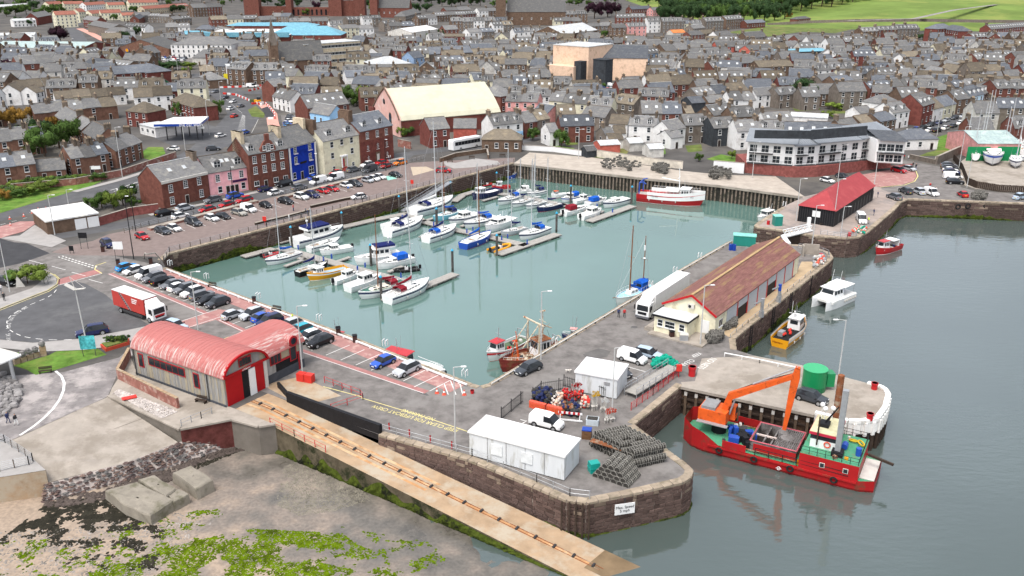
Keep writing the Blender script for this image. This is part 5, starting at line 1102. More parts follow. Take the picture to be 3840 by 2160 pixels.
rows('b','''1100 865 1325 842 9 7.5 1 6 white slate xd
1330 848 1520 822 8.5 7.5 2 5.5 brown
670 790 880 772 8.5 9 1 6 coral slate g
590 760 680 770 8.5 8 1 6 white slate xd
625 892 775 880 9 9 1 6 brick slate 0
850 895 1020 895 6.5 8 1 4 coral slate 0w
1640 868 1890 862 8.6 8 1 5.6 red slate xs
1260 692 1500 702 9 8 2 6 pink slate xd
1500 780 1610 800 7.5 7 1 5 pink slate 0
1600 692 1900 712 9 8 3 6 white
1880 722 2060 732 9 8 2 6 cream slate d
2100 702 2260 722 9 8 1 6 grey slate xd
2260 762 2560 762 9.5 10 2 6 grey slate s
2040 862 2180 870 7 7 1 4.5 white tile 0
2050 948 2140 948 5.2 6 1 3.2 white tile 0
2190 872 2390 882 8 8 1 5.5 white slate xd
2420 915 2540 895 8 7 1 5.5 white slate 0g
1860 792 2040 812 8 8 1 5 grey
1620 792 1760 790 8 8 1 5 grey slate s
1110 650 1230 632 10 13 1 6.5 red slate h
300 592 430 602 9 9 1 6 brick
200 432 490 420 11 17 1 8 brown light h
500 392 580 382 12 8 1 9 blueg blue 0g
590 358 960 342 10 12 1 6.5 grey blue 0w
970 332 1130 328 9 10 1 6 grey blue 0
980 368 1190 362 8 10 1 5.5 red lichen 0
1220 378 1320 372 9.5 8 1 7 cream blue xd
1370 352 1570 368 10 11 2 6.5 red
1235 442 1400 442 9 9 1 6.5 brown slate 0
1430 482 1560 492 8 10 1 5 brown slate h
700 422 910 416 9 9 2 6.5 grey slate s
920 422 1080 416 9 9 1 6.5 white slate xd
810 482 960 478 8.5 8 2 6 grey
620 532 780 522 9 9 1 6.5 grey slate xd
580 562 800 548 9.5 9 3 7 grey slate d
840 562 960 562 8 8 1 5.5 grey
980 552 1080 548 9.5 8 1 7 cream slate xd
1060 562 1190 562 9 8 1 6.5 cream slate xd
330 572 420 562 9 8 1 6.5 brick
440 592 560 592 8 8 2 5.5 grey slate s
2240 372 2370 358 11 8 1 8.5 blueg slate xs
2400 332 2576 322 11 12 2 7.5 brown
2370 442 2530 452 8 8 2 5 white slate xd
2340 522 2576 512 8.5 9 2 5.5 brown slate s
770 56 960 50 9 12 2 6 red
690 92 1000 78 9 9 4 6 red slate 0g
820 132 1240 126 11 9 5 8 grey slate xd
1020 62 1300 52 9 9 4 6 grey
1590 82 1850 80 11 9 3 8 grey slate xd
1600 132 1800 130 9 9 3 6 grey
150 118 290 114 10 8 2 7.5 grey slate xd
30 128 150 122 9 8 1 6.5 grey slate xd
-20 188 110 182 10 9 1 7.5 cream slate 0g
110 192 230 188 9 9 1 6.5 white
200 252 300 248 8 9 1 5.5 brick slate h
30 285 250 300 6 10 1 4 pale tile 0w
440 215 640 190 11 20 1 8.5 pale white 0w
760 192 860 188 9 10 1 6 red slate 0g
780 255 930 255 8 12 1 6.5 brick tile 0
940 218 1130 208 9 9 2 6.5 grey
900 302 1150 292 9 9 3 6 grey slate d
1290 212 1500 206 9.5 9 3 7 white slate xd
1520 255 1680 245 8 9 2 6 brown
1560 200 1820 170 12 26 1 7 brown light 0w
1850 172 2030 168 11 9 2 8.5 brown
2030 182 2140 180 11 9 1 8.5 brown
2150 172 2290 170 11 9 1 8.5 pink slate xd
2070 102 2290 102 13 10 2 10 red slate s
2300 132 2400 130 12 9 1 9 white slate xd
2410 132 2576 130 12 10 1 9 grey slate xd
2170 48 2320 42 10 9 1 7 red
2330 55 2480 48 9 9 2 6 pink
1900 292 2100 282 9 9 3 6 grey
1150 302 1300 302 8 9 2 5.5 grey slate s
1280 315 1450 332 8 9 2 5 grey slate s
1430 302 1640 302 9 10 2 6 grey slate s
1640 300 1740 292 8.5 9 1 6 grey
1270 642 1500 642 8 8 3 5.5 grey slate xd
1460 668 1580 668 8 7 1 5.5 white slate xd
560 115 700 108 9 9 2 6 grey
300 155 400 150 9 9 1 6.5 grey slate xd
350 165 540 160 10 9 2 7 grey
1130 160 1280 155 9 9 2 6 grey slate d
1800 240 1900 235 8 9 1 5.5 grey
2000 290 2240 280 8 9 3 5 brown
2150 340 2260 330 9 9 1 6 red slate 0g
2480 225 2576 222 7 9 1 5 pale orange 0w
660 250 760 245 8 9 1 6 white
20 530 160 525 9 12 1 6.5 white blue 0w
150 560 300 552 8 9 1 6 white
-20 640 120 640 7 12 1 5 white slate 0w
440 90 560 62 11 11 1 7 grey slate h
300 640 560 622 8 9 3 5.5 brown
2000 1010 2110 1005 4.4 6 1 2.9 white tile 0
2150 1040 2250 1035 3.9 6 1 2.7 pale light 0w
2300 1085 2410 1080 3.8 6 1 2.7 pale light 0w
1930 1060 2080 1052 3.6 6 1 2.6 coral light 0w
1830 1105 1905 1098 3.2 4 1 2.1 dark slate 0w
2440 985 2530 975 5.5 7 1 3.6 white slate 0g
1960 960 2030 955 6 7 1 4 grey
1540 930 1610 925 7 7 1 4.6 white slate 0g''')
rh_=(W('b',1100,865,9)+W('b',1325,842,9))/2;t=min(THINGS,key=lambda o:(o.location.xy-rh_.xy).length);L_=(W('b',1325,842,9)-W('b',1100,865,9)).length
ob('coral_shopfront',MB().box(-L_/2,L_*.1,-3.86,-3.7,0,3.1),wm('coral'),t);ob('blue_shopfront',MB().box(L_*.1,L_/2,-3.86,-3.7,0,3.1),wm('blue'),t);sg=ob('fascia',MB().box(-L_*.45,L_*.08,-3.98,-3.87,2.3,2.95),BLACK,t);sign_text('SAN DIEGO',(-L_*.18,-4.0,2.62),0,.62,ORANGE,sg)
for x in(-L_*.35,-L_*.2,-L_*.05,L_*.4):ob('shop_window',MB().box(x-.7,x+.7,-3.9,-3.86,.7,2.1),GLASS,t)
for x in(L_*.2,L_*.3):ob('white_door',MB().box(x-.45,x+.45,-3.9,-3.86,0,2.2),WHITE,t)
rows('c','''-10 152 130 150 9.5 9 2 7 grey slate xd
150 132 285 126 11 9 1 8 grey slate xd
300 120 430 112 11 9 1 8 brown slate xd
460 152 600 144 7 8 1 4.5 red slate 0
840 128 940 120 6 8 1 4 red slate h
50 190 140 182 9 8 1 6.5 grey
30 238 130 232 8 8 1 5.5 red
120 228 240 218 8 8 1 5.5 brown
230 238 345 228 8 8 1 5 white
450 245 600 234 12 9 1 8.5 brown
620 284 760 274 8 8 2 5.5 grey slate d
760 268 890 262 9 8 1 6 grey
840 268 1060 254 10.5 9 2 7.5 red
1080 268 1210 262 10 9 1 7.5 brick slate xd
1200 274 1430 268 10.5 9 3 7.5 brick
730 314 885 304 8 9 1 5.5 white slate h
1330 208 1450 204 10.5 9 1 8 brown slate xd
1450 198 1590 194 10.5 9 1 8 red slate xd
1590 188 1760 182 11 9 2 8 brown slate xd
1880 184 2000 176 13 10 1 10 brick blue h
2010 184 2140 202 12.5 10 1 9.5 brick blue h
2290 184 2600 164 11 9 2 8 brick slate s
2310 248 2560 242 8.5 9 1 5.5 grey
2160 250 2320 242 8.5 9 1 6 brick slate xd
1460 344 1760 338 8 10 2 5 grey
1620 304 1770 298 8 8 2 5 grey slate s
1750 314 1910 312 8 8 1 5 grey slate xd
1940 298 2120 292 8 9 1 5 white
2140 318 2280 314 8 8 1 5 white
2170 298 2420 292 8.5 9 1 5.5 white
1640 390 1770 384 8 8 1 5.5 grey
1780 408 1910 402 9 8 1 6 red
1890 378 1990 388 8.5 8 1 6 brown
2000 378 2120 374 8.5 8 1 6 brown
2180 398 2470 374 9 8 4 6 grey slate d
2480 394 2600 388 9 8 1 6 red
1180 410 1440 398 7 10 2 4.5 red slate 0
980 474 1290 462 9 9 3 6 grey slate xd
1300 504 1440 494 8.5 8 1 5.5 grey blue xd
1440 514 1620 504 8.5 8 1 5.5 grey slate s
1620 524 1810 514 8.5 8 2 5.5 grey
1830 455 1960 470 9 8 1 6 brown
1880 494 1990 520 8.5 8 1 6 sand slate 0g
1980 454 2085 480 8.5 8 1 6 brown
2090 454 2190 470 8.5 8 1 6 sand lichen 0g
350 430 540 416 11 9 1 8 red
540 460 800 450 11 9 1 8.5 brown lichen g
190 460 330 450 9 8 1 6 red slate xd
-10 450 130 444 8.5 8 1 5.5 white slate xd
100 456 210 446 8.5 8 1 5.5 white slate xs
140 360 330 350 10 9 1 7 grey slate g
240 314 400 310 9 8 1 6 coral slate 0g
470 345 640 330 10 8 1 7.5 coral slate 0g
-10 305 120 302 8.5 9 2 5.5 grey
60 664 200 644 8 8 1 5 grey slate s
200 644 310 634 8 8 1 5 grey
310 630 445 618 8 9 1 5 brown tile 0
330 694 520 684 8 7 2 5 white slate s
520 668 690 655 7.5 7 1 5 white
680 660 830 650 8 8 1 5.5 grey slate xd
1000 564 1140 548 8.5 8 1 6 grey
1110 574 1250 564 9 8 1 6.5 brown
1200 614 1350 604 8 7 1 5.5 white slate xs
1370 614 1540 604 8.5 8 1 6 red slate s
1540 594 1720 584 9 8 2 6 grey slate d
1710 574 1870 564 9.5 8 1 7 cream
1880 624 2000 618 8.5 8 1 6 brown slate h
2010 604 2180 594 9 8 2 6.5 grey slate d
2320 604 2570 594 11 9 2 8 brown slate xd
1430 724 1560 704 7 8 1 4.5 white slate h
-10 862 170 856 9 8 1 6 grey slate xd
175 800 370 776 8.5 8 2 5.5 grey slate s
340 806 520 796 9 8 1 6 brown slate xd
590 845 800 836 8 8 1 5 white slate s
190 886 380 876 8.8 9 1 6 dark slate xd
380 904 550 898 9 8 1 6 white slate xs
550 908 740 904 8.5 8 1 6 white slate xd
770 912 1120 925 9 9 2 5.2 white blue 0s
1120 935 1390 955 9 9 1 5.2 white blue 0s
1290 875 1420 856 7 8 1 4.5 brown lichen 0
1420 856 1540 836 7.5 8 1 5.2 brown
1150 905 1280 884 6.5 7 1 4 brown
1290 806 1390 796 6 7 1 4 white slate 0
820 845 1100 860 4 8 1 3 white light 0w
30 730 160 722 6 8 1 4 dark blue 0w
160 720 310 712 6.5 8 1 4.2 brown
0 800 60 796 8 7 1 5 brown
860 620 990 612 7.5 8 1 5 grey
1190 700 1330 700 5 7 1 3.5 pblue slate 0''')
def front_rows(k,s):
 for line in s.strip().split('\n'):
  p=line.split();x0,y0,x1,y1,D,eh,rh=map(float,p[:7]);c,rz,L=front_to(W(k,x0,y0),W(k,x1,y1),D)
  house(c,rz,L,D,eh,rh,p[7],p[8],p[9],True,' '.join(p[10:]))
front_rows('S','''145 452 372 418 9 5.8 8.8 white slate xd white two-storey house with dormers at the near end of the seafront terrace
538 408 702 352 10 7.2 11 brick slate xd dark red fronted inn with bare beige gable on the seafront terrace
704 356 838 318 8.5 4.8 7.8 white lichen 0 plain white cottage right of the dark red seafront inn
842 316 1008 272 8.5 4.8 7.8 cream blue 0 cream cottage between the white cottage and brown house on the seafront
1012 262 1195 236 9 6 9.2 brown slate xs brown stone house left of the pale blue seafront house
1198 226 1376 182 9 6.2 9.6 pblue blue xd pale blue seafront house with dormers
1380 172 1540 112 9 6 9 brown slate d brown stone house at the far end of the seafront terrace''')
def free(x,y,r):return all((x-a)**2+(y-b)**2>(r+c)**2 for a,b,c in FOOT)
ROADS=[(WL('a',[(1600,1110),(1720,1010),(1800,920),(1850,850),(1800,780),(1720,720),(1650,670),(1580,640),(1400,560)]),11),(WL('a',[(980,480),(760,440),(660,400),(620,330),(570,250),(540,200),(600,170)]),14),(WL('a',[(560,1449),(900,1360),(1200,1290),(1500,1150),(1690,1040)]),10),(WL('a',[(900,345),(780,300),(660,240),(600,215)]),8),(WL('S',[(0,640),(620,450),(1200,310),(1800,130),(2300,60)]),9),(WL('a',[(1620,650),(1800,700),(2050,680)]),9),(WL('b',[(480,1165),(1100,1105),(1550,1030)]),7),(WL('a',[(2080,1000),(2050,860),(1990,790)]),6)]
def segd(p,a,b):
 d=b-a;t_=max(0,min(1,(p-a).dot(d)/d.dot(d)));return(p-a-d*t_).length
def offroad(p,e=0):return all(segd(p,a,b)>w+e for pts,w in ROADS for a,b in zip(pts,pts[1:]))
OPEN=[WL('c',q)for q in([(350,235),(1000,190),(1350,205),(1330,240),(1150,245),(900,240),(640,275)],[(1000,160),(2700,150),(2700,-40),(1300,60)],[(1600,160),(2700,165),(2700,130),(1700,140)],[(1080,435),(1300,400),(1250,380),(1080,380)],[(640,450),(1100,440),(1010,540),(800,560)],[(640,100),(1400,60),(2700,-60),(2700,160),(1000,170),(600,180)])]+[WL('a',[(2150,330),(2700,330),(2700,410),(2150,400)]),WL('a',[(1080,430),(1620,430),(1620,520),(1200,560)]),WL('b',[(1380,600),(2350,600),(2380,690),(1900,730),(1600,690)]),WL('a',[(1150,900),(1640,900),(1640,1120),(1050,1200)]),WL('a',[(2100,850),(2400,850),(2500,980),(2100,1010)]),WL('a',[(0,1000),(650,950),(660,1100),(200,1200),(0,1100)]),WL('a',[(330,130),(1000,260),(1000,360),(600,340),(350,250)]),WL('a',[(-200,0),(230,60),(230,230),(-200,250)])]
def clear(p):return not any(inside(p,q)for q in OPEN)
FK=[];nfill=0;y=285.
while y<1150:
 xm=y*.62;x=-xm+U(0,6)
 while x<xm:
  L=U(7.5,13);D=U(7,9)
  u_,v_=pxl((x,y,0))
  if v_<640 and not(v_>430 and u_<3600)and offroad(Vector((x,y,0)),3)and clear((x,y))and free(x,y,5.2)and nfill<420:
   rz=.3*math.sin(round(x/60)*1.7+round(y/50)*2.3)+(PI/2 if RND()<.07 else 0)
   big=RND()<.3;eh=5.4+2.4*big+U(-.3,.3);w=random.choice(('grey','brown','red','white','white','brown','brick','cream','pale','red'));f=random.choice(('d','s','','g','d','g'));rf=random.choice(('slate','slate','slate','slate','slate','slate','blue','blue','lichen','tile'))
   if v_<60 and u_<900:w,rf,f=random.choice(('cream','white')),'red','0'
   c=Vector((x,y,0));house(c,rz,L,D,eh,eh+D*.4,w,rf,f,False,'far house',group='town houses far');nfill+=1
  x+=L+(U(-1.4,.2)if RND()<.8 else U(3,9))
 ry_=not globals().get('ry_',False);y+=(9.5 if ry_ else 16)+y*.003
fk_=FK;FK=None;join_fakes(fk_,'distant_houses','sea of small far slate-roofed houses between the rows of the town')
def hz(x,y):
 g0=W('c',1000,165);a=max(0,min(1,(y-760)/330))*max(0,min(1,(x-150)/250));return 16*a*a*(3-2*a)
hm=MB();nx,ny=60,40;X0,X1,Y0,Y1=120,1300,700,1500
hm.add([(X0+(X1-X0)*i/nx,Y0+(Y1-Y0)*j/ny,hz(X0+(X1-X0)*i/nx,Y0+(Y1-Y0)*j/ny)-.4)for j in range(ny+1)for i in range(nx+1)],[(j*(nx+1)+i,j*(nx+1)+i+1,(j+1)*(nx+1)+i+1,(j+1)*(nx+1)+i)for j in range(ny)for i in range(nx)])
struct('hill',hm.mesh('hill',True),FIELD)
t=thing('field_wall','long low stone wall crossing the hillside below the mown fields','wall')
wp=[W('c',*p,z)for p,z in(((640,185),.5),((960,165),3),((1300,155),7),((1800,152),9.5),((2300,160),9.5),((2700,165),9))]
for p,q in zip(wp,wp[1:]):ob('wall_length',MB().bar(p,q,.6,2.4),wm('grey'),t)
over('hill_path',[],ROADM,0)if False else struct('hill_path',MB().ribbon([W('c',*p,12.5)for p in((1250,155),(1750,140),(2050,75),(2400,30),(2700,0))],5),PROM)
over('wood_floor',[W('n',u_,v_,6)for u_,v_ in((2480,70),(2750,72),(3000,52),(3300,25),(3560,4),(3560,-30),(2480,-30))],mat('wood_floor',(.03,.045,.018),.95,.4,.1,coord='world'),17)if False else None
over('grass_slope',WL('c',[(330,245),(600,205),(960,180),(1330,210),(1150,250),(900,240),(640,278)]),SCRUB,.05)
def tree_meshes(seed,dense=640,leaf=.34,narrow=1.):
 R=random.Random(seed);cr=MB();blobs=[(Vector((R.uniform(-.55,.55)*narrow,R.uniform(-.55,.55)*narrow,R.uniform(.32,.92))),R.uniform(.18,.36))for _ in range(13)]
 for c,r in blobs:
  for _ in range(dense//8):
   d=Vector((R.gauss(0,1),R.gauss(0,1),R.gauss(0,.85))).normalized();p=c+Vector((d.x*narrow,d.y*narrow,d.z*.8))*r*R.uniform(.7,1.08)
   a=Vector((R.gauss(0,1),R.gauss(0,1),R.gauss(0,1))).normalized();b=d.cross(a).normalized();q=(d+b*.9).normalized();e=q.cross(b);s=leaf*R.uniform(.09,.2)
   cr.add([p+b*s,p+e*s*.9,p-b*s*.8+d*s*.5,p-e*s],[(0,1,2,3)])
 for c,r in blobs:cr.ball(c,r*.6,6,4)
 tr=MB().tube((0,0,0),(0,0,.45),.045,7,.03)
 for c,r in blobs[:6]:tr.tube((0,0,.3),c,.022,5,.008)
 return cr.mesh('crown'),tr.mesh('trunk')
TREES=[tree_meshes(i)for i in range(5)]+[tree_meshes(9,640,.34,.45)]
for c_,tr in TREES:tr.materials.append(mat('bark',(.07,.05,.038),.95,.3,3.));c_.materials.append(None)
LEAF=[mat('leaves_'+n,c,.85,.5,1.8,rnd=.25,bump=.5)for n,c in(('green',(.05,.088,.02)),('dark',(.026,.05,.018)),('light',(.1,.14,.025)),('purple',(.03,.012,.02)),('autumn',(.15,.085,.018)))]
LEAFN=['green','dark green','light green','dark purple','autumn brown']
def tree(c,h,w,kind=0,label=None,var=None,cat='tree',name='tree',group=None):
 v=random.randrange(5)if var is None else var;t=thing(name,label or '%s tree near %s'%(LEAFN[kind],near_mark(c)),cat,c,U(0,6.3),group);FOOT.append((c.x,c.y,w*.35))
 cm_,tm=TREES[v];o=ob('crown',cm_,[LEAF[kind]],t,own=True);o.scale=(w*.5,w*.5,h*.82);o=ob('trunk',tm,None,t);o.scale=(h*.7,h*.7,h);return t
for k,s in(('a','''340 1180 10 11 0,230 1130 9 10 0,450 1120 10 11 0,560 1080 9 9 0,620 1060 8 8 0,320 1080 9 10 1,180 950 8 9 4,30 960 8 8 4,390 990 6 6 4,460 330 14 17 3,950 340 11 13 1,1350 890 7 5 0,1650 870 7 5 0,1190 800 6 4 1,1050 270 9 9 1,1130 265 8 8 1,715 240 9 8 2,145 190 9 9 1,230 200 8 8 1,370 110 12 16 0,440 100 12 16 0,300 130 11 14 0,200 110 13 18 0,120 120 13 18 0,50 125 12 16 0,20 80 13 18 1,160 70 14 18 0,260 80 13 16 1,480 60 13 16 0,540 50 13 16 1,620 130 10 12 0,680 90 11 13 0,720 60 11 13 1,600 40 12 15 0,1010 100 10 11 0,1320 95 10 11 1,1380 90 9 11 1,2390 90 14 12 3,2310 120 9 11 2,2100 70 9 9 1,1900 40 14 18 1,1960 38 14 18 1,2020 35 13 16 1,1680 50 9 9 0,1410 570 5 7 2,1250 530 6 13 1,1330 530 6 13 1,1420 520 5 12 2,1000 440 5 7 1,1560 440 5 6 1,80 560 9 9 3,60 460 7 8 2,200 440 6 8 2,120 420 6 8 2,940 70 11 12 1,1180 30 10 10 1,1280 50 10 10 0,860 160 8 9 0,2250 50 13 15 1,2160 60 13 15 1'''),('b','''190 780 9 9 2,120 800 8 8 0,40 790 9 9 0,230 790 8 7 3,-20 770 8 8 2,1660 1110 6.5 6 0,1445 1060 5 5 0,660 310 9 9 2,620 320 8 8 0,760 320 11 7 1,1910 140 20 22 3,2010 130 20 20 3,2070 120 16 15 3,640 90 12 15 1,560 95 12 15 1,180 70 13 15 1,240 85 11 12 2,90 110 9 11 2,160 40 16 20 1,440 30 15 19 1,520 30 15 19 1,600 25 15 19 1,680 35 16 20 1,760 50 15 19 1,830 50 15 19 1,900 40 15 19 1,980 40 15 19 1,1050 45 13 16 1,350 30 15 19 1,1150 50 9 11 0,1240 40 9 10 0,1720 40 9 11 0,1790 45 9 11 0,1870 40 8 11 0,2300 30 11 14 0,2390 30 10 12 1,2460 40 10 12 1,2540 50 12 14 1,1980 290 7 8 0,1890 270 6 7 0,2350 620 6 6 0,2480 620 6 6 0,2100 280 5 6 0,1960 700 5 5 0,450 1030 4 5 2,500 1030 4 5 0,2330 1060 3 4 2,1420 95 8 9 1'''),('c','''700 800 9 8 0,880 760 11 12 1,960 800 9 9 1,820 790 8 8 1,1360 770 7 5 1,1240 770 6 4 0,1230 820 4 8 0,1140 830 4 8 2,1100 890 3 6 2,480 610 6 5 1,590 650 6 6 3,920 600 7 7 0,100 650 6 8 1,30 650 6 7 0,1500 310 5 9 0,1790 300 5 9 1,1850 310 5 8 0,2450 590 5 8 2,2310 550 3 4 2,120 1220 3 3 0,370 1200 3 3 2,800 150 8 8 4,660 130 8 8 0'''),('d','''770 120 5 5 0,860 130 5 6 2,930 100 5 6 2,700 140 4 5 0,980 70 5 5 1,1010 120 3 4 0,210 690 3.6 8 2,160 690 3.2 6 0,140 30 3 7 0,250 10 3 8 2,60 30 3 7 0,360 -20 3 7 2,20 60 3 5 4''')):
 for it in s.replace('\n',',').split(','):
  x,y,h,w,kd=it.split();tree(W(k,float(x),float(y)),float(h),float(w)*1.25,int(kd),group='trees in town',cat='bush' if float(h)<5 else 'tree',name='bush' if float(h)<5 else 'tree',label=None if float(h)>=5 else '%s bush near %s'%(LEAFN[int(kd)],near_mark(W(k,float(x),float(y)))))
FK=[]
for i in range(250):
 u_=2480+1130*(i*.618%1);v_=-6+72*((i*7%13)/13)*max(.12,min(1,(3620-u_)/750))**.8
 c=W('n',u_,v_+8,4);c.z=max(0,hz(c.x,c.y)-.5)
 if c.y<2600:tree(c,U(15,21),U(18,25),random.choice((1,1,1,0)),'tall tree in the dark wood along the top right hillside',group='wood on the hill')
fk_=FK;FK=None;join_fakes(fk_,'hillside_wood','dark wood along the top right hillside');FK=[]
for i in range(70):
 u_=-60+2600*i/70;c=W('n',u_,U(2,14));tree(c,U(11,15),U(16,24),random.choice((0,1,0)),'far tree on the skyline edge beyond the town',group='far trees beyond the town')
fk_=FK;FK=None;join_fakes(fk_,'distant_treeline','line of far trees beyond the last roofs')
for i,(x,y)in enumerate(((120,1420),(200,1410),(280,1400),(360,1395),(440,1390),(520,1385),(600,1375),(680,1370),(740,1365))):tree(W('a',x,y),2.6,6,0 if i%3 else 2,'hedge bush clump along the verge by the main road',cat='bush',name='bush',group='verge bushes')
print('s4',time.time()-TT)
def car_meshes(st,cab,wheelx,r=.33,tint=False):
 """st: list of (x, zs, zt, w, wt); cab=(i0,i1,i2,i3): windscreen from station i0 to i1, roof i1..i2, rear glass i2..i3"""
 rs=[]
 for x,zs,zt,w,wt in st:
  zb=.22
  half=[(w*.86,zb),(w,zb+.18),(w,zs*.72),(w*.97,zs),(wt,zt-.02),(wt*.6,zt+.015)]
  rs.append([(x,y,z)for y,z in half]+[(x,-y,z)for y,z in reversed(half)])
 i0,i1,i2,i3=cab;body=MB();gl=MB()
 def tg(i,j):
  if j in(4,6)or j==5:return 1 if(i0<=i<i1 or i2<=i<i3)and j in(4,5,6)else 0
  if j in(3,7)and i2>50:return 1 if i0<=i<i1+1 else 0
  if j in(3,7):return 1 if i0<=i<i3 and(i-i0)%2==0 or(i0<=i<i3 and i not in(i1-1,i2))and(i%2==0)else 0
  return 0
 full=MB().rings(rs,tags=tg)
 body.v=full.v;gl.v=full.v
 for f,m in zip(full.f,full.m):(gl if m else body).f.append(list(reversed(f)));(gl if m else body).m.append(0)
 gl2=MB();used={}
 for f in gl.f:
  nf=[]
  for i in f:
   if i not in used:used[i]=len(gl2 .v);gl2 .v.append(gl.v[i])
   nf.append(used[i])
  gl2 .f.append(nf);gl2 .m.append(0)
 body.box(st[0][0]-.06,st[0][0]+.02,-.55,.55,.36,.5)if False else None
 bm_=body.mesh('body',False);bm_.materials.append(None);gm=gl2 .mesh('glass');gm.materials.append(CARGLASS)
 xf,xr=st[0][0],st[-1][0];w=st[2][3]
 trim=MB();
 for x in wheelx:
  for s in(-1,1):trim.tube((x,s*(w-.04),r),(x,s*(w+.015),r),r+.075,12)
 trim.box(min(xf,xr)+.1,max(xf,xr)-.1,-w+.12,w-.12,.16,.3);trim.box(xf-.12,xf+.03,-w*.55,w*.55,.3,.52)
 tm=trim.mesh('underbody');tm.materials.append(RUBBER)
 return dict(body=bm_,glass=gm,under=tm,xf=xf,xr=xr,w=w,wx=wheelx,r=r,zf=st[1][2],zr=st[-2][1])
def shape(Ln,H,hood,base,kind):
 h=Ln/2;w=.86 if Ln<4.2 else.9;zs=.78 if H<1.55 else.92
 if kind=='van':
  return[(h,.6,.62,w*.8,w*.7),(h-.12,.8,.84,w,w*.84),(h-.75,.95,1.05,w,w*.86),(h-.8,.97,1.08,w,w*.86),(h-1.45,1.0,H-.06,w,w*.86),(h-2.3,1.02,H,w,w*.88),(h-2.34,1.02,H,w,w*.88),(-h+.25,1.02,H-.03,w,w*.86),(-h+.06,1.0,H-.25,w,w*.84),(-h,.8,.85,w*.95,w*.8)]
 f=hood
 s=[(h,.55,.58,w*.78,w*.66),(h-.12,zs-.12,zs-.06,w*.95,w*.8),(h-f,zs,zs+.1,w,w*.84),(h-f-.05,zs,zs+.12,w,w*.84),(h-f-.75,zs+.03,H-.06,w,w*.68),(h-f-1.35,zs+.04,H,w,w*.7),(h-f-1.42,zs+.04,H,w,w*.7)]
 if kind=='saloon':s+=[(-h+1.35,zs+.05,H-.07,w,w*.67),(-h+.7,zs+.06,zs+.16,w,w*.8),(-h+.65,zs+.06,zs+.15,w,w*.8),(-h+.08,zs,zs+.1,w*.93,w*.78),(-h,.6,.64,w*.86,w*.7)]
 elif kind=='estate':s+=[(-h+.75,zs+.06,H-.06,w,w*.66),(-h+.7,zs+.06,H-.07,w,w*.66),(-h+.16,zs+.08,zs+.2,w*.96,w*.8),(-h+.12,zs+.06,zs+.12,w*.96,w*.8),(-h,.6,.64,w*.88,w*.74)]
 else:s+=[(-h+.85,zs+.07,H-.08,w,w*.66),(-h+.8,zs+.07,H-.1,w,w*.66),(-h+.2,zs+.1,zs+.22,w*.95,w*.8),(-h+.14,zs+.08,zs+.14,w*.95,w*.8),(-h,.6,.64,w*.86,w*.72)]
 return s
CARS=dict(hatch=car_meshes(shape(4.1,1.47,.95,0,'hatch'),(3,4,7,9),(1.28,-1.25)),small=car_meshes(shape(3.65,1.5,.75,0,'hatch'),(3,4,7,9),(1.15,-1.12),.3),suv=car_meshes(shape(4.55,1.68,1.05,0,'hatch'),(3,4,7,9),(1.4,-1.35),.37),bigsuv=car_meshes(shape(4.95,1.82,1.15,0,'estate'),(3,4,7,9),(1.5,-1.45),.4),estate=car_meshes(shape(4.65,1.5,1.1,0,'estate'),(3,4,7,9),(1.4,-1.35),.34),saloon=car_meshes(shape(4.6,1.44,1.1,0,'saloon'),(3,4,7,9),(1.4,-1.35)),van=car_meshes(shape(4.5,1.85,.8,0,'van'),(3,4,99,99),(1.4,-1.35),.34),bigvan=car_meshes(shape(5.1,2.0,.8,0,'van'),(3,4,99,99),(1.6,-1.5),.36))
CARN=dict(hatch='hatchback',small='small hatchback',suv='SUV',bigsuv='large SUV',estate='estate car',saloon='saloon car',van='small van',bigvan='van')
CCOL=dict(white=(.75,.75,.74),black=(.012,.012,.014),grey=(.14,.145,.155),dark=(.045,.05,.058),silver=(.42,.44,.46),red=(.42,.016,.02),blue=(.03,.09,.4),navy=(.015,.02,.075),sky=(.03,.25,.6),teal=(.02,.3,.38),orange=(.62,.17,.02),beige=(.32,.3,.26),pale=(.36,.44,.52),maroon=(.28,.03,.03),green=(.03,.12,.05))
CARW={}
def wheel_mesh(r):
 if r not in CARW:
  ty=MB().tube((0,-.11,0),(0,.11,0),r,12).mesh('tyre');ty.materials.append(RUBBER);rm_=MB()
  rm_.tube((0,.1,0),(0,.125,0),r*.66,10);rm2=rm_.mesh('rim');rm2 .materials.append(mat('alloy_rim',(.4,.41,.42),.35,.1,3.,metal=.6));CARW[r]=(ty,rm2)
 return CARW[r]
LAMPS={}
def lamp_mesh(k,wd_,m_):
 if k not in LAMPS:LAMPS[k]=MB().box(-.06,.06,-wd_,wd_,-.07,.07).mesh(k);LAMPS[k].materials.append(m_)
 return LAMPS[k]
HL=lamp_mesh('headlight',.17,mat('lamp_glass',(.6,.62,.65),.1,.05,1.));TL=lamp_mesh('tail_light',.1,mat('tail_red',(.3,.01,.01),.2,.05,1.))
PLW=lamp_mesh('number_plate',.26,mat('plate_white',(.7,.7,.66),.5));PLY=MB().box(-.03,.03,-.26,.26,-.06,.06).mesh('number_plate');PLY.materials.append(mat('plate_yellow',(.65,.45,.05),.5));MIR=MB().box(-.08,.08,-.1,.1,-.06,.06).mesh('mirror');MIR.materials.append(BLACK)
NCAR=[0]
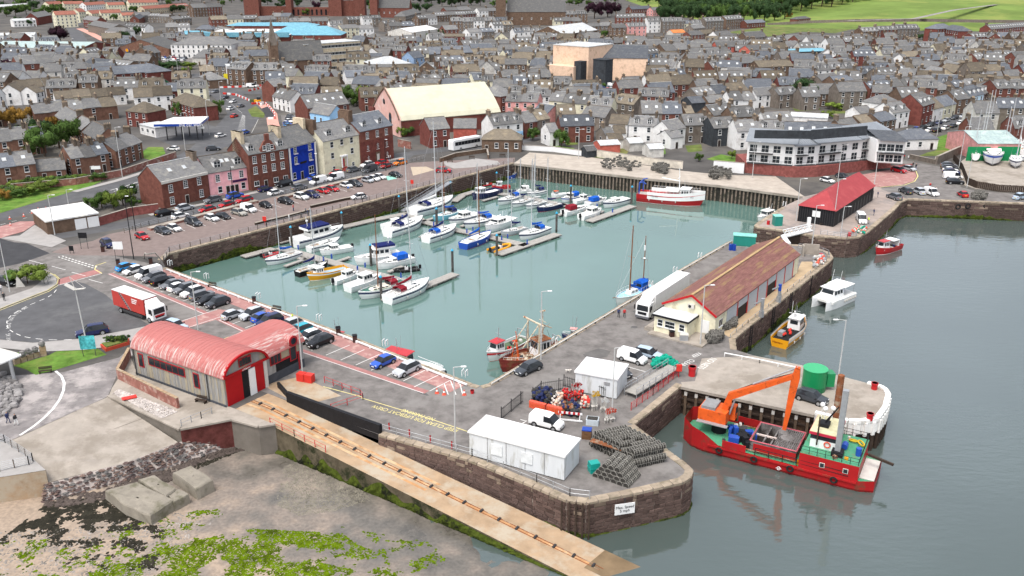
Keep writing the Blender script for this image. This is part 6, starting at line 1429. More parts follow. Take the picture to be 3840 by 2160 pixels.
def car(p,ang,kind,col,label,detail=True,group=None,name='car'):
 k=CARS[kind];t=thing(name if 'van' not in kind else 'van',label,'car' if 'van' not in kind else 'van',p+Vector((0,0,.02)),ang,group);NCAR[0]+=1
 ob('body',k['body'],[paint('car_paint_'+col,CCOL[col],.22)],t,own=True);ob('window_glass',k['glass'],None,t);ob('underbody',k['under'],None,t)
 ty,ri=wheel_mesh(k['r'])
 for x in k['wx']:
  for s in(-1,1):
   w=ob('wheel',ty,None,t,(x,s*(k['w']-.06),k['r']),0 if s>0 else PI)
   if detail:ob('rim',ri,None,w)
 if detail:
  z=.62 if k['r']<.36 else.72
  for s in(-1,1):ob('headlight',HL,None,t,(k['xf']-.1,s*k['w']*.62,z));ob('tail_light',TL,None,t,(k['xr']+.06,s*k['w']*.72,z+.12));ob('mirror',MIR,None,t,(k['xf']-1.35 if 'van' not in kind else k['xf']-1.0,s*(k['w']+.08),.98))
  ob('number_plate',PLW,None,t,(k['xf']-.0,0,.42));ob('number_plate',PLY,None,t,(k['xr']+.0,0,.6))
 return t
def cars(k,s,dirv,area,detail=True,jitter=.04,z=0):
 """each: x y kind colour heading ; heading f = nose along dirv, b = nose against it, or degrees"""
 g=math.atan2(dirv.y,dirv.x)
 for it in s.replace('\n',',').split(','):
  if not it.strip():continue
  x,y,kd,col,hd=it.split();a=g if hd=='f' else g+PI if hd=='b' else math.radians(float(hd))
  p=W(k,float(x),float(y),z);car(p,a+U(-jitter,jitter),kd,col,'%s %s %s'%({'sky':'bright blue','dark':'dark grey','pale':'pale blue'}.get(col,col),CARN[kd],area),detail,'cars '+area)
def dv(k,x0,y0,x1,y1):d=W(k,x1,y1)-W(k,x0,y0);d.z=0;return d.normalized()
cars('d','''955 585 hatch sky f,1010 612 hatch white b,1125 640 bigvan white b,1165 668 suv grey b,1228 690 suv black f,1300 716 saloon grey b,1350 738 hatch white f,1403 752 suv grey b,1458 780 suv white b,1525 800 estate grey f,1578 832 saloon black b,1645 858 suv dark b''',BAYDIR,'in the row backing onto the basin quay')
cars('d','''1760 948 hatch silver f,1905 945 suv silver b,1985 968 hatch blue f,2035 1002 bigsuv navy b,2190 1030 suv silver b,2265 1072 suv teal b,2335 1118 suv white b,2420 1152 suv black b''',BAYDIR,'in the bays behind the lifeboat station')
cars('P','662 690 hatch blue b,890 768 suv silver b',BAYDIR,'alone in the last quayside bays')
cars('d','700 1078 bigsuv navy b',dv('d',560,1110,830,1065),'parked beside the turning circle')
cars('d','1330 1030 estate pale f',dv('d',1250,985,1400,1035),'behind the lifeboat station roof');cars('d','50 700 suv black f',dv('d',0,690,110,715),'at the left edge by the flower bed')
cars('d','1075 352 hatch red f,815 410 suv navy f',dv('d',1010,310,1135,365),'at the near end of the marina car park')
MD=dv('Q',640,690,850,750)
cars('Q','''165 882 estate dark f,300 850 hatch white f,535 782 bigsuv dark f,757 727 hatch white f,893 705 hatch black f,1085 660 estate beige f,1200 620 van white f,1405 570 small black f,1648 525 suv black f,1838 468 suv white f,1968 448 suv navy f,2105 398 small red f,2212 372 hatch red f,2380 328 small white f,2485 312 suv dark f''',MD,'in the marina car park below the harbour front')
cars('Q','2530 468 hatch white b',dv('Q',2300,480,2576,440),'stopped in the middle of the marina car park')
SD=dv('Q',300,690,2300,220)
cars('Q','''185 668 suv black f,375 700 hatch white f,430 606 suv silver f,700 622 hatch red b,770 510 suv grey b,930 565 hatch red b,1035 456 suv blue f,1145 508 estate red b,1400 376 hatch navy f,1525 418 hatch white f,1625 316 bigsuv black b,1810 360 suv grey f,1995 240 small blue f,2040 285 bigvan white b,2250 240 bigvan white b,2255 178 hatch red b,2465 140 suv grey f''',SD,'parked along the harbour front street')
cars('U','1865 975 small silver f,1935 955 hatch white f,2010 935 hatch white f,2200 910 hatch black f',MD,'at the far end of the marina car park')
cars('U','1860 790 suv white b,1885 850 bigvan dark b,2030 760 saloon red b,2090 800 hatch maroon b,2255 765 suv orange b',SD,'below the tall red sandstone house');cars('N','850 150 suv red f',dv('N',770,140,930,145),'beside the marina gangway gate')
cars('B','325 300 estate dark b',dv('B',200,330,470,220),'on the quay beside the rusty trawler');cars('B','1580 175 van white f,1770 120 estate pale f',dv('B',1400,130,1760,225),'in the bays by the white cabin');cars('B','1440 330 hatch dark f',dv('B',1400,250,1530,340),'half hidden behind the small white cabin')
cars('B','545 960 van white f',dv('B',330,960,740,1060),'parked in the creel yard');cars('C','1395 440 suv dark f',dv('C',1250,400,1540,490),'on the concrete jetty by the green tank')
cars('S','370 505 saloon white b,480 475 hatch blue b,580 445 saloon black b,685 410 suv dark b,790 385 saloon navy b,895 350 hatch silver b,1010 315 suv dark b,1115 295 hatch silver b,1210 270 hatch silver b,1290 248 saloon dark b,1390 225 hatch navy b',dv('S',370,500,1390,215),'parked on the terrace side of the seafront road')
cars('S','670 485 hatch white f,770 490 suv black f,885 455 hatch white f,990 425 saloon dark f,1095 390 suv white f,1215 360 hatch white f,1300 330 hatch navy f,1410 300 hatch red f,1510 270 van white f,1635 245 suv dark f',dv('S',670,495,1600,240),'parked on the lawn side of the seafront road')
cars('S','1890 135 hatch white b,1480 190 bigvan red f',dv('S',1400,220,1900,120),'at the far bend of the seafront road')
cars('S','225 640 suv dark f,320 600 hatch maroon f',dv('S',200,640,340,590),'behind the seafront kiosk')
cars('S','255 1035 suv red f,390 1010 hatch silver f',dv('S',150,1010,370,1060),'in the brick car park below the flats');cars('c','1090 1375 hatch white f,1205 1345 hatch dark f',dv('c',1030,1360,1150,1390),'at the foot of the red stone wall of the flats')
cars('S','930 970 suv grey f,940 1000 estate dark f,950 1030 hatch white f,965 1065 suv navy f,985 1125 bigvan white f,1015 1195 suv black f',dv('S',850,1170,1130,1180),'beside the boatyard fence')
cars('S','345 1320 suv dark 100,520 1325 suv silver 98,690 1345 van white -80,190 1400 suv grey 105,1120 1365 small red 90,1900 1400 suv pale 30',Vector((1,0,0)),'on the quay road behind the outer harbour wall');cars('f','1345 225 bigvan white -100',Vector((1,0,0)),'in front of the black shed')
cars('a','1815 810 saloon grey 75,1760 775 hatch white -105,1700 745 saloon dark -105,1625 700 saloon grey -110,1740 830 hatch white 75,1770 885 hatch red 75,1850 1010 hatch blue 75,1665 1035 hatch white 60,1610 1135 suv dark 20,1310 1135 hatch white 160,1570 725 bigvan white 100',Vector((1,0,0)),'on the bending main road')
cars('a','2170 945 hatch blue f,2180 925 hatch white f,2190 905 saloon dark f,2195 890 hatch grey f,2175 960 hatch sky f',dv('a',2130,930,2230,950),'in the small car park by the sky blue house')
cars('a','648 408 hatch red 100,690 355 hatch white 100,655 335 hatch red 100,625 375 suv black -80,580 670 hatch blue 0,650 668 hatch navy 0,850 365 hatch maroon 0,1110 432 saloon dark 0,1900 660 bigvan white 0',Vector((1,0,0)),'on the road towards the supermarket',False)
def lot(k,quad,rows_,n,area,fill=.85,kinds=('hatch','suv','saloon','hatch','van')):
 A,B,C_,D_2=WL(k,quad);u=(B-A).normalized()
 for r in range(rows_):
  a=A.lerp(D_2,(r+.5)/rows_);b=B.lerp(C_,(r+.5)/rows_)
  for i in range(n):
   if RND()<fill:
    p=a.lerp(b,(i+.5)/n);kd=random.choice(kinds);col=random.choice(('white','grey','black','silver','dark','red','blue','white','navy'))
    car(p,math.atan2(u.y,u.x)+PI/2+(PI if RND()<.5 else 0),kd,col,'%s %s %s'%(col if col!='dark' else 'dark grey',CARN[kd],area),False,'cars '+area)
lot('b',[(1770,655),(2060,645),(2080,690),(1800,690)],3,10,'in the car park below the theatre');lot('b',[(1465,625),(1590,625),(1590,645),(1465,645)],1,5,'at the foot of the theatre');lot('b',[(2150,650),(2300,645),(2320,670),(2170,680)],1,6,'by the wall right of the theatre car park')
lot('a',[(2170,345),(2570,350),(2570,400),(2240,395)],3,16,'in the car park beside the cyan-roofed shops');lot('b',[(-10,350),(230,365),(180,395),(-20,385)],2,9,'in the car park behind the office block')
lot('a',[(1140,440),(1400,425),(1420,465),(1180,480)],3,12,'in the supermarket car park');lot('c',[(830,460),(960,455),(980,520),(850,510)],3,5,'in the car park before the football stand')
def wheelset(t,xs,w,r=.5):
 ty,ri=wheel_mesh(r)
 for x in xs:
  for s in(-1,1):o=ob('wheel',ty,None,t,(x,s*(w-.1),r),0 if s>0 else PI);ob('rim',ri,None,o)
def lorry(p0,p1,label,boxm,cabm,stripe=None,kind=0):
 d=p1-p0;L=d.length;t=thing('lorry',label,'lorry',(p0+p1)/2,math.atan2(d.y,d.x));h=L/2;w=1.25
 ob('cargo_box',MB().box(-h,h-2.3,-w,w,1.15,3.9),boxm,t);ob('box_roof',MB().box(-h-.02,h-2.28,-w-.02,w+.02,3.9,3.98),mat('grp_roof',(.6,.6,.58),.6),t)
 ob('chassis',MB().box(-h,h-.4,-.5,.5,.55,1.1).box(-h+2.5,h-3.2,-w,w,.5,.9),DKMETAL,t)
 cab=ob('cab',MB().rings([[(x,y,z)for x,z in((h-2.0,.55),(h,.55),(h,1.5),(h-.12,2.75),(h-.5,3.0),(h-2.0,3.0))]for y in(-w+.03,w-.03)]),cabm,t)
 ob('windscreen',MB().add([(h+.01,-w+.2,1.65),(h+.01,w-.2,1.65),(h-.1,w-.25,2.6),(h-.1,-w+.25,2.6)],[(0,1,2,3)]),CARGLASS,cab)
 for s in(-1,1):ob('side_window',MB().box(h-1.2,h-.35,s*w-.02,s*w+.0 if s>0 else-w+.04,1.7,2.5),CARGLASS,cab);ob('headlight',MB().box(h-.03,h+.04,s*.9-.2,s*.9+.2,.75,.95),MATS['lamp_glass'],t);ob('mirror',MB().box(h-.15,h+.0,s*(w+.25)-.08,s*(w+.25)+.08,1.7,2.5),BLACK,t)
 ob('grille',MB().box(h,h+.05,-.8,.8,1.0,1.45),BLACK,t);ob('bumper',MB().box(h-.3,h+.08,-w,w,.35,.72),mat('bumper_grey',(.12,.12,.13),.6),t)
 ob('wind_deflector',MB().add([(h-2.1,-1.1,3.0),(h-.6,-1.0,3.0),(h-.6,1.0,3.0),(h-2.1,1.1,3.0),(h-2.1,-1.1,3.8),(h-2.1,1.1,3.8)],[(0,1,4),(1,2,5,4),(2,3,5),(3,0,4,5)]),cabm,t)
 wheelset(t,(h-1.3,-h+1.9)if not kind else(h-1.3,h-3.6,-h+1.5,-h+2.7),w);return t,L
RCUR=mat('red_curtain',(.42,.055,.045),.55,.06,.8,stain=((.3,.03,.03),.2,.8))
t,L=lorry(W('d',915,880),W('d',1215,985),'red curtain-sided lorry with white cab beside the turning circle',RCUR,WHITE)
h=L/2;ob('red_panel',MB().box(h-.02,h+.06,-.9,.9,1.2,1.5),REDP,t)
ob('black_flash',MB().add([(-h+1.9,-1.27,3.85),(-h+2.6,-1.27,3.85),(-h+5.2,-1.27,1.2),(-h+4.4,-1.27,1.2)],[(0,3,2,1)]),mat('grey_band',(.24,.2,.2),.6),t)
for i in range(9):x_=-h+2.3+i*.29;z_=3.62-i*.29;ob('band_letter',MB().box(x_-.12,x_+.14,-1.285,-1.272,z_-.1,z_+.1),BLACK,t)
for i in range(3):ob('white_print',MB().box(-h+5.6,-h+7.2-i*.2,-1.28,-1.255,3.3-i*.32,3.45-i*.32),WHITE,t)
t,L=lorry(W('T',640,760),W('T',150,1095),'white refrigerated lorry parked beside the fish market',WHITE,WHITE,kind=1)
ob('fridge_unit',MB().box(L/2-2.3,L/2-1.7,-1,1,2.5,3.7).box(L/2-1.7,L/2-1.68,-.7,.7,2.7,3.2,1),[WHITE,BLACK],t)
p0,p1=W('b',815,1150),W('b',1055,1105);d=p1-p0;L=12.6;t=thing('coach','white touring coach on the street behind the harbour corner','coach',(p0+p1)/2+Vector((0,1.2,0)),math.atan2(d.y,d.x));h=L/2
ob('body',MB().rings([[(x,y,z)for x,z in((-h,.4),(h,.4),(h+.05,1.4),(h-.25,3.3),(h-.6,3.55),(-h+.2,3.55),(-h,3.2))]for y in(-1.25,1.25)]),WHITE,t)
for s in(-1,1):
 for i in range(8):ob('window',MB().box(-h+.8+i*1.35,-h+2.08+i*1.35,s*1.26-.02,s*1.26+.02,1.75,2.9),CARGLASS,t)
ob('windscreen',MB().add([(h+.06,-1.15,1.4),(h+.06,1.15,1.4),(h-.2,1.15,3.2),(h-.2,-1.15,3.2)],[(0,1,2,3)]),CARGLASS,t);wheelset(t,(h-2.6,-h+3.2),1.25);ob('roof_pod',MB().box(-1.5,1.5,-.8,.8,3.55,3.75),WHITE,t)
print('s5',time.time()-TT)
PBUOY=mat('pink_buoy',(.6,.2,.18),.6);BC=dict(white=WHITEH,navy=NAVY,red=REDP,blue=paint('boat_blue',(.02,.07,.35)),lblue=paint('boat_light_blue',(.2,.5,.62)),yellow=YELLOW,green=paint('boat_green',(.015,.11,.07)),black=BLACK,grey=mat('boat_grey',(.4,.42,.44),.4,.05,1.),rusty=mat('rusty_hull',(.2,.035,.03),.7,.3,1.,stain=((.2,.1,.05),.5,.8),bump=.2),cream=mat('boat_cream',(.7,.66,.55),.45,.05,1.))
CV=dict(blue=mat('blue_canvas',(.012,.09,.42),.85,.15,2.),navy=mat('navy_canvas',(.012,.018,.09),.85,.15,2.),red=mat('red_canvas',(.2,.015,.025),.85,.15,2.),white=mat('white_canvas',(.7,.7,.68),.85,.1,2.))
DECK=mat('white_deck',(.68,.68,.65),.6,.06,1.2);TEAK=mat('teak_deck',(.3,.2,.12),.8,.2,2.);ALU=mat('mast_alloy',(.55,.56,.57),.35,.06,1.,metal=.3);WOODM=mat('varnished_mast',(.2,.085,.04),.4,.2,1.)
def hull_parts(t,L,B,fr,hullm,stern=.75,stripe=None,deckm=None,boot=None,sheer=.3,full=.5,inner=.12,rubm=None):
 n=12;rs=[];dk=[];rub=[]
 for i in range(n+1):
  s=i/n;x=-L/2+L*s
  b=B/2*(stern+(1-stern)*min(1,s/.45))if s<.45 else B/2*max(.015,(1-((s-.45)/.55)**(2.0+full)))
  z=fr*(1+sheer*max(0,(s-.3)/.7)**2+.06*(1-s));k=x+(.0 if s<1 else.0);ov=.06*L*max(0,(s-.75)/.25)
  rs.append([(x+ov*.0,b,z),(x-ov*.35,b*.93,z*.45),(x-ov,b*.78,0),(x-ov*1.5,b*.45,-.35),(x-ov*1.5,0,-.5),(x-ov*1.5,-b*.45,-.35),(x-ov,-b*.78,0),(x-ov*.35,-b*.93,z*.45),(x,-b,z)]);dk.append((x,b,z))
 def half(a,b_):
  m=MB();o=m.rings([[r[j]for j in range(a,b_)]for r in rs],cap=False,closed=False);return m
 m=MB().rings(rs,cap=False,closed=False);m.add(rs[0],[tuple(range(9))]);ob('hull',m,hullm,t)
 d=MB();c=.97
 d.rings([[(x,b*c,z-inner),(x,-b*c,z-inner)]for x,b,z in dk],cap=False,closed=False);d.f=[list(reversed(f))for f in d.f]
 ob('deck',d,deckm or DECK,t)
 g=MB()
 for s in(-1,1):g.path([(x,s*b,z+.02)for x,b,z in dk],.06,4)
 ob('gunwale',g,rubm or hullm,t)
 if stripe:
  g=MB()
  for s in(-1,1):g.rings([[(x,s*(b*.995+.012),z*.86),(x,s*(b*.97+.012),z*.68)]for x,b,z in dk],cap=False,closed=False)
  ob('stripe',g,stripe,t)
 if boot:
  g=MB()
  for s in(-1,1):g.rings([[(r[2][0],s*(abs(r[2][1])+.02),.16),(r[2][0],s*(abs(r[2][1])+.01),-.1)]for r in rs],cap=False,closed=False)
  ob('boot_topping',g,boot,t)
 return dk
def zat(dk,x):
 for(a,b,z),(c,d,z2)in zip(dk,dk[1:]):
  if a<=x<=c:return z+(z2-z)*(x-a)/(c-a),b+(d-b)*(x-a)/(c-a)
 return dk[-1][2],dk[-1][1]
def coach(t,dk,x0,x1,h,w0,w1,m_=None,nm='cabin',slope=.25,wins=3,glass=True,zoff=-.12,roof=None):
 z=min(zat(dk,x0)[0],zat(dk,x1)[0])+zoff;m=MB()
 m.rings([[(x0,w0,z),(x0,-w0,z),(x0+.05,-w0*.88,z+h),(x0+.05,w0*.88,z+h)],[(x1,w1,z),(x1,-w1,z),(x1-slope,-w1*.8,z+h*.95),(x1-slope,w1*.8,z+h*.95)]]);c=ob(nm,m,m_ or DECK,t)
 if glass:
  for s in(-1,1):
   for i in range(wins):
    a,b=x0+(x1-x0)*(.1+.78*i/wins),x0+(x1-x0)*(.1+.78*(i+.75)/wins);wa=w0+(w1-w0)*(a-x0)/(x1-x0);wb=w0+(w1-w0)*(b-x0)/(x1-x0)
    f=.45;ff=.85;q=1-.12*f+.015;q2=1-.12*ff+.015
    ob('window',MB().add([(a,s*wa*q,z+h*f),(b,s*wb*q,z+h*f),(b,s*wb*q2,z+h*ff),(a,s*wa*q2,z+h*ff)],[(0,1,2,3),(3,2,1,0)]),GLASS,c)
  if h>.9:
   k0,k1=.5,.9;ob('windscreen',MB().add([(x1-slope*k0+.02,-w1*.8,z+h*k0),(x1-slope*k0+.02,w1*.8,z+h*k0),(x1-slope*k1+.02,w1*.72,z+h*k1),(x1-slope*k1+.02,-w1*.72,z+h*k1)],[(0,1,2,3)]),GLASS,c)
   ob('aft_window',MB().add([(x0+.01-.02,-w0*.6,z+h*.5),(x0-.01,w0*.6,z+h*.5),(x0+.02,w0*.6,z+h*.85),(x0+.02,-w0*.6,z+h*.85)],[(3,2,1,0)]),GLASS,c)
 if roof:ob('cabin_roof',MB().box(x0-.2,x1-slope+.25,-w0*.95,w0*.95,z+h,z+h+.08),roof,t)
 return z+h
def rails(t,dk,x0,x1,h=.6,m_=None,n=6,nm='guard_rail'):
 g=MB()
 for s in(-1,1):
  pts=[]
  for i in range(n+1):
   x=x0+(x1-x0)*i/n;z,b=zat(dk,x);g.tube((x,s*b*.93,z),(x,s*b*.93,z+h),.025,4);pts.append((x,s*b*.93,z+h))
  g.path(pts,.022,4)
 ob(nm,g,m_ or STEEL,t)
def mast(t,x,z0,h,m_=None,boom=None,cover=None,spread=True,Lb=0,dk=None,r=.09):
 m_=m_ or ALU;ob('mast',MB().tube((x,0,z0),(x-.012*h,0,z0+h),r,6,r*.7),m_,t)
 if spread:ob('spreaders',MB().tube((x,-.8,z0+h*.55),(x,.8,z0+h*.55),.03,4),m_,t)
 if boom:
  ob('boom',MB().tube((x,0,z0+1.1),(x-boom,0,z0+1.15),.07,5),m_,t)
  if cover:ob('sail_cover',MB().rings([[(xx,math.cos(a)*rr,z0+1.35+zz+math.sin(a)*rr*1.5)for a in(0,1.05,2.1,3.15,4.2,5.25)]for xx,rr,zz in((x+.05,.1,.8),(x-.25,.2,.25),(x-boom*.5,.17,.0),(x-boom,.1,-.05))]),CV[cover],t)
 if dk:
  g=MB();zb=dk[-1][2];g.tube((x,0,z0+h*.97),(dk[-1][0],0,zb),.018,3);g.tube((x,0,z0+h*.98),(dk[0][0],0,dk[0][2]),.014,3);_,b=zat(dk,x)
  for s in(-1,1):g.tube((x,0,z0+h*.97),(x-.1,s*b,z0-.2),.014,3)
  ob('rigging',g,STEEL,t)
ZS=[ZW,ZW]
def start(k,sx,sy,bx,by,name,label,cat):
 a,b=W(k,sx,sy,ZS[0]),W(k,bx,by,ZS[1]);a.z=b.z=ZW;d=b-a;L=d.length;ZS[:]=[ZW,ZW]
 return thing(name,label,cat,(a+b)/2,math.atan2(d.y,d.x)),L
def fend(t,dk,xs,side=-1):
 for x in xs:z,b=zat(dk,x);ob('fender',MB().ball((x,side*(b+.1),z*.45),.14,6,4,sz=2),OFFW,t)
def yacht(k,sx,sy,bx,by,label,hullm='white',cover='blue',hood=None,mh=1.25,mm=None,stripe='navy',arch=False,tan=None,mastx=.08,deckm=None):
 t,L=start(k,sx,sy,bx,by,'sailing_yacht',label,'yacht');L=max(6.5,min(L*1.1,16));B=L*.335;fr=.115*L+.12
 dk=hull_parts(t,L,B,fr,BC[hullm],.72,BC[stripe]if stripe and hullm=='white' else None,deckm,BC['navy']if hullm=='white' else BC['red'])
 zt=coach(t,dk,-L*.12,L*.27,.42,B*.3,B*.18,deckm and BC['cream'],wins=4,slope=.5)
 ob('cockpit',MB().box(-L*.42,-L*.13,-B*.22,B*.22,fr-.1,fr-.06),TEAK,t);ob('coaming',MB().box(-L*.42,-L*.12,-B*.3,-B*.24,fr-.1,fr+.25).box(-L*.42,-L*.12,B*.24,B*.3,fr-.1,fr+.25),DECK,t)
 ob('hatch',MB().box(L*.12,L*.18,-.25,.25,zt-.02,zt+.06),CARGLASS,t)
 if mh:mast(t,L*mastx,zt-.05,L*mh,WOODM if mm=='wood' else ALU,L*.36,cover,dk=dk,r=.085+.004*L)
 rails(t,dk,-L*.45,L*.44)
 if hood:ob('spray_hood',MB().rings([[(-L*.16+math.cos(a)*.0-q*.9,y,fr+.15+h_)for y,h_ in((-B*.3,0),(-B*.27,.8),(0,1.05),(B*.27,.8),(B*.3,0))]for a,q in((0,-.35),(0,0),(0,.75),(0,1.6))][0:4],cap=False,closed=False),CV[hood],t);ob('hood_window',MB().box(-L*.16+.33,-L*.16+.36,-B*.22,B*.22,fr+.4,fr+.85),GLASS,t)
 ob('wheel',MB().torus((-L*.34,0,fr+.65),.4,.03,(1,0,.2),10,4),STEEL,t);ob('rudder_post',MB().box(-L*.345,-L*.335,-.1,.1,fr-.1,fr+.6),DECK,t);fend(t,dk,(-L*.2,L*.1));return t
def motor(k,sx,sy,bx,by,label,hullm='white',fly=False,canvas=None,wheel=.345,stripe=None,outb=False,cab=(-.05,.25),top=None,hgt=1.35,radar=True,deckm=None,foredeck=True,roof=None):
 t,L=start(k,sx,sy,bx,by,'motor_boat',label,'motor boat');L=max(4.8,min(L*1.1,16.5));B=L*wheel if L>5 else L*.38;fr=.12*L+.2
 dk=hull_parts(t,L,B,fr,BC[hullm],.88,BC[stripe]if stripe else None,deckm,BC['navy']if hullm=='white' else BC['white'],.35)
 ob('cockpit_sole',MB().box(-L*.46,L*cab[0],-B*.34,B*.34,fr-.11,fr-.09),mat('sole_grey',(.42,.42,.4),.8,.1,2.),t)
 if foredeck:coach(t,dk,L*cab[1]-.2,L*.42,.45,B*.33,B*.1,wins=2,slope=.5)
 zt=coach(t,dk,L*cab[0],L*cab[1],hgt,B*.37,B*.33,wins=3,slope=.55,nm='wheelhouse',roof=roof or DECK)
 if fly:
  ob('flybridge',MB().box(L*cab[0]-1.2,L*cab[1]-.8,-B*.36,B*.36,zt,zt+.5),DECK,t);ob('flybridge_cover',MB().box(L*cab[0]-1.1,L*cab[1]-.9,-B*.37,B*.37,zt+.35,zt+.75),CV['navy'],t);ob('mast',MB().tube((L*cab[0],0,zt+.5),(L*cab[0]-.3,0,zt+3.2),.09,5,.05).ball((L*cab[0]-.1,0,zt+2),.3,6,4),WHITEH,t)
 elif radar:ob('aerial',MB().tube((L*cab[0]+.2,.2,zt),(L*cab[0]-.1,.2,zt+1.6),.03,4).tube((L*cab[0]+.4,-.2,zt),(L*cab[0]+.4,-.2,zt+.5),.05,5).ball((L*cab[0]+.4,-.2,zt+.55),.22,6,3,sz=.4),WHITEH,t)
 if canvas:ob('canvas_top',MB().rings([[(x,y,fr+h_)for y,h_ in((-B*.38,.3),(-B*.34,1.25),(0,1.4),(B*.34,1.25),(B*.38,.3))]for x in(-L*.32,L*cab[0]+.05)]),CV[canvas],t)
 rails(t,dk,L*.05,L*.45,.55)
 if outb:ob('outboard',MB().box(-L/2-.5,-L/2,-.2,.2,fr*.6,fr+.5).box(-L/2-.4,-L/2-.15,-.08,.08,-.3,fr*.6),BLACK,t)
 fend(t,dk,(-L*.25,.0));return t
def fisher(k,sx,sy,bx,by,label,hullm,houseat=.15,roof=REDP,stripe=None,gear=True,deckm=None,hh=1.9,wood=False,hl=.2,reg=None):
 t,L=start(k,sx,sy,bx,by,'fishing_boat',label,'fishing boat');L=max(5,L*(1.12 if 'trawler' in label and 'rust' in label else 1));B=L*.33;fr=.1*L+.35
 dk=hull_parts(t,L,B,fr,BC[hullm],.85,BC[stripe]if stripe else None,deckm or mat('green_deck',(.09,.13,.08),.8,.25,1.5),BC['white']if hullm!='white' else BC['red'],.45,inner=.45)
 zt=coach(t,dk,L*houseat-L*hl/2,L*houseat+L*hl/2,hh,B*.3,B*.27,WHITEH,wins=3,slope=.25,nm='wheelhouse',roof=roof,zoff=-.4)
 ob('mast',MB().tube((L*houseat-.4,0,zt),(L*houseat-.6,0,zt+2.2),.05,5).tube((L*houseat-.5,-.6,zt+1.2),(L*houseat-.5,.6,zt+1.2),.03,4).tube((L*houseat,.4,zt),(L*houseat,.4,zt+2.6),.02,4),STEEL,t)
 if gear:
  for i in range(7):x=U(-L*.42,L*houseat-L*hl);ob('fish_box',MB().obox((x,U(-B*.25,B*.25),fr-.42),.8,.5,.35,U(0,3)),random.choice((REDPLAS,BC['blue'],OFFW,ORPLAS)),t)
  ob('winch',MB().tube((-L*.15,-.5,fr),(-L*.15,.5,fr),.22,8),DKMETAL,t)
  ob('gallows',MB().path([(-L*.4,-B*.3,fr-.3),(-L*.4,-B*.3,fr+1.7),(-L*.4,B*.3,fr+1.7),(-L*.4,B*.3,fr-.3)],.07,5),STEEL,t)
 rails(t,dk,L*.2,L*.45,.5,WHITEH)
 if reg:
  for s in(-1,1):z,b=zat(dk,L*.3);sign_text(reg,(L*.26,s*(b+.03),z*.68),0 if s<0 else PI,.55,WHITE if hullm!='white' else BLACK,t)
 fend(t,dk,(-L*.3,-L*.1,L*.1));return t,L,B,fr,dk,zt
def rib(k,sx,sy,bx,by,label,tubem,deckm=None):
 t,L=start(k,sx,sy,bx,by,'inflatable_boat',label,'dinghy');L=max(3.5,L);B=L*.36;m=MB()
 for s in(-1,1):m.path([(-L/2,s*B/2,.35),(L*.15,s*B/2,.38),(L*.35,s*B*.36,.45),(L/2,s*.05,.55)],B*.13,8)
 ob('tube',m,tubem,t);ob('floor',MB().box(-L/2,L*.3,-B*.4,B*.4,.1,.2),DKMETAL,t);ob('console',MB().box(-.3,.3,-.35,.35,.2,1.0).box(-.1,.15,-.3,.3,1.0,1.35,1),[WHITEH,GLASS],t);ob('seat',MB().box(-1.2,-.5,-.25,.25,.2,.75),BLACK,t);ob('outboard',MB().box(-L/2-.5,-L/2,-.2,.2,.3,1.1),BLACK,t);ob('engine_frame',MB().path([(-L*.38,-B*.4,.3),(-L*.42,-B*.35,1.7),(-L*.42,B*.35,1.7),(-L*.38,B*.4,.3)],.04,5),STEEL,t);return t
rib('M',270,605,468,562,'small red open boat with white canopy at the end of the nearest pontoon',REDP)
yacht('M',705,590,330,695,'white yacht with black mast and blue deck canvas nearest the weedy wall',cover='blue',mh=1.45,stripe='navy')
motor('M',690,470,1225,330,'big white trawler yacht with navy stripe against the quay wall',stripe='navy',fly=True,cab=(-.22,.2),hgt=1.7)
yacht('M',850,530,1190,430,'white yacht lying between the trawler yacht and a small cuddy boat',hood=None,mh=0)
motor('M',1330,515,985,575,'small white cuddy motor boat with arched side windows',outb=True,cab=(-.05,.22),hgt=1.0)
yacht('M',710,825,1050,715,'black and white yacht moored behind the yellow fishing coble',hullm='black',cover='navy',mh=1.5)
fisher('M',1290,775,815,885,'yellow hulled fishing coble with white wheelhouse near the bow','yellow',.22,BC['white'],'white',False,mat('blue_deck',(.3,.42,.5),.7,.1,1.),1.5,hl=.2)
motor('M',1910,610,1410,690,'large white flybridge motor yacht with navy canvas in mid marina',fly=True,cab=(-.25,.15),hgt=1.75,wheel=.34)
motor('M',2060,655,1665,745,'white sports cruiser with bright blue canvas top',canvas='blue',cab=(-.02,.12),hgt=.75,outb=True,radar=False)
rib('M',2160,745,1860,778,'black rigid inflatable boat with row of seats',RUBBER)
motor('M',1150,925,1420,835,'small white cabin boat with twin outboards beside the yellow coble',outb=True,cab=(-.1,.25),hgt=1.25)
motor('M',1320,1010,1690,885,'white angling boat with round-windowed wheelhouse',cab=(-.12,.2),hgt=1.5,stripe=None)
yacht('M',1965,965,1460,1105,'wooden yacht with green deck and brown mast',cover='red',mm='wood',mh=1.35,hood='red',deckm=BC['green'])
yacht('M',1805,1150,2262,958,'large white yacht with dark red sprayhood and sail cover at the pontoon end',cover='red',hood='red',mh=1.3)
yacht('M',1800,345,2190,198,'white yacht with navy hood stern-on to the nearer middle pontoon',cover='navy',hood='navy',mh=1.35)
motor('M',1745,262,2010,190,'white cruiser with maroon flag behind the navy-hooded yacht',cab=(-.1,.2),hgt=.9,radar=False)
yacht('N',650,995,985,862,'white yacht with blue boom cover beside the blue work float',cover='navy',hood='blue',mh=1.35)
yacht('N',470,690,962,535,'longest white yacht with navy canopy below the gangway',cover='white',hood='navy',mh=1.3)
yacht('N',1030,665,735,748,'pale blue hulled yacht with blue cockpit cover',hullm='lblue',cover='blue',hood='navy',mh=1.45,mm='wood')
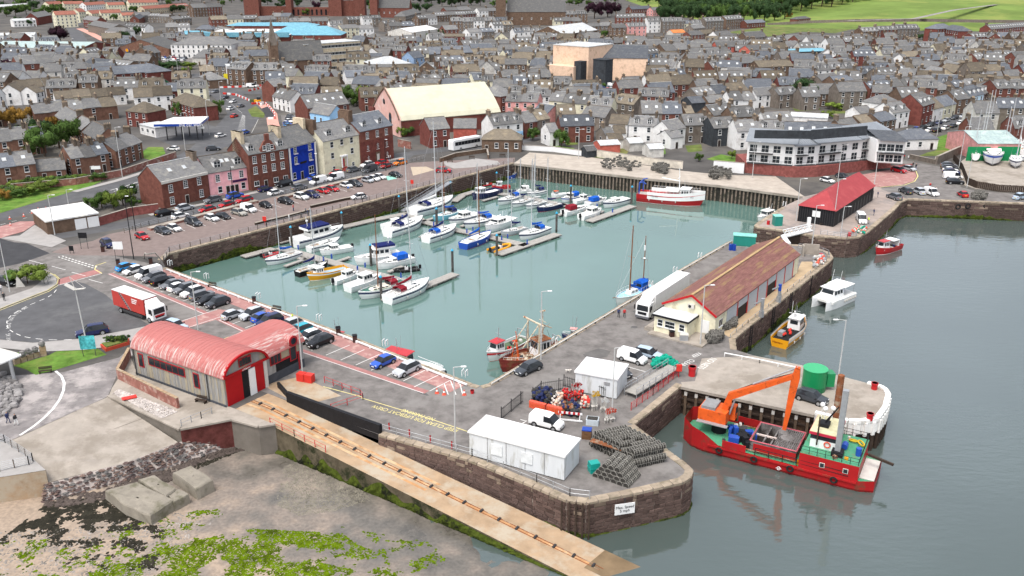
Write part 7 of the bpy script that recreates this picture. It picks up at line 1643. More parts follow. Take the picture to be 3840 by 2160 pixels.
motor('N',1250,705,930,785,'white motor boat with navy windows and orange lifebuoy',cab=(-.15,.15),hgt=1.2,stripe='navy')
yacht('N',1462,742,1110,828,'white yacht with blue lettered dodgers on the middle pontoon',cover='blue',hood='blue',mh=1.35)
motor('N',1660,765,1365,880,'white motor sailer with four big cabin windows',cab=(-.12,.2),hgt=1.1)
yacht('N',1830,862,1550,920,'pale grey small yacht with navy boom cover',hullm='grey',cover='navy',mh=1.3,stripe=None)
yacht('N',2090,872,1775,970,'white yacht with bright blue covers at the pontoon end corner',cover='blue',hood='blue',mh=1.7)
yacht('N',1100,1072,1405,942,'dark blue hulled yacht with blue sail cover and wooden mast',hullm='blue',cover='blue',mm='wood',mh=1.4)
rib('N',1420,1115,1650,1040,'bright yellow inflatable dinghy at the pontoon end',YELLOW)
fisher('N',1520,405,1190,492,'white wheelhouse boat with navy hull beside the upper gangway pontoon','navy',.2,BC['white'],None,False,DECK,1.8)
fisher('N',1650,345,1430,358,'small red hulled boat with white wheelhouse at the back of the marina','red',.1,BC['white'],None,False,DECK,1.7,hl=.3)
fisher('N',1520,245,1732,215,'small blue boat with white cabin under the far corner of the quay','blue',-.1,BC['white'],None,False,DECK,1.5)
rib('N',1310,322,1432,302,'red dinghy tied under the weedy far wall',REDP)
yacht('N',1772,472,1520,545,'white yacht with blue hood in the back row of the marina',cover='navy',hood='blue',mh=1.4)
yacht('N',1892,512,1685,572,'white yacht with dark blue boom in the back row',cover='navy',hood=None,mh=1.5)
yacht('N',2060,540,1850,595,'small white yacht left of the navy hulled yacht',cover='white',mh=1.5)
yacht('N',2252,572,1985,630,'navy hulled yacht with red fender in the back row',hullm='navy',cover='navy',mh=1.5)
motor('N',1892,392,1728,405,'white boat with round canopy at the back of the marina',cab=(-.15,.15),hgt=1.3,canvas='white')
yacht('N',2050,405,1880,440,'white yacht with navy canopy in the rearmost row',cover='navy',hood='navy',mh=1.6)
fisher('N',2312,440,2170,458,'tiny white boat with orange cabin at the rear of the marina','white',.2,ORANGE,None,False,DECK,1.3)
motor('N',2492,470,2280,512,'white and blue boat under a bright blue tarpaulin',canvas='blue',cab=(-.05,.2),hgt=1.2,stripe='blue')
motor('O',1075,540,1280,490,'white cruiser with maroon canopy and black outboard',canvas='red',outb=True,cab=(-.05,.12),hgt=.7,radar=False)
motor('O',1240,578,1418,522,'small white cabin boat with outboard at the far pontoon corner',outb=True,cab=(-.1,.25),hgt=1.3)
motor('O',1180,422,1325,392,'small white cabin boat behind the far pontoon',cab=(-.1,.2),hgt=1.2)
motor('O',1300,452,1470,412,'open white boat under pale blue cover',canvas='blue',cab=(.0,.2),hgt=1.0)
motor('O',1665,412,1455,465,'white sports cruiser at the far pontoon end',cab=(-.1,.12),hgt=.7,stripe='navy',radar=False)
t,L,B,fr,dk,zt=fisher('O',1785,385,2425,445,'red and white trawler with blue gantry against the piled quay','red',.22,WHITEH,None,False,mat('trawler_deck',(.35,.34,.3),.8,.2,1.),2.3,hl=.14)
g=MB()
for s in(-1,1):g.rings([[(x,s*(b*1.0+.03),z+.95),(x,s*(b*.965+.03),z*.55)]for x,b,z in dk[2:]],cap=False,closed=False)
ob('white_bulwark',g,WHITEH,t)
for s in(-1,1):
 for xx in(L*.3,-L*.22):z,b=zat(dk,xx);sign_text('PD 352',(xx,s*(b+.09),z*.95),(0 if s<0 else PI)+(-.12 if xx>0 else 0),.62,DKMETAL,t)
ob('blue_gantry',MB().path([(-L*.46,-B*.4,fr),(-L*.46,-B*.4,fr+3.2),(-L*.4,-B*.4,fr+3.5),(-L*.36,-B*.4,fr+3)],.16,6).path([(-L*.46,B*.4,fr),(-L*.46,B*.4,fr+3.2),(-L*.4,B*.4,fr+3.5)],.16,6).tube((-L*.46,-B*.4,fr+3.2),(-L*.46,B*.4,fr+3.2),.14,6),BC['blue'],t)
ob('main_mast',MB().tube((L*.12,0,fr),(L*.1,0,fr+7.5),.16,6,.08).tube((L*.1,-1.5,fr+5),(L*.1,1.5,fr+5),.06,5).tube((L*.12,0,fr+4),(-L*.15,0,fr+4.6),.1,5),WHITEH,t);rails(t,dk,-L*.3,L*.42,1.5,WHITEH,14,'high_rail')
ob('shelter_deck',MB().box(-L*.1,L*.12,-B*.38,B*.38,fr+1.5,fr+1.65),DECK,t)
fisher('O',2330,330,2440,330,'small red fishing boat half hidden behind the red and white trawler','red',.1,WHITEH,None,True)
ZS[:]=[-1.4,ZW];t,L,B,fr,dk,zt=fisher('P',2375,425,1815,765,'rust-streaked trawler with tall yellowed gantry alongside the fishing quay','rusty',-.12,RUST,None,True,RUST,2.6,hl=.2)
RG=mat('rusty_cream',(.5,.44,.33),.8,.2,1.5,stain=((.25,.09,.04),.45,1.5))
ob('gantry',MB().path([(-L*.02,-B*.35,fr-.2),(-L*.02,-B*.35,fr+5.6)],.15,6).path([(-L*.02,B*.35,fr-.2),(-L*.02,B*.35,fr+5.6)],.15,6).tube((-L*.02,-B*.6,fr+5.6),(-L*.02,B*.6,fr+5.6),.15,6).tube((-L*.02,0,fr+5.6),(-L*.3,0,fr+3.6),.1,5).tube((-L*.02,B*.3,fr+5.4),(L*.22,B*.3,fr+2.2),.08,5).tube((-L*.02,-B*.3,fr+5.4),(L*.22,-B*.3,fr+2.0),.08,5),RG,t)
ob('radar_mast',MB().tube((-L*.16,0,zt),(-L*.16,0,zt+4.6),.12,6,.06).tube((-L*.16,-.9,zt+3),(-L*.16,.9,zt+3),.05,5).box(-L*.16-.5,-L*.16+.5,-.12,.12,zt+4.6,zt+4.8),RG,t)
ob('foremast',MB().tube((L*.26,-.9,fr),(L*.25,0,fr+3.4),.07,5).tube((L*.26,.9,fr),(L*.25,0,fr+3.4),.07,5).tube((L*.2,0,fr),(L*.25,0,fr+4.8),.07,5),ORANGE,t)
for i in range(10):ob('gear_heap',MB().ball((U(-L*.05,L*.3),U(-B*.3,B*.3),fr-.1),U(.25,.5),7,4,sz=.6),random.choice((RUST,BC['blue'],DKMETAL,RG)),t)
for i in range(4):ob('rust_plate',MB().box(-L*.2+i*.7,-L*.2+i*.7+.6,-B*.3-.05,-B*.3-.02,fr-.2,fr+.5),RUST,t)
for i in range(14):a_=Vector((U(-L*.3,L*.25),U(-1,1),fr+U(2.5,5.5)));ob('rigging',MB().tube(a_,Vector((U(-L*.45,L*.45),U(-B*.4,B*.4),fr)),.03,3),random.choice((RG,DKMETAL,RUST)),t)
ob('sail_hoop',MB().torus((-L*.42,0,fr+.9),.9,.08,(1,0,0),14,5),RG,t)
fisher('P',2020,500,1685,660,'red and white fishing boat PD 1032 outside the rusty trawler','white',.26,REDP,'red',True,None,1.9,reg='PD 1032')
ZS[:]=[-1.2,-2.2];fisher('P',120,300,350,388,'red-topped white workboat below the quay beside the parking bays','white',-.05,REDP,None,False,REDP,1.7,hl=.45)
ZS[:]=[-1.2,-2.2];t,L,B,fr,dk,zt=fisher('P',640,530,1258,735,'long white boat with red wheelhouse roof under the quay by the silver car','white',-.2,REDP,None,False,DECK,2.3,hl=.36)
ob('white_railing',MB().path([(L*.0,-B*.4,fr+1.0),(L*.48,0,fr+1.2),(L*.0,B*.4,fr+1.0)],.04,5),WHITEH,t);ob('black_bow_pad',MB().box(L*.44,L*.5,-.5,.5,fr*.5,fr+.3),BLACK,t)
ZS[:]=[-2,-3];fisher('P',2576,345,2472,385,'small navy and pink boat under the fishing quay','navy',.1,mat('pink_roof',(.6,.3,.28),.6),None,True)
motor('f',712,190,568,235,'white cabin boat lying below the north pier by the green locker',cab=(-.1,.25),hgt=1.4)
t,L=start('O',1890,1270,1565,1425,'sailing_ketch','blue and white ketch with two tall brown masts alongside the fish quay','ketch');B=L*.28;fr=1.5
dk=hull_parts(t,L,B,fr,WHITEH,.7,None,mat('ketch_deck',(.3,.55,.66),.6,.1,1.),BC['blue']);z1=coach(t,dk,-L*.05,L*.15,.8,B*.28,B*.2,WHITEH,wins=2);ob('blue_wheelhouse',MB().rings([[(x,y,fr+h_)for y,h_ in((-B*.34,-.1),(-B*.33,1.5),(0,1.9),(B*.33,1.5),(B*.34,-.1))]for x in(-L*.34,-L*.14)]),CV['blue'],t);ob('wheelhouse_window',MB().box(-L*.14,-L*.138,-B*.25,B*.25,fr+.7,fr+1.3),GLASS,t)
mast(t,L*.1,fr,13.5,WOODM,L*.2,'blue',dk=dk,r=.14);mast(t,-L*.3,fr,10.5,WOODM,L*.15,'blue',dk=dk,r=.11);rails(t,dk,-L*.4,L*.46,.8,WHITEH,10);ob('radar',MB().ball((-L*.3,0,fr+6),.3,6,4,sz=.5).tube((-L*.3,0,fr+7.6),(-L*.3,0,fr+8.6),.15,6),WHITEH,t);ob('bowsprit',MB().tube((L*.45,0,fr+.4),(L*.58,0,fr+.7),.08,5),WOODM,t)
fisher('f',1625,425,1450,478,'red creel boat with white wheelhouse against the north pier','red',.18,REDP,None,True,None,1.9,hl=.26,reg='AH');t=THINGS[-1];ob('aft_shelter',MB().box(-2.6,-.4,-1.2,1.2,2.6,2.75).box(-2.6,-2.5,-1.2,1.2,1.2,2.6),WHITEH,t)
for i in range(9):ob('buoy',MB().ball((-3.4+i*.45,-1.55-.1*(i%2),.95),.22,7,5),random.choice((REDPLAS,ORPLAS,YELLOW,PBUOY)),t)
a,b=W('f',1215,800,ZW),W('f',1035,880,ZW);d=b-a;L=d.length+1;t=thing('catamaran','white catamaran workboat with wrap-round windscreen off the fish quay','catamaran',(a+b)/2,math.atan2(d.y,d.x));B=4.4
for s in(-1,1):
 rs=[]
 for i in range(9):q=i/8;x=-L/2+L*q;w=.85*(1 if q<.6 else max(.05,1-((q-.6)/.4)**2));rs.append([(x,s*1.45+w,1.5+.3*q),(x,s*1.45+w*.7,-.3),(x,s*1.45-w*.7,-.3),(x,s*1.45-w,1.5+.3*q)])
 ob('hull',MB().rings(rs),WHITEH,t)
ob('bridge_deck',MB().box(-L/2,L*.38,-2.2,2.2,1.2,1.65),DECK,t);dk=[(-L/2,2.2,1.65),(L*.42,2.2,1.8)]
coach(t,dk,-L*.08,L*.28,1.7,1.75,1.5,WHITEH,wins=3,slope=.8,nm='wheelhouse',roof=WHITEH,zoff=0);ob('aft_canopy',MB().box(-L*.45,-L*.08,-1.9,1.9,3.4,3.5),DECK,t)
for s in(-1,1):ob('canopy_post',MB().tube((-L*.44,s*1.8,1.6),(-L*.44,s*1.8,3.4),.05,5),STEEL,t);ob('aerial',MB().tube((-.2,s*.8,3.5),(-.9,s*.8,6.5),.03,4),WHITEH,t)
for i in range(6):
 for s in(-1,1):ob('fender',MB().ball((-L*.45+i*.75,s*2.3,1.0),.2,6,4,sz=1.5),OFFW,t)
sign_text('AH',(L*.38,-2.32,1.1),0,.4,DKMETAL,t);ob('blue_barrel',MB().tube((-L*.25,.5,1.6),(-L*.25,.5,2.5),.3,8),BC['blue'],t)
t,L,B,fr,dk,zt=fisher('f',725,1175,905,1020,'yellow and white workboat with black working deck moored at the fish quay','yellow',.18,WHITEH,'white',False,RUBBER,2.0,hl=.24)
ob('white_topside',MB().rings([[(x,s*(b+.02),z+.45),(x,s*(b+.02),z-.15)]for s in(-1,)for x,b,z in dk],cap=False,closed=False).rings([[(x,(b+.02),z+.45),(x,(b+.02),z-.15)]for x,b,z in dk],cap=False,closed=False),WHITEH,t);ob('tower',MB().tube((L*.1,0,zt),(L*.05,0,zt+1.4),.25,6,.12).tube((L*.05,-1,zt+1),(L*.05,1,zt+1),.05,5).tube((L*.05,.5,zt+1),(L*.05,.5,zt+3.2),.03,4),WHITEH,t)
for i in range(6):ob('red_buoy',MB().ball((-L*.3+i*.6,U(-1,1),fr+.1),.25,8,5),REDPLAS,t)
sign_text('Morvern',(-L/2-.03,.3,fr*.6),-PI/2,.5,mat('maroon_letter',(.2,.02,.01),.6),t);ob('hauler',MB().box(-L*.32,-L*.2,.3,1.2,fr-.3,fr+.5),STEEL,t)
RDH=mat('dredger_red',(.36,.016,.018),.4,.1,.5,stain=((.2,.045,.03),.33,.7));GRD=mat('dredger_green_deck',(.07,.26,.15),.6,.12,.7,stain=((.12,.22,.12),.35,.9));HOP=mat('hopper_steel',(.16,.15,.145),.7,.3,.8,stain=((.06,.05,.045),.5,.5))
S0,S1=W('C',75,905,ZW),W('C',2010,1400,ZW);S0=W('C',60,890,ZW);ax=(S1-S0);Lw=ax.length;rz=math.atan2(ax.y,ax.x)
B=7.6;nrm=Vector((-ax.y,ax.x,0))/Lw;cen=(S0+S1)/2+nrm*B/2
t=thing('dredger','red dredger with orange excavator arm and green deck in the dock','dredger',cen,rz);h=Lw/2;b=B/2
def ring(x,w,zt_):return[(x,w,zt_),(x,w*.97,.3),(x,w*.85,-.6),(x,-w*.85,-.6),(x,-w*.97,.3),(x,-w,zt_)]
m=MB().rings([ring(-h,b*.45,3.4),ring(-h+1.6,b*.85,3.2),ring(-h+3.4,b,2.9),ring(-h+5.4,b,1.6),ring(h-3.2,b,1.5),ring(h-1.6,b*.98,1.6),ring(h,b*.8,1.7)],cap=False,closed=False);m.add(ring(-h,b*.45,3.4),[(0,1,2,3,4,5)]);m.add(ring(h,b*.8,1.7),[(5,4,3,2,1,0)]);ob('hull',m,RDH,t)
ob('main_deck',MB().add([(-h+.1,b*.42,1.4),(-h+3.4,b*.97,1.4),(h-1.6,b*.95,1.4),(h-.1,b*.77,1.4),(h-.1,-b*.77,1.4),(h-1.6,-b*.95,1.4),(-h+3.4,-b*.97,1.4),(-h+.1,-b*.42,1.4)],[tuple(range(7,-1,-1))]),GRD,t)
for s in(-1,1):ob('bulwark_panel',MB().box(-h+5.9,-h+9.0,s*b-.05,s*b+.05,1.5,2.5),RDH,t);ob('rubbing_strake',MB().bar((-h+4,s*(b+.05),1.3),(h-2,s*(b+.05),1.25),.15,.25),RDH,t)
ob('aft_house',MB().box(h-9.0,h-1.9,-b+.03,b-.03,1.4,3.5),RDH,t);ob('aft_deck',MB().box(h-9.0,h-1.9,-b+.05,b-.05,3.5,3.56),GRD,t)
for x in(h-6.2,h-3.4):o=ob('port_window',MB().box(x-.32,x+.32,-b-.03,-b+.04,2.2,2.85),OFFW,t);ob('pane',MB().box(x-.24,x+.24,-b-.05,-b-.02,2.28,2.78),GLASS,o)
wx0,wx1,wy0,wy1=h-8.3,h-5.2,-1.6,3.0
ob('wheelhouse',MB().box(wx0,wx1,wy0,wy1,3.56,5.4),WHITEH,t);ob('wheelhouse_windows',MB().box(wx0-.03,wx1+.03,wy0-.03,wy1+.03,4.75,5.35),GLASS,t);ob('red_band',MB().box(wx0-.2,wx1+.2,wy0-.2,wy1+.2,5.4,5.75),mat('crimson_band',(.45,.03,.06),.5),t);ob('wheelhouse_top',MB().box(wx0-.15,wx1+.15,wy0-.15,wy1+.15,5.75,5.82),mat('stained_cream',(.5,.47,.3),.8,.2,1.),t)
ob('lifebuoy',MB().torus((wx1-1.0,wy0-.08,4.3),.36,.09,(0,1,0),12,5),ORPLAS,t)
for x,y,z in((wx0+.4,2.2,7.8),(wx0+.9,1.6,7.6),(wx0+1.7,2.4,7.5)):ob('satellite_dome',MB().tube((x,y,5.8),(x,y,z),.05,5).ball((x,y,z),.33,9,6),WHITEH,t)
ob('signal_mast',MB().tube((wx0+1.0,.5,5.8),(wx0+2.6,.5,8.8),.16,6,.08).tube((wx0+1.8,-.5,7.2),(wx0+1.8,1.5,7.2),.06,5).box(wx0+.6,wx0+1.8,-.2,1.2,5.8,6.3),BLACK,t)
ob('exhaust',MB().tube((wx0+.9,wy0-.5,4.2),(wx0+.9,wy0-.5,8.2),.1,6),WOODD,t)
ob('spud_leg',MB().box(wx1+.05,wx1+.7,wy0-.8,wy0-.15,2.5,12.5),STEEL,t);ob('spud_guide',MB().box(wx1-.3,wx1+1.1,wy0-1.2,wy0+.2,3.5,4.2),BLACK,t)
ob('rusty_spud',MB().tube((h-6.4,b+.4,-1),(h-6.4,b+.4,11.5),.42,10),RUST,t)
for z in(1.0,.55):ob('deck_rail',MB().path([(h-8.9,-b+.1,3.5+z),(h-2,-b+.1,3.5+z),(h-2,b-.1,3.5+z),(h-8.9,b-.1,3.5+z)],.035,4),BLACK,t)
for i in range(8):x=h-8.9+i*.98;[ob('rail_post',MB().tube((x,s*(b-.1),3.5),(x,s*(b-.1),4.5),.035,4),BLACK,t)for s in(-1,1)]
for z in(1.0,.5):ob('side_rail',MB().path([(-h+10.2,-b+.12,1.5+z),(h-3,-b+.02,1.4+z)],.05,5),BLACK,t)
for i in range(8):x=-h+10.2+i*1.75;ob('side_rail_post',MB().tube((x,-b+.1,1.4),(x,-b+.1,2.5),.06,5),BLACK,t)
hx0,hx1=-h+9.2,h-9.6;hw=b*.72
ob('hopper',MB().box(hx0,hx1,-hw,-hw+.15,1.4,2.9).box(hx0,hx1,hw-.15,hw,1.4,2.9).box(hx0,hx0+.15,-hw,hw,1.4,2.9).box(hx1-.15,hx1,-hw,hw,1.4,2.9),HOP,t);ob('hopper_rim',MB().path([(hx0,-hw,2.95),(hx1,-hw,2.95),(hx1,hw,2.95),(hx0,hw,2.95),(hx0,-hw,2.95)],.1,4),mat('faded_red',(.4,.1,.12),.7,.2,1.),t);ob('hopper_side',MB().box(hx0+.5,hx1,-hw-.1,-hw,1.4,2.6),RDH,t);ob('hopper_floor',MB().box(hx0,hx1,-hw,hw,1.41,1.5),mat('wet_mud',(.035,.03,.026),.4,.3,1.),t)
for x in(.25,.42):ob('cross_beam',MB().box(hx0+(hx1-hx0)*x-.1,hx0+(hx1-hx0)*x+.1,-hw,hw,2.4,2.6),HOP,t)
ob('long_beam',MB().box(hx0,hx0+(hx1-hx0)*.5,-.12,.12,2.45,2.65),mat('pale_beam',(.5,.42,.38),.8),t)
gx=hx0+(hx1-hx0)*.5
for i in range(13):ob('grid_bar',MB().box(gx+(hx1-gx)*i/12-.04,gx+(hx1-gx)*i/12+.04,-hw,hw,2.65,2.95),HOP,t)
for i in range(15):ob('grid_bar',MB().box(gx,hx1,-hw+2*hw*i/14-.04,-hw+2*hw*i/14+.04,2.66,2.94),HOP,t)
ob('spoil',MB().ball((gx+1.2,.3,2.85),1.0,10,5,sz=.4),HOP,t)
ex,ey=-h+4.2,.4
ob('pedestal',MB().tube((ex,ey,1.4),(ex,ey,3.2),1.0,12),BLACK,t);ob('counterweight',MB().box(ex-2.6,ex+1.2,ey-1.5,ey+1.5,3.2,4.9),ORANGE,t);ob('engine_cover',MB().box(ex-2.3,ex-.4,ey-1.3,ey+1.3,4.9,5.3),mat('grey_cover',(.22,.22,.22),.6),t);ob('excavator_cab',MB().box(ex+.2,ex+1.9,ey+.5,ey+1.6,3.2,5.2),ORANGE,t);ob('cab_glass',MB().box(ex+.5,ex+1.95,ey+.55,ey+1.55,4.1,5.0),GLASS,t);ob('catwalk',MB().box(ex-2.6,ex+1.6,ey-2.2,ey-1.5,3.2,3.3),STEEL,t)
DM=(Matrix.Translation(cen)@Matrix.Rotation(rz,4,'Z')).inverted()
Q0=W('C',515,560,ZW+4.2);Q3=W('C',1125,745,ZW+3.3);pd=(Q3-Q0).xy.to_3d().normalized();pnm=Vector((-pd.y,pd.x,0))
def inplane(x,y):
 e=W('C',x,y,0)-Vector((0,0,HC));c0=Vector((0,0,HC));return DM@(c0+e*((Q0-c0).dot(pnm)/e.dot(pnm)))
P0,P1,P2,P3=DM@Q0,inplane(590,385),inplane(1235,185),DM@Q3;PT=inplane(1268,100);al=(P3-P0).xy.to_3d().normalized();sd_=Vector((-al.y,al.x,0))
def slab(pts,wds,y,th,m_,nm):
 m=MB();rs=[]
 for i,p in enumerate(pts):
  d=(pts[min(i+1,len(pts)-1)]-pts[max(i-1,0)]).normalized();q=d.cross(sd_).normalized()*wds[i]/2;rs.append([p+q-sd_*th,p+q+sd_*th,p-q+sd_*th,p-q-sd_*th])
 ob(nm,m.rings(rs),m_,t)
slab([P0,P0 .lerp(P1,.5),P1,P1 .lerp(P2,.5),P2],[.75,.9,1.0,.75,.6],0,.32,ORANGE,'boom');slab([PT,PT.lerp(P3,.16),PT.lerp(P3,.5),P3],[.6,1.05,.8,.45],0,.3,ORANGE,'dipper_arm')
ob('hydraulic_ram',MB().tube(P1 .lerp(P2,.35)+Vector((0,0,.7)),PT,.12,6),STEEL,t);ob('lift_ram',MB().tube(P0+al*.8,P1+al*.6-Vector((0,0,.5)),.14,6),STEEL,t);ob('bucket',MB().ball(P3+Vector((0,0,-.3)),.75,8,5),HOP,t)
for i in range(5):ob('hydraulic_hose',MB().path([P0 .lerp(P1,.2),P1+Vector((-.1,.36,.4)),P1 .lerp(P2,.5)+Vector((0,.36,.6+.05*i)),P2+Vector((0,.3,.3))],.035,4),BLACK,t)if i<2 else None
for x in(-h+5.6,-h+10.2,-h+14.8,h-4.6):ob('tyre_fender',MB().torus((x,-b-.12,.95),.36,.13,(0,1,0),12,6),RUBBER,t)
for i in range(16):ob('machinery',MB().obox((-h+5.4+i*.25,U(-2.4,2.4),1.4),U(.3,1.5),U(.3,1.2),U(.3,1.2),U(0,1)),random.choice((BLACK,DKMETAL,HOP,BLACK,BC['blue'],OFFW)),t)
for i in range(10):x=U(-h+1.5,h-2.2);z=3.56 if x>h-8.8 else 1.4;ob('deck_gear',MB().obox((x,random.choice((-1,1))*U(2.4,3.3),z),U(.2,.6),U(.2,.5),U(.2,.7),U(0,3)),random.choice((BLACK,RUST,HOP,YELLOW,OFFW)),t)
for s in(-1,1):ob('pipe_run',MB().path([(hx0-3,s*2.9,1.7),(hx0,s*3.1,1.7),(hx1,s*3.1,1.7)],.1,6),RUST,t)
ob('blue_bin',MB().tube((h-2.5,-1.0,3.55),(h-2.5,-1.0,4.6),.36,8),BC['blue'],t);ob('yellow_rope',MB().torus((h-3.6,2.2,3.75),.5,.12,(0,.3,1),12,5).torus((h-2.6,1.6,3.95),.45,.12,(.6,0,1),12,5),mat('yellow_rope',(.5,.33,.03),.9),t);ob('winch',MB().tube((h-4.3,-.6,4.0),(h-4.3,.4,4.0),.4,9),BC['blue'],t);ob('stern_platform',MB().box(h-1.85,h-.1,-b*.7,b*.7,1.42,1.5),OFFW,t);ob('stern_gate',MB().bar((h-1.5,.5,3.2),(h+1.6,-.2,3.0),.25,.3),WOODD,t)
for i in range(6):ob('bollard',MB().tube((-h+3.4+i*3.3,b-.5,1.4),(-h+3.4+i*3.3,b-.5,1.95),.13,7),BLACK,t)
ob('white_emblem',MB().torus((-h+13.4,-b-.04,.55),.22,.04,(0,1,0),12,4).box(-h+13.05,-h+13.75,-b-.06,-b-.02,.52,.58),WHITE,t)
print('s6',time.time()-TT)
t=thing('platform_wall','concrete and red stone retaining wall with steps below the lifeboat station','wall')
lw=LEFT[5:]+[SL.lerp(EL,.14)];lo=[-.1,-1.9,-3.2,-3.4,-3.6]
for i in range(len(lw)-1):
 a,b=lw[i],lw[i+1];ob('wall_face',MB().add([(a.x,a.y,lo[i]-1),(b.x,b.y,lo[i+1]-1),(b.x,b.y,.02),(a.x,a.y,.02)],[(0,1,2,3),(3,2,1,0)]),CONC if i!=1 else mat('red_rubble'),t);ob('wall_cope',MB().bar(a+Vector((0,0,.1)),b+Vector((0,0,.1)),.5,.25),CONC,t)
for i in range(8):p=W('g',1640,262,0).lerp(W('g',1530,385,-2.4),i/7);ob('step',MB().obox(p+Vector((0,0,-.3)),1.5,.42,.3,-.3),COPING,t)
t=thing('brick_garden_wall','low red brick wall along the lifeboat station path','wall');RB_=mat('old_brick',(.27,.12,.095),.9,.25,1.2,stain=((.4,.3,.25),.4,.6),bump=.4)
bw_=[W('A',350,640),W('A',210,900),W('A',935,1260)]
for a,b in zip(bw_,bw_[1:]):
 ob('brickwork',MB().bar(a+Vector((0,0,.75)),b+Vector((0,0,.75)),.35,1.5),RB_,t);n=int((b-a).length/.8)
 for i in range(n):ob('cope_brick',MB().obox(a.lerp(b,(i+.5)/n)+Vector((0,0,1.5)),.76,.42,.1,math.atan2(b.y-a.y,b.x-a.x)),CONC2,t)
pb=WL('A',[(210,1030),(140,1085),(720,1390),(930,1300)]);mb=MB()
for _ in range(1500):
 u_,v_=RND(),RND();p=pb[0].lerp(pb[3],u_).lerp(pb[1].lerp(pb[2],u_),v_);s_=U(.12,.26);Mx=Matrix.Translation((p.x,p.y,.06))@Matrix.Rotation(U(0,6),4,'Z')@Matrix.Diagonal((s_*1.3,s_,s_*.7,1));src=random.choice(BOULD)[1];mb.add([Mx@Vector(v)for v in src.v],src.f)
o=struct('cobbles',mb,mat('pale_cobble',(.42,.38,.35),.9,.35,1.5,coord='world'),'stuff');o['label']='pale cobbles bedded below the brick wall'
tag(ob('plastic_barrier',MB().obox(W('A',340,1150)+Vector((0,0,.2)),1.9,.9,.12,.5),REDPLAS),'fallen red plastic barrier lying on the pale cobbles','barrier')
def railing(label,pts,h=1.05,sp=1.6,nr=4,pm=None,rmm=None,r=.03,name='railing',lean=0,pw=.09):
 t=thing(name,label,'railing');pm=pm or STEEL;rmm=rmm or pm
 for a,b,L in seglist(pts):
  n=max(1,round(L/sp))
  for i in range(n+1):p=a.lerp(b,i/n);ob('post',MB().obox(p,pw,pw,h),pm,t)
  for k in range(nr):dz=Vector((0,0,h*(k+1)/nr-.03));ob('rail',MB().tube(a+dz,b+dz,r,4),rmm,t)
 return t
BRZ=mat('bronze_post',(.13,.105,.085),.6,.15,2.)
railing('grey metal railing along the marina promenade edge',[p+Vector((-.2,.9,0))for p in n_((612,985),(634,951),(1000,857),(1360,763),(1928,611))],1.15,2.4,4,BRZ,STEEL,.035,pw=.13)
railing('grey street railing between the harbour front street and the marina car park',WL('Q',[(-300,880),(0,790),(330,715),(830,590),(1250,490)]),1.1,2.2,3,BRZ,STEEL);railing('grey street railing above the far half of the marina car park',WL('Q',[(1560,430),(2000,330),(2576,190)])+WL('U',[(2000,810),(2400,735),(2560,690)]),1.1,2.2,3,BRZ,STEEL)
railing('galvanised railing on the pier edge beside the slipway',[PIER[i]+Vector((.4,.7,0))for i in range(5)],1.1,2.2,2);railing('bastion railing above the beach on the left',WL('g',[(-60,420),(40,445),(250,585),(220,610),(0,660)]),1.2,1.8,5,BRZ,STEEL);railing('red railing along the lifeboat slipway edge',[sp(s_,.02)for s_ in(.12,.2,.3)],1.0,2,2,REDP);railing('red railing at the lifeboat forecourt',WL('g',[(2450,-10),(2720,90),(2740,120),(2500,200)]),1.0,2,2,REDP);railing('grey handrail above the platform steps',WL('g',[(1370,320),(1520,260),(1600,225)]),1.0,1.5,2)
railing('steel railing round the fish pier head',WL('T',[(2040,235),(2170,240),(2270,260),(2400,310),(2410,350)]),1.1,1.5,3);railing('steel railing on the curved nose of the north pier',WL('f',[(1040,320),(1240,350),(1310,335)]),1.1,1.5,3);railing('thin grey railing along the fish quay edge',[p+Vector((-.6,.3,0))for p in FISHW[1:5]],.7,3,1,r=.045);railing('red mesh fence beside the gangway ramp',WL('B',[(1565,770),(1830,590),(2130,350)]),1.2,1.6,5,REDP);railing('white parapet pipe along the jetty back edge',WL('f',[(315,1240),(580,1290),(860,1350)]),.6,2.5,1,WHITE,None,.09)
t=thing('quay_edge_rail','long white kerb pipe on stubs along the parking side of the basin','kerb rail');wr=[p+Vector((-.5,-.8,0))for p in n_((640,1010),(1280,1250),(1765,1440))]
for a,b,L in seglist(wr):
 ob('pipe',MB().bar(a+Vector((0,0,.3)),b+Vector((0,0,.3)),.22,.2),WHITE,t)
 for i in range(int(L/3)):ob('stub',MB().obox(a.lerp(b,(i+.5)/int(L/3)),.3,.3,.3),WHITE,t)
t=thing('quay_edge_rail','rusty kerb pipe along the fishing quay','kerb rail');wr=[p+Vector((.5,-.5,0))for p in(SEQ[3],SEQ[2],SEQ[1])]
for a,b,L in seglist(wr):
 ob('pipe',MB().bar(a+Vector((0,0,.3)),b+Vector((0,0,.3)),.16,.16),OFFW,t)
 for i in range(int(L/3)):ob('stub',MB().obox(a.lerp(b,(i+.5)/int(L/3)),.3,.3,.3),DKMETAL,t)
for k,x,y in(('d',1275,555),('d',1550,655),('d',1940,805),('d',2400,970),('P',670,510),('P',1440,805),('P',2310,490),('T',545,520),('T',845,345),('f',765,105),('T',250,690)):
 tag(ob('ladder_hoop',MB().path([Vector((-.3,0,0)),Vector((-.3,0,.9)),Vector((-.3,.6,1.0)),Vector((-.3,.6,.0))],.06,5).path([Vector((.3,0,0)),Vector((.3,0,.9)),Vector((.3,.6,1.0)),Vector((.3,.6,.0))],.06,5),WHITE,None,W(k,x,y),-.5),'white ladder hoops on the basin quay edge','ladder','ladder hoops')
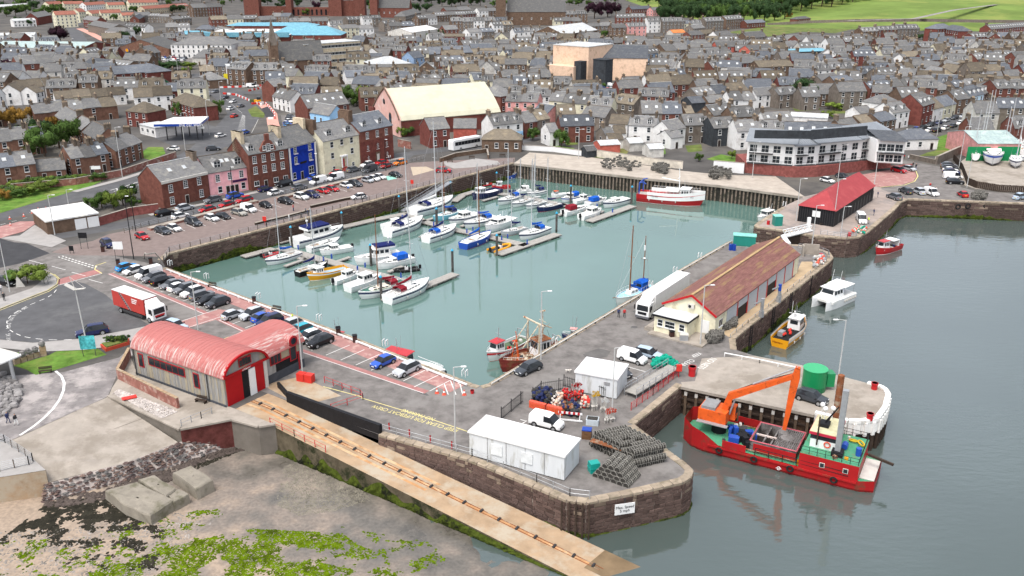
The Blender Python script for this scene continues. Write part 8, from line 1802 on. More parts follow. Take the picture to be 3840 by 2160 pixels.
for a,k,x,y in((0,'d',1140,540),(0,'d',1920,840),(0,'d',2555,1070),(0,'P',230,400),(0,'P',390,470),(0,'T',510,1310),(0,'V',880,190),(0,'V',1010,305)):
 t=thing('litter_bin','dark brown litter bin %s'%{'T':'outside the fish market annexe','V':'at the harbour road junction'}.get(k,'along the basin quay'),'bin',W(k,x,y),.3,'litter bins');ob('body',MB().box(-.33,.33,-.33,.33,0,1.1),mat('bin_brown',(.06,.03,.026),.6),t);ob('lid',MB().box(-.37,.37,-.37,.37,1.1,1.25),BLACK,t)
t=thing('wheeled_bin','grey four-wheeled rubbish container by the fish market annexe','bin',W('T',655,1350),-.1);ob('body',MB().box(-.65,.65,-.5,.5,.2,1.15),STEEL,t);ob('lid',MB().box(-.68,.68,-.53,.53,1.15,1.3),OFFW,t)
def bench(k,x,y,rz,label):
 t=thing('bench',label,'bench',W(k,x,y),rz)
 for i in range(3):ob('seat_slat',MB().box(-.9,.9,-.25+i*.17,-.12+i*.17,.42,.46),WOODD,t);ob('back_slat',MB().box(-.9,.9,.28,.32,.55+i*.15,.66+i*.15),WOODD,t)
 for s in(-1,1):ob('leg',MB().box(s*.75-.04,s*.75+.04,-.25,.3,0,.42),WOODD,t)
bench('A',1205,1190,-.37,'brown wooden bench against the lifeboat station wall');bench('D',690,640,.3,'dark bench at the lawn edge by the promenade');bench('D',1690,215,.15,'black bench behind the flower boat');bench('d',1600,720,-.4,'dark bench on the quay behind the parked row');bench('d',2085,900,-.4,'dark bench on the quay near the yellow-jacketed person');bench('f',1065,250,-.1,'brown bench in front of the black shed');bench('b',820,1225,.2,'dark bench on the left of the white plaza');bench('b',985,1200,.0,'dark bench in the middle of the white plaza');bench('b',1215,1185,0,'dark bench beside the stone shelter')
def lamp(k,x,y,h,label,m_=None,arm=(1.2,0),heads=1):
 m_=m_ or POLE;t=thing('street_lamp',label,'street lamp',W(k,x,y));ob('post',MB().tube((0,0,0),(0,0,h),.11,7,.07),m_,t);a=Vector((arm[0],arm[1],0));ob('arm',MB().tube((0,0,h),a+Vector((0,0,h+.15)),.05,5),m_,t);ob('lantern',MB().obox(a+Vector((0,0,h+.05)),.65,.25,.12,math.atan2(arm[1],arm[0])),WHITE,t)
lamp('A',1170,310,10,'tall grey lamp post behind the lifeboat station roof');lamp('A',2430,830,10.5,'tall lamp post at the right corner of the lifeboat station');lamp('h',862,480,11,'tall pale lamp post at the left end of the long white cabin');lamp('B',1335,850,10,'tall lamp post rising from the creel yard');lamp('P',2185,640,11,'tall lamp post beside the rusty trawler');lamp('T',855,1400,10,'tall lamp post in front of the fish market');lamp('f',975,415,9,'lamp post at the fish pier head');lamp('C',1640,440,12,'tall grey lamp post behind the rusty pile on the jetty',arm=(-1.4,0));lamp('f',855,220,10,'lamp post left of the black shed');lamp('f',1195,310,6,'short lamp post on the north pier nose');lamp('f',1135,262,11,'tall post at the front corner of the black shed')
lamp('a',925,1340,14,'tall pale lamp post by the curved brick terrace');lamp('a',1400,1140,12,'lamp post beside the car wash forecourt');lamp('a',1580,1020,12,'lamp post at the right end of the car wash');lamp('a',1670,800,10,'lamp post on the bend of the main road');lamp('a',1350,600,11,'lamp post by the long dark hedge');lamp('a',1575,640,9,'lamp post at the roadworks junction');lamp('a',560,445,12,'lamp post beside the pale green warehouse');lamp('d',415,325,9,'lamp post in front of the low garages');lamp('d',75,755,10,'lamp post by the round flower bed',arm=(-1,.3));lamp('d',525,135,5,'short post beside the main road');lamp('b',1790,1200,9,'lamp post behind the concrete quay');lamp('c',525,1345,10,'lamp post at the left end of the harbour flats');lamp('c',1170,1370,10,'lamp post below the middle of the harbour flats');lamp('c',1445,1400,9,'lamp post by the brick car park');lamp('S',1070,980,12,'tall lamp post at the boatyard fence');lamp('S',1180,1240,9,'lamp post at the boatyard corner');lamp('S',960,290,10,'lamp post on the seafront terrace');lamp('S',770,550,9,'lamp post beside the seafront kiosk')
for k,x,y,h,l in(('d',1010,505,13,'tall dark pole at the junction by the blue hatchback'),('d',1025,295,10,'black heritage lamp post in the near marina car park'),('Q',1030,575,10,'black heritage lamp post by the parked red cars'),('U',1245,1040,9,'black heritage lamp post in front of the blue inn'),('U',2085,840,9,'black heritage lamp post before the tall red sandstone house')):lamp(k,x,y,h,l,BLACK,(.5,0))
t=thing('boat_shaped_lamp','tall lamp with white boat-shaped reflector beside the navy car','street lamp',W('d',652,1132));ob('post',MB().tube((0,0,0),(-.3,0,9),.12,7,.08),POLE,t);ob('reflector',MB().bar((-1.7,0,9.8),(-.3,0,8.9),.9,.08).bar((-.3,0,8.9),(1.3,0,9.1),.5,.08).tube((-.3,0,9),(-.8,0,11),.06,5).tube((-.8,0,11),(1.2,0,9.2),.03,4),OFFW,t)
def sign(k,x,y,w,h,z,m_,label,rz=0,legs=2,body=None,tm=None):
 t=thing('sign',label,'sign',W(k,x,y),rz)
 for s in((-1,1)if legs==2 else(0,)):ob('leg',MB().tube((s*w*.4,0,0),(s*w*.4,0,z+h),.05,5),DKMETAL,t)
 ob('board',MB().box(-w/2,w/2,-.08,-.02,z,z+h),m_,t)
 if body:sign_text(body,(0,-.1,z+h/2),0,h*.34,tm or BLACK,t)
sign('d',905,510,2.0,1.6,2.2,WHITE,'white harbour information board by the blue hatchback');sign('D',1355,385,2.3,2.2,1.2,mat('teal_board',(.08,.42,.45),.5,.6,1.2),'teal and white visitor board on the lawn',.1);sign('d',350,695,.9,.8,.8,WHITE,'small white warning sign on the pavement by the flower bed');sign('d',290,660,1.4,1.1,1.0,YELLOW,'yellow road sign beside the flower bed bush');sign('d',545,465,.9,1.1,.6,BLACK,'small black sign on the brown pavement');sign('d',640,430,1.8,1.2,2.4,BLACK,'dark and white finger boards by the near marina car park');sign('a',740,1375,2.4,.9,3.6,WHITE,'white direction sign on tall legs beside the main road',.2);sign('a',1530,1060,2.0,.6,4,WHITE,'white sign near the car wash exit',.2,1)
sign('a',1215,1225,1.6,1,.2,ORANGE,'orange board on the brick wall by the conservatory');sign('h',2140,850,2.4,1.4,-2.1,WHITE,'white maximum speed notice on the pier nose wall',.24,0,'Max. Speed\n5 mph',DKMETAL);THINGS[-1].location+=Vector((0,-.25,0));sign('U',1310,1380,.9,.6,1,WHITE,'small notice on the marina railing')if False else None
for k,x,y in(('d',2000,250),('N',470,330),('f',1405,60),('B',2140,370)):t=thing('lifebuoy_post','red lifebuoy housing on post %s'%{'d':'by the marina railing','N':'near the top of the gangway','f':'at the end of the black shed','B':'at the end of the red mesh fence'}[k],'lifebuoy',W(k,x,y));ob('post',MB().tube((0,0,0),(0,0,1.2),.06,5),REDP,t);ob('housing',MB().box(-.4,.4,-.15,.15,1.0,2.0),REDPLAS,t)
FLO=mat('float_dark',(.05,.05,.05),.8)
def pontoon(label,k,pts,w=2.2):
 P_=WL(k,pts,ZW+.5);t=thing('pontoon',label,'pontoon')
 for a,b,L in seglist(P_):
  n=max(1,round(L/3.2));rz=math.atan2(b.y-a.y,b.x-a.x)
  for i in range(n):
   c=a.lerp(b,(i+.5)/n);ob('deck_section',MB().obox((c.x,c.y,ZW+.42),L/n-.04,w,.12,rz),WOODW,t);ob('float',MB().obox((c.x,c.y,ZW-.2),L/n*.45,w*.9,.6,rz),CONC if i%2 else FLO,t)
  ob('edge_beam',MB().obox(((a.x+b.x)/2,(a.y+b.y)/2,ZW+.3),L,w+.1,.13,rz),mat('grey_timber',(.2,.19,.175),.9,.2,1.),t)
pontoon('pontoon walkway along the foot of the marina wall','N',[(-1150,990),(0,720),(420,640)],2.4);pontoon('long nearer pontoon arm with finger berths','M',[(480,475),(1100,650),(2000,890),(2240,945)],2.4);pontoon('short pontoon tip at the weedy end of the marina','Q',[(1130,1165),(1500,1065)],2.2);pontoon('end finger pontoon right of the dark red covered yacht','M',[(2130,980),(2600,790)],2.2)
pontoon('middle pontoon arm with blue service posts','N',[(430,640),(600,740),(1000,840),(1400,925),(1850,1030)],2.4);pontoon('end pontoon across the middle arm by the yellow dinghy','N',[(1510,1135),(2230,890)],2.4);pontoon('kinked upper pontoon below the gangway','N',[(970,500),(1080,420),(1230,375),(1500,400),(1760,430)],2.2);pontoon('rear pontoon arm in the back row','N',[(1760,430),(2100,500),(2330,540)],2.2);pontoon('far pontoon arm with small cabin boats','O',[(1020,420),(1250,480),(1450,500)],2.2);pontoon('end pontoon furthest into the basin','O',[(1310,590),(1735,440)],2.4)
for i,(k,a,b)in enumerate((('M',(700,600),(800,620)),('M',(540,700),(830,600)),('M',(1180,640),(1330,590)),('M',(1790,770),(1960,700)),('M',(1330,990),(1500,920)),('M',(1720,1110),(1800,1080)),('N',(590,740),(760,690)),('N',(1060,800),(1200,740)),('N',(1030,1035),(1150,1000)),('N',(1430,900),(1600,850)),('N',(560,930),(760,870)),('N',(1320,490),(1500,440)),('O',(1015,530),(1100,500)))):pontoon('narrow finger berth pontoon between moored boats',k,[a,b],1.0);THINGS[-1]['group']='finger pontoons';THINGS[-1]['label']='narrow finger berth pontoon between moored boats'
PILE2=MB().tube((0,0,-2),(0,0,4.6),.26,10).mesh('pile_shaft');PILE2 .materials.append(mat('pontoon_pile',(.09,.08,.075),.7,.25,1.,stain=((.03,.035,.025),.5,.6)));CAPM=MB().tube((0,0,4.6),(0,0,4.75),.3,10).tube((0,0,4.75),(0,0,5.1),.3,10,.03).mesh('pile_cap');CAPM.materials.append(CYANCAP)
for k,x,y in(('M',630,470),('M',1240,285),('M',1585,700),('M',1710,1110),('M',2375,235),('M',2568,770),('N',318,655),('N',770,810),('N',935,470),('N',1492,1155),('N',2210,870),('N',1490,350),('O',1132,415),('O',1720,425)):
 t=thing('mooring_pile','dark mooring pile with cyan cone cap standing at the pontoons','pile',W(k,x,y,ZW),0,'mooring piles');ob('shaft',PILE2,None,t);ob('cap',CAPM,None,t)
PEDM=MB().box(-.15,.15,-.15,.15,0,1.0).mesh('pedestal');PEDM.materials.append(BLUEP)
for k,x,y in(('M',705,500),('M',1108,610),('M',1010,640),('M',1420,755),('M',1512,715),('M',1855,875),('M',1945,840),('M',2182,915),('M',1962,130),('N',730,795),('N',1130,880),('N',1203,855),('N',1550,965),('N',1622,945),('N',1857,1015),('N',350,715),('O',1537,505),('O',1387,460)):tag(ob('service_pedestal',PEDM,None,None,W(k,x,y,ZW+.54)),'blue service pedestal on the marina pontoons','pedestal','service pedestals')
t=thing('gangway','long grey lattice gangway sloping from the quay to the pontoons','gangway');a,b=W('N',930,265,.2),W('N',345,620,ZW+.7);ob('walkway',MB().bar(a,b,1.6,.15),STEEL,t);pn=Vector((-(b-a).y,(b-a).x,0)).normalized()*.8
for s in(-1,1):
 for z in(.6,1.3):ob('side_rail',MB().tube(a+pn*s+Vector((0,0,z)),b+pn*s+Vector((0,0,z)),.06,4),STEEL,t)
 for i in range(16):ob('lattice',MB().tube(a.lerp(b,i/16)+pn*s,a.lerp(b,(i+(.5 if i%2 else 1))/16)+pn*s+Vector((0,0,1.3)),.035,4),STEEL,t)
t=thing('lock_footbridge','white lattice footbridge over the dark lock gates','footbridge');a,b=W('f',760,335,.3),W('f',965,285,.3);ob('lock_gate',MB().bar(a+Vector((0,0,-3)),b+Vector((0,0,-3)),.5,4.6),WOODD,t);ob('walkway',MB().bar(a,b,1.5,.2),WHITE,t)
for s in(-1,1):
 o_=Vector((0,s*.75,0))
 for z in(1.2,.1):ob('top_rail',MB().bar(a+o_+Vector((0,0,z)),b+o_+Vector((0,0,z)),.14,.14),WHITE,t)
 for i in range(12):ob('brace',MB().bar(a.lerp(b,i/12)+o_+Vector((0,0,.1 if i%2 else 1.2)),a.lerp(b,(i+1)/12)+o_+Vector((0,0,1.2 if i%2 else.1)),.1,.1),WHITE,t)
ob('stair',MB().bar(a,W('f',800,390,0),1.0,.25),WHITE,t);ob('mast_post',MB().obox(W('f',945,290,0),.7,.6,3),WHITE,t)
def locker(k,x,y,sx,sy,sz,rz,m_,label):t=thing('storage_locker',label,'locker',W(k,x,y),rz);ob('body',MB().box(-sx/2,sx/2,-sy/2,sy/2,0,sz),m_,t);ob('lid',MB().box(-sx/2-.1,sx/2+.1,-sy/2-.1,sy/2+.1,sz,sz+.15),mat('pale_green_lid',(.2,.5,.42),.5),t);ob('door',MB().box(-sx*.3,sx*.3,-sy/2-.04,-sy/2,.2,sz-.2),m_,t)
TGR=paint('teal_green',(.02,.2,.16));locker('f',712,250,1.8,1.8,2.2,.1,TGR,'green steel locker on the tip of the north pier');locker('T',1385,190,4.6,2.0,2.2,-.25,TGR,'long green locker at the head of the fish pier')
def barrel_(k,x,y,m_,label,r=.35,h=.9,g=None):tag(ob('barrel',MB().tube((0,0,0),(0,0,h*.33),r,10).tube((0,0,h*.33),(0,0,h*.36),r*1.06,10).tube((0,0,h*.36),(0,0,h),r,10),m_,None,W(k,x,y)),label,'barrel',g)
for i,(x,y)in enumerate(((1220,250),(1245,250),(1265,255))):barrel_('T',x,y,BLUEP,'blue drum in the cluster at the fish pier head',.36,1.3,'blue drums')
barrel_('f',645,245,REDP,'red drum near the tip of the north pier');barrel_('f',1258,335,REDP,'red drum beside the nets on the north pier');barrel_('f',1043,495,REDP,'red drum on the fish pier head')
def bollard(k,x,y,label,m_=REDP,r=.5,h=1.0):t=thing('bollard',label,'bollard',W(k,x,y));ob('stem',MB().tube((0,0,0),(0,0,h),r*.85,12),m_,t);ob('cap',MB().tube((0,0,h*.75),(0,0,h),r,12),m_,t)
bollard('B',2300,350,'big red bollard at the landward end of the jetty',r=.6,h=1.5);bollard('C',2033,320,'red bollard near the far tip of the jetty');bollard('C',1987,630,'red bollard above the white fendering');bollard('h',988,70,'low red bollard near the basin corner',r=.3,h=.5)
for i,(x,y)in enumerate(((362,345),(515,395),(672,440),(834,487),(1000,540))):bollard('h',x,y,'thin red post along the pier edge',r=.1,h=1.0)
t=thing('storage_tank','round green steel tank with side cabinet on the concrete jetty','tank',W('C',1420,318));ob('tank',MB().tube((0,0,0),(0,0,3.2),1.65,28),GREENP,t);ob('top',MB().tube((0,0,3.2),(0,0,3.27),1.7,28),paint('tank_top',(.03,.33,.13)),t);ob('cabinet',MB().box(1.6,2.7,-.6,.9,.6,2.6),GREENP,t);ob('skirt',MB().tube((0,0,.0),(0,0,.8),1.67,28),paint('tank_dark',(.01,.13,.05)),t)
NET=mat('creel_net',(.045,.042,.038),.95,.4,6.);FRM=mat('creel_frame',(.25,.24,.215),.85,.3,4.)
def creel_mesh():
 fr=MB();nt_=MB();ar=[(-.25,0),(-.26,.2),(-.16,.36),(0,.42),(.16,.36),(.26,.2),(.25,0)]
 for x in(-.36,-.12,.12,.36):fr.path([(x,y,z)for y,z in ar]+[(x,-.25,0)],.022,3)
 for y,z in(ar[0],ar[2],ar[3],ar[4],ar[6]):fr.tube((-.37,y,z),(.37,y,z),.02,3)
 nt_.rings([[(x,y*.93,z*.93+.015)for y,z in ar]for x in(-.34,.34)]);a=fr.mesh('frame');a.materials.append(FRM);b=nt_.mesh('net');b.materials.append(NET);return a,b
CF,CN=creel_mesh()
CS=1.4
def creel(p,rz,label,group='stacked lobster creels',tilt=0):
 t=thing('lobster_creel',label,'creel',p,rz,group,True);t.rotation_euler=(tilt,U(-.06,.06),rz);t.scale=(CS,CS,CS);ob('frame',CF,None,t);ob('net',CN,None,t)
A_,B_=W('B',1040,1190),W('B',1640,1500);u=(B_-A_);Lu=u.length;u.normalize();v=(W('B',2090,1395)-B_);Lv=v.length;v.normalize();rzc=math.atan2(v.y,v.x);nl=4
for lay in range(nl):
 nu,nv=int(Lu/.76),int(Lv/1.1)
 for i in range(nu-lay//2):
  for j in range(nv):
   if lay==nl-1 or j==0 or i==nu-1-lay//2 or(lay==nl-2 and RND()<.25):creel(A_+u*(i+.5+lay*.2)*.76+v*(j+.5+lay*.1)*1.1+Vector((0,0,lay*.56-(.5 if lay==nl-1 and RND()<.12 else 0))),rzc+U(-.22,.22),'grey hooped lobster creel in the great stack on the pier nose')
core=MB().prism([A_+u*1+v*1.0,A_+u*(Lu-1)+v*1.0,A_+u*(Lu-1)+v*(Lv-1),A_+u*1+v*(Lv-1)],0,1.6);o=struct('inner_creels',core,NET,'stuff');o['label']='creels buried inside the great stack'
A_,B_=W('h',1930,690),W('h',2230,790);u=(B_-A_).normalized();v=Vector((-u.y,u.x,0))
for lay in range(4):
 for i in range(6-lay):
  for j in range(3):creel(A_+u*(i+lay*.5)*.8+v*j*1.1+Vector((0,0,lay*.55)),math.atan2(v.y,v.x),'lobster creel in the small pyramid on the pier edge','creel pyramid')
tag(ob('rusty_plate',MB().obox(W('B',1290,1190,1.3),4.6,.9,.08,-.55),RUST),'long rust-red sheet lying on the creel stack','sheet')
for l,k,q,h_ in(('grey creel heap on the left of the concrete quay','b',[(1930,1250),(2080,1215),(2270,1255),(2240,1300),(2000,1290)],1.8),('grey creel heap behind the red and white trawler','b',[(2330,1290),(2400,1255),(2480,1290),(2440,1330)],1.6),('grey creel heap below the white garden wall','c',[(190,1330),(230,1290),(370,1310),(360,1360),(230,1360)],1.6),('creel heap on the quay road by the small red car','S',[(1240,1360),(1330,1330),(1450,1370),(1420,1420),(1250,1410)],1.0),('dark creels stacked at the fish market corner','T',[(930,1330),(1000,1290),(1130,1310),(1080,1380),(960,1390)],1.2),('dark creels on the fish quay deck','T',[(1110,1230),(1200,1130),(1290,1120),(1270,1190)],.9)):
 P_=WL(k,q);c=sum(P_,Vector())/len(P_);xs=[p.x for p in P_];ys=[p.y for p in P_];t=thing('creel_heap',l,'creels',c);mb=MB();mc=MB();cs=0
 for _ in range(900):
  p=Vector((U(min(xs),max(xs)),U(min(ys),max(ys)),0))
  if inside(p,P_)and cs<110:
   cs+=1;Mx=Matrix.Translation(p-c+Vector((0,0,U(0,h_))))@Matrix.Rotation(U(-.3,.3),4,'Z')@Matrix.Rotation(U(-.2,.2),4,'X');mb.add([Mx@vv.co for vv in CF.vertices],[list(f.vertices)for f in CF.polygons]);mc.add([Mx@vv.co for vv in CN.vertices],[list(f.vertices)for f in CN.polygons])
 o=ob('creel_frames',mb,FRM,t);o['kind']='stuff';o=ob('creel_nets',mc,NET,t);o['kind']='stuff'
def heap(label,k,q,n,m_s,r,h_,nm='buoy_heap',cat='buoys'):
 P_=WL(k,q);c=sum(P_,Vector())/len(P_);xs=[p.x for p in P_];ys=[p.y for p in P_];t=thing(nm,label,cat,c);ms=[MB()for _ in m_s];i=0
 while i<n:
  p=Vector((U(min(xs),max(xs)),U(min(ys),max(ys)),0))
  if inside(p,P_):random.choice(ms).ball(p-c+Vector((0,0,U(r,h_))),r*U(.8,1.2),7,4);i+=1
 for m,m_ in zip(ms,m_s):o=ob('pieces',m,m_,t);o['kind']='stuff'
PB=mat('pale_buoy',(.62,.42,.32),.7,.25,2.);YB=mat('yellow_flag',(.7,.45,.03),.8)
heap('heap of pale pink buoys in the creel yard','B',[(600,720),(640,640),(740,660),(740,760),(640,780)],90,[PB,OFFW],.2,1.5);heap('heap of white and red buoys beside the yellow flags','B',[(950,760),(960,680),(1050,690),(1060,770)],40,[OFFW,PB,REDPLAS],.22,1.3);heap('red flags and floats piled behind the pale buoys','B',[(700,650),(760,590),(990,600),(980,680),(760,690)],110,[REDP,REDPLAS,mat('dark_red',(.2,.015,.015),.8)],.15,1.6);heap('dark net bundles at the left of the creel yard','B',[(370,690),(400,610),(620,620),(660,690),(590,730)],170,[NET,DKMETAL,BC['navy']],.3,1.7);heap('dark crates and nets in the middle of the creel yard','B',[(730,840),(740,760),(930,780),(930,860)],110,[NET,DKMETAL,BC['navy'],RUST],.28,1.5)
heap('tangle of green fishing net by the ramp','B',[(1800,280),(1860,180),(2000,150),(2130,240),(2130,300),(2000,250)],200,[mat('green_net',(.01,.25,.17),.9,.4,3.)],.28,1.0,'fishing_net','net');heap('orange and green nets on the north pier','f',[(1260,310),(1320,270),(1390,275),(1370,320)],60,[MATS['green_net'],ORPLAS,OFFW],.25,.6,'fishing_net','net');heap('white fish crates and orange floats on the fish pier head','f',[(970,530),(1000,500),(1090,500),(1060,550),(980,580)],50,[OFFW,ORPLAS,STEEL],.3,.8,'crate_heap','crates')
def flags(label,k,q,n,m_,h_):
 P_=WL(k,q);c=sum(P_,Vector())/len(P_);t=thing('marker_flags',label,'flags',c)
 for i in range(n):p=P_[0].lerp(P_[1],RND()).lerp(P_[2],RND()*.7)-c;a=U(-.3,.3);tp=p+Vector((a,U(-.2,.2),h_));ob('pole',MB().tube(p,tp,.025,4),OFFW,t);ob('flag',MB().add([tp,tp+Vector((.35,-.05,-.15)),tp+Vector((.05,0,-.45))],[(0,1,2),(2,1,0)]),m_,t);ob('float',MB().ball(p.lerp(tp,.3),.13,6,4),OFFW,t)
flags('yellow marker flags on poles leaning in the creel yard','B',[(1075,790),(1180,780),(1120,720)],30,YB,2.6);flags('white marker flags on poles right of the yellow flags','B',[(1190,800),(1280,810),(1230,760)],22,WHITE,2.0);flags('orange and white marker flags behind the great creel stack','B',[(1200,940),(1400,910),(1320,860)],34,ORPLAS,1.8);flags('red marker flags at the back of the creel yard','B',[(820,650),(990,640),(900,600)],24,REDP,2.4)
t=thing('plastic_barrier','orange plastic road barriers beside the white van in the yard','barrier',W('B',440,750));d_=dv('B',350,740,710,830);
for i in(0,1):o=ob('barrier_unit',MB().box(-1.2,1.2,-.25,.25,0,1.0),ORPLAS,t,d_*2.6*i,math.atan2(d_.y,d_.x));[ob('rib',MB().box(-1.1+.3*j,-1.0+.3*j,-.3,-.25,.1,.8),ORANGE,o)for j in range(8)]
t=thing('barrier_board','red and white striped barrier board in the yard','barrier',W('B',830,880),-.2);ob('board',MB().box(-1.6,1.6,-.04,.04,.8,1.1),WHITE,t);[ob('red_stripe',MB().box(-1.5+.62*i,-1.2+.62*i,-.06,.05,.79,1.11),REDP,t)for i in range(5)];[ob('leg',MB().bar((s*1.3,-.5,0),(s*1.3,.2,1.0),.08,.08),WHITE,t)for s in(-1,1)];ob('lower_board',MB().box(-1.7,1.7,-.6,-.5,.1,.3),WHITE,t)
t=thing('pallet_stack','blue pallet on a stack of brown pallets by the creels','pallets',W('B',1030,1100),-.2);[ob('pallet',MB().box(-.6,.6,-.5,.5,i*.17,i*.17+.13),BLUEP if i>6 else WOODB,t)for i in range(8)]
tag(ob('fish_tub',MB().box(-.8,.8,-.6,.6,0,.8).box(-.7,.7,-.5,.5,.8,.82,1),[mat('tub_grey',(.45,.5,.53),.6),NET],None,W('B',1100,930),-.2),'pale grey tub of rope beside the pallets','tub');tag(ob('green_crates',MB().box(-.6,.6,-.5,.5,0,1.3).box(-.66,.66,-.56,.56,.6,.66),paint('sea_green',(.01,.28,.24)),None,W('h',1905,660),.3),'stack of sea green crates at the end of the long white cabin','crates')
t=thing('yard_fence','black steel bar fence around the creel yard','fence')
for q in([(0,880),(260,670)],[(480,560),(590,480),(740,520)],[(755,480),(1000,560),(1250,620)],[(380,640),(480,560)]):
 a,b=WL('B',[*q][:2])if len(q)==2 else(W('B',*q[0]),W('B',*q[-1]));n=int((b-a).length/.28)
 for i in range(n+1):p=a.lerp(b,i/n);ob('bar',MB().obox(p,.05 if i%9 else.12,.05 if i%9 else.12,1.7 if i%9 else 1.9),BLACK,t)
 for z in(.2,1.5):ob('rail',MB().bar(a+Vector((0,0,z)),b+Vector((0,0,z)),.05,.05),BLACK,t)
t=thing('ramp','aluminium boarding ramp lying beside the red mesh fence','ramp',(0,0,0));a,b=W('B',1560,560,.7),W('B',2080,240,.7);ob('deck',MB().bar(a,b,1.9,.12),WOODW,t);pn=Vector((-(b-a).y,(b-a).x,0)).normalized();[ob('rail',MB().tube(a+pn*s+Vector((0,0,z)),b+pn*s+Vector((0,0,z)),.05,4),STEEL,t)for s in(-1,1)for z in(.5,1.0)];[ob('post',MB().tube(a.lerp(b,i/7)+pn*s-Vector((0,0,.7)),a.lerp(b,i/7)+pn*s+Vector((0,0,1)),.05,4),STEEL,t)for s in(-1,1)for i in range(8)]
t=thing('red_bin_pair','two red storage boxes at the lifeboat station corner','bin',W('A',2470,930),-.35);[ob('box',MB().box(x-.6,x+.6,-.5,.5,0,1.2),REDPLAS,t)for x in(-.65,.65)]
t=thing('promenade_shelter','white curved canopy on grey steel legs at the left edge','shelter',(0,0,0));cp=[atxy('D',x,y,118)for x,y in((-300,250),(0,280),(240,335),(310,370),(0,500),(-300,560))];z_=3.2;cp=WL('D',[(-300,180),(0,270),(240,335),(310,372),(0,505),(-300,560)],z_);ob('canopy',MB().prism(cp,z_,z_+.12),OFFW,t);ob('gutter',MB().path([p+Vector((0,0,.05))for p in cp[3:]],.2,8),WHITE,t);[ob('column',MB().tube(W('D',x,y),W('D',x,y)+Vector((-.3,.3,z_)),.25,10),STEEL,t)for x,y in((225,770),(-120,820))]
t=thing('low_stone_wall','sandy block wall rising to a rubble pier on the lawn','wall');a,b,c=W('D',210,520),W('D',600,385),W('D',725,370)
for(p,q,h1)in((a,b,1.2),(b,c,1.9)):
 n=int((q-p).length/.9);[ob('block',MB().obox(p.lerp(q,(i+.5)/n)+Vector((0,0,j*.4)),.86,.45,.37,math.atan2(q.y-p.y,q.x-p.x)),CONC2,t)for i in range(n)for j in range(int(h1/.4))];[ob('rubble',random.choice(BIG),None,t,p.lerp(q,(i+.5)/n)+Vector((0,0,h1+.15)),U(0,6))for i in range(n)]
t=thing('flower_boat','red painted planter boat full of plants beside the pavement','planter');q=WL('D',[(1520,250),(1600,320),(1960,210),(1960,160),(1640,230)]);ob('planter',MB().prism(q,0,.55),mat('planter_red',(.45,.07,.04),.6),t);o=ob('plants',MB().prism([p.lerp(sum(q,Vector())/5,.12)for p in q],.55,.75),SCRUB,t);[ob('plant',TREES[i%5][0],[LEAF[i%3]],t,q[0].lerp(q[2],.2+.15*i)+Vector((.2,.4,.5)),own=True)for i in range(5)]
tag(ob('sail_sculpture',MB().add([(0,0,0),(1.6,0,0),(.5,0,2.4),(0,.1,0),(1.6,.1,0),(.5,.1,2.4)],[(0,1,2),(5,4,3),(0,2,5,3),(1,4,5,2),(0,3,4,1)]),OFFW,None,W('d',120,720),.2),'white sail-shaped sign in the round flower bed','sign');tag(ob('arch_sculpture',MB().path([W('d',1085,500),W('d',1095,460,2.5),W('d',1105,470,5.2),W('d',1170,460,4.8),W('d',1215,510,3),W('d',1200,540,.0)],.12,7),mat('bronze_arch',(.3,.28,.25),.5)),'tall bent metal arch sculpture at the quay corner','sculpture')
def gwall(label,k,q,h,m_,w=.35,z=0):
 t=thing('garden_wall',label,'wall');P_=WL(k,q)
 for a,b in zip(P_,P_[1:]):ob('wall_length',MB().bar(a+Vector((0,0,h/2+z)),b+Vector((0,0,h/2+z)),w,h),m_,t);ob('cope',MB().bar(a+Vector((0,0,h+z+.05)),b+Vector((0,0,h+z+.05)),w+.12,.1),CONC,t)
gwall('long white garden wall behind the concrete quay','b',[(1330,1130),(1600,1145),(1880,1185),(1925,1160)],1.6,WHITE);gwall('patched white stone wall along the back of the quay','b',[(1930,1185),(2240,1235),(2430,1260),(2576,1275)],2.2,mat('patchy_white',(.55,.5,.42),.9,.25,.8));gwall('white wall below the corner garden of the flats','c',[(230,1290),(460,1310)],3.0,WHITE);gwall('red stone wall along the harbour street end','d',[(750,255),(990,180),(1200,150)],2.0,mat('red_rubble'));gwall('brown brick wall below the estate along the main road','a',[(90,1440),(580,1395),(920,1330),(1330,1190)],1.8,RB_);gwall('stone wall round the white plaza','b',[(745,1225),(860,1185),(1100,1150),(1110,1200)],1.2,wm('brown'));gwall('brick wall right of the theatre car park','b',[(1960,610),(2080,600),(2320,650),(2560,670)],2.2,RB_);gwall('stone wall beside the seafront kiosk','S',[(400,850),(740,925),(760,880)],1.3,wm('grey'));gwall('grey bank wall behind the boatyard','S',[(760,930),(1000,820),(1330,680)],2.4,wm('grey'),.6);gwall('brown wall of the street garden by the red pub','b',[(430,1105),(525,1125)],2.4,RB_);gwall('low seat wall along the marina promenade','Q',[(1280,790),(1700,690),(1950,625)],.6,WOODD,.5);gwall('second low seat wall along the marina promenade','Q',[(1950,580),(2350,490),(2460,470)],.6,WOODD,.5);gwall('brown planted kerb strip above the marina car park','Q',[(0,850),(600,690),(1300,510)],.5,RB_,1.4);gwall('second brown planted kerb strip above the marina car park','Q',[(1560,480),(2050,350),(2576,220)],.5,RB_,1.4)
t=thing('boatyard_fence','dark board fence around the boatyard','fence');P_=WL('S',[(990,870),(1110,1010),(1180,1200),(1300,1250),(1600,1300),(1980,1320)])
for a,b,L in seglist(P_):n=int(L/.45);[ob('board',MB().obox(a.lerp(b,(i+.5)/n),.42,.06,1.9+U(-.05,.05),math.atan2(b.y-a.y,b.x-a.x)),WOODD,t)for i in range(n)]
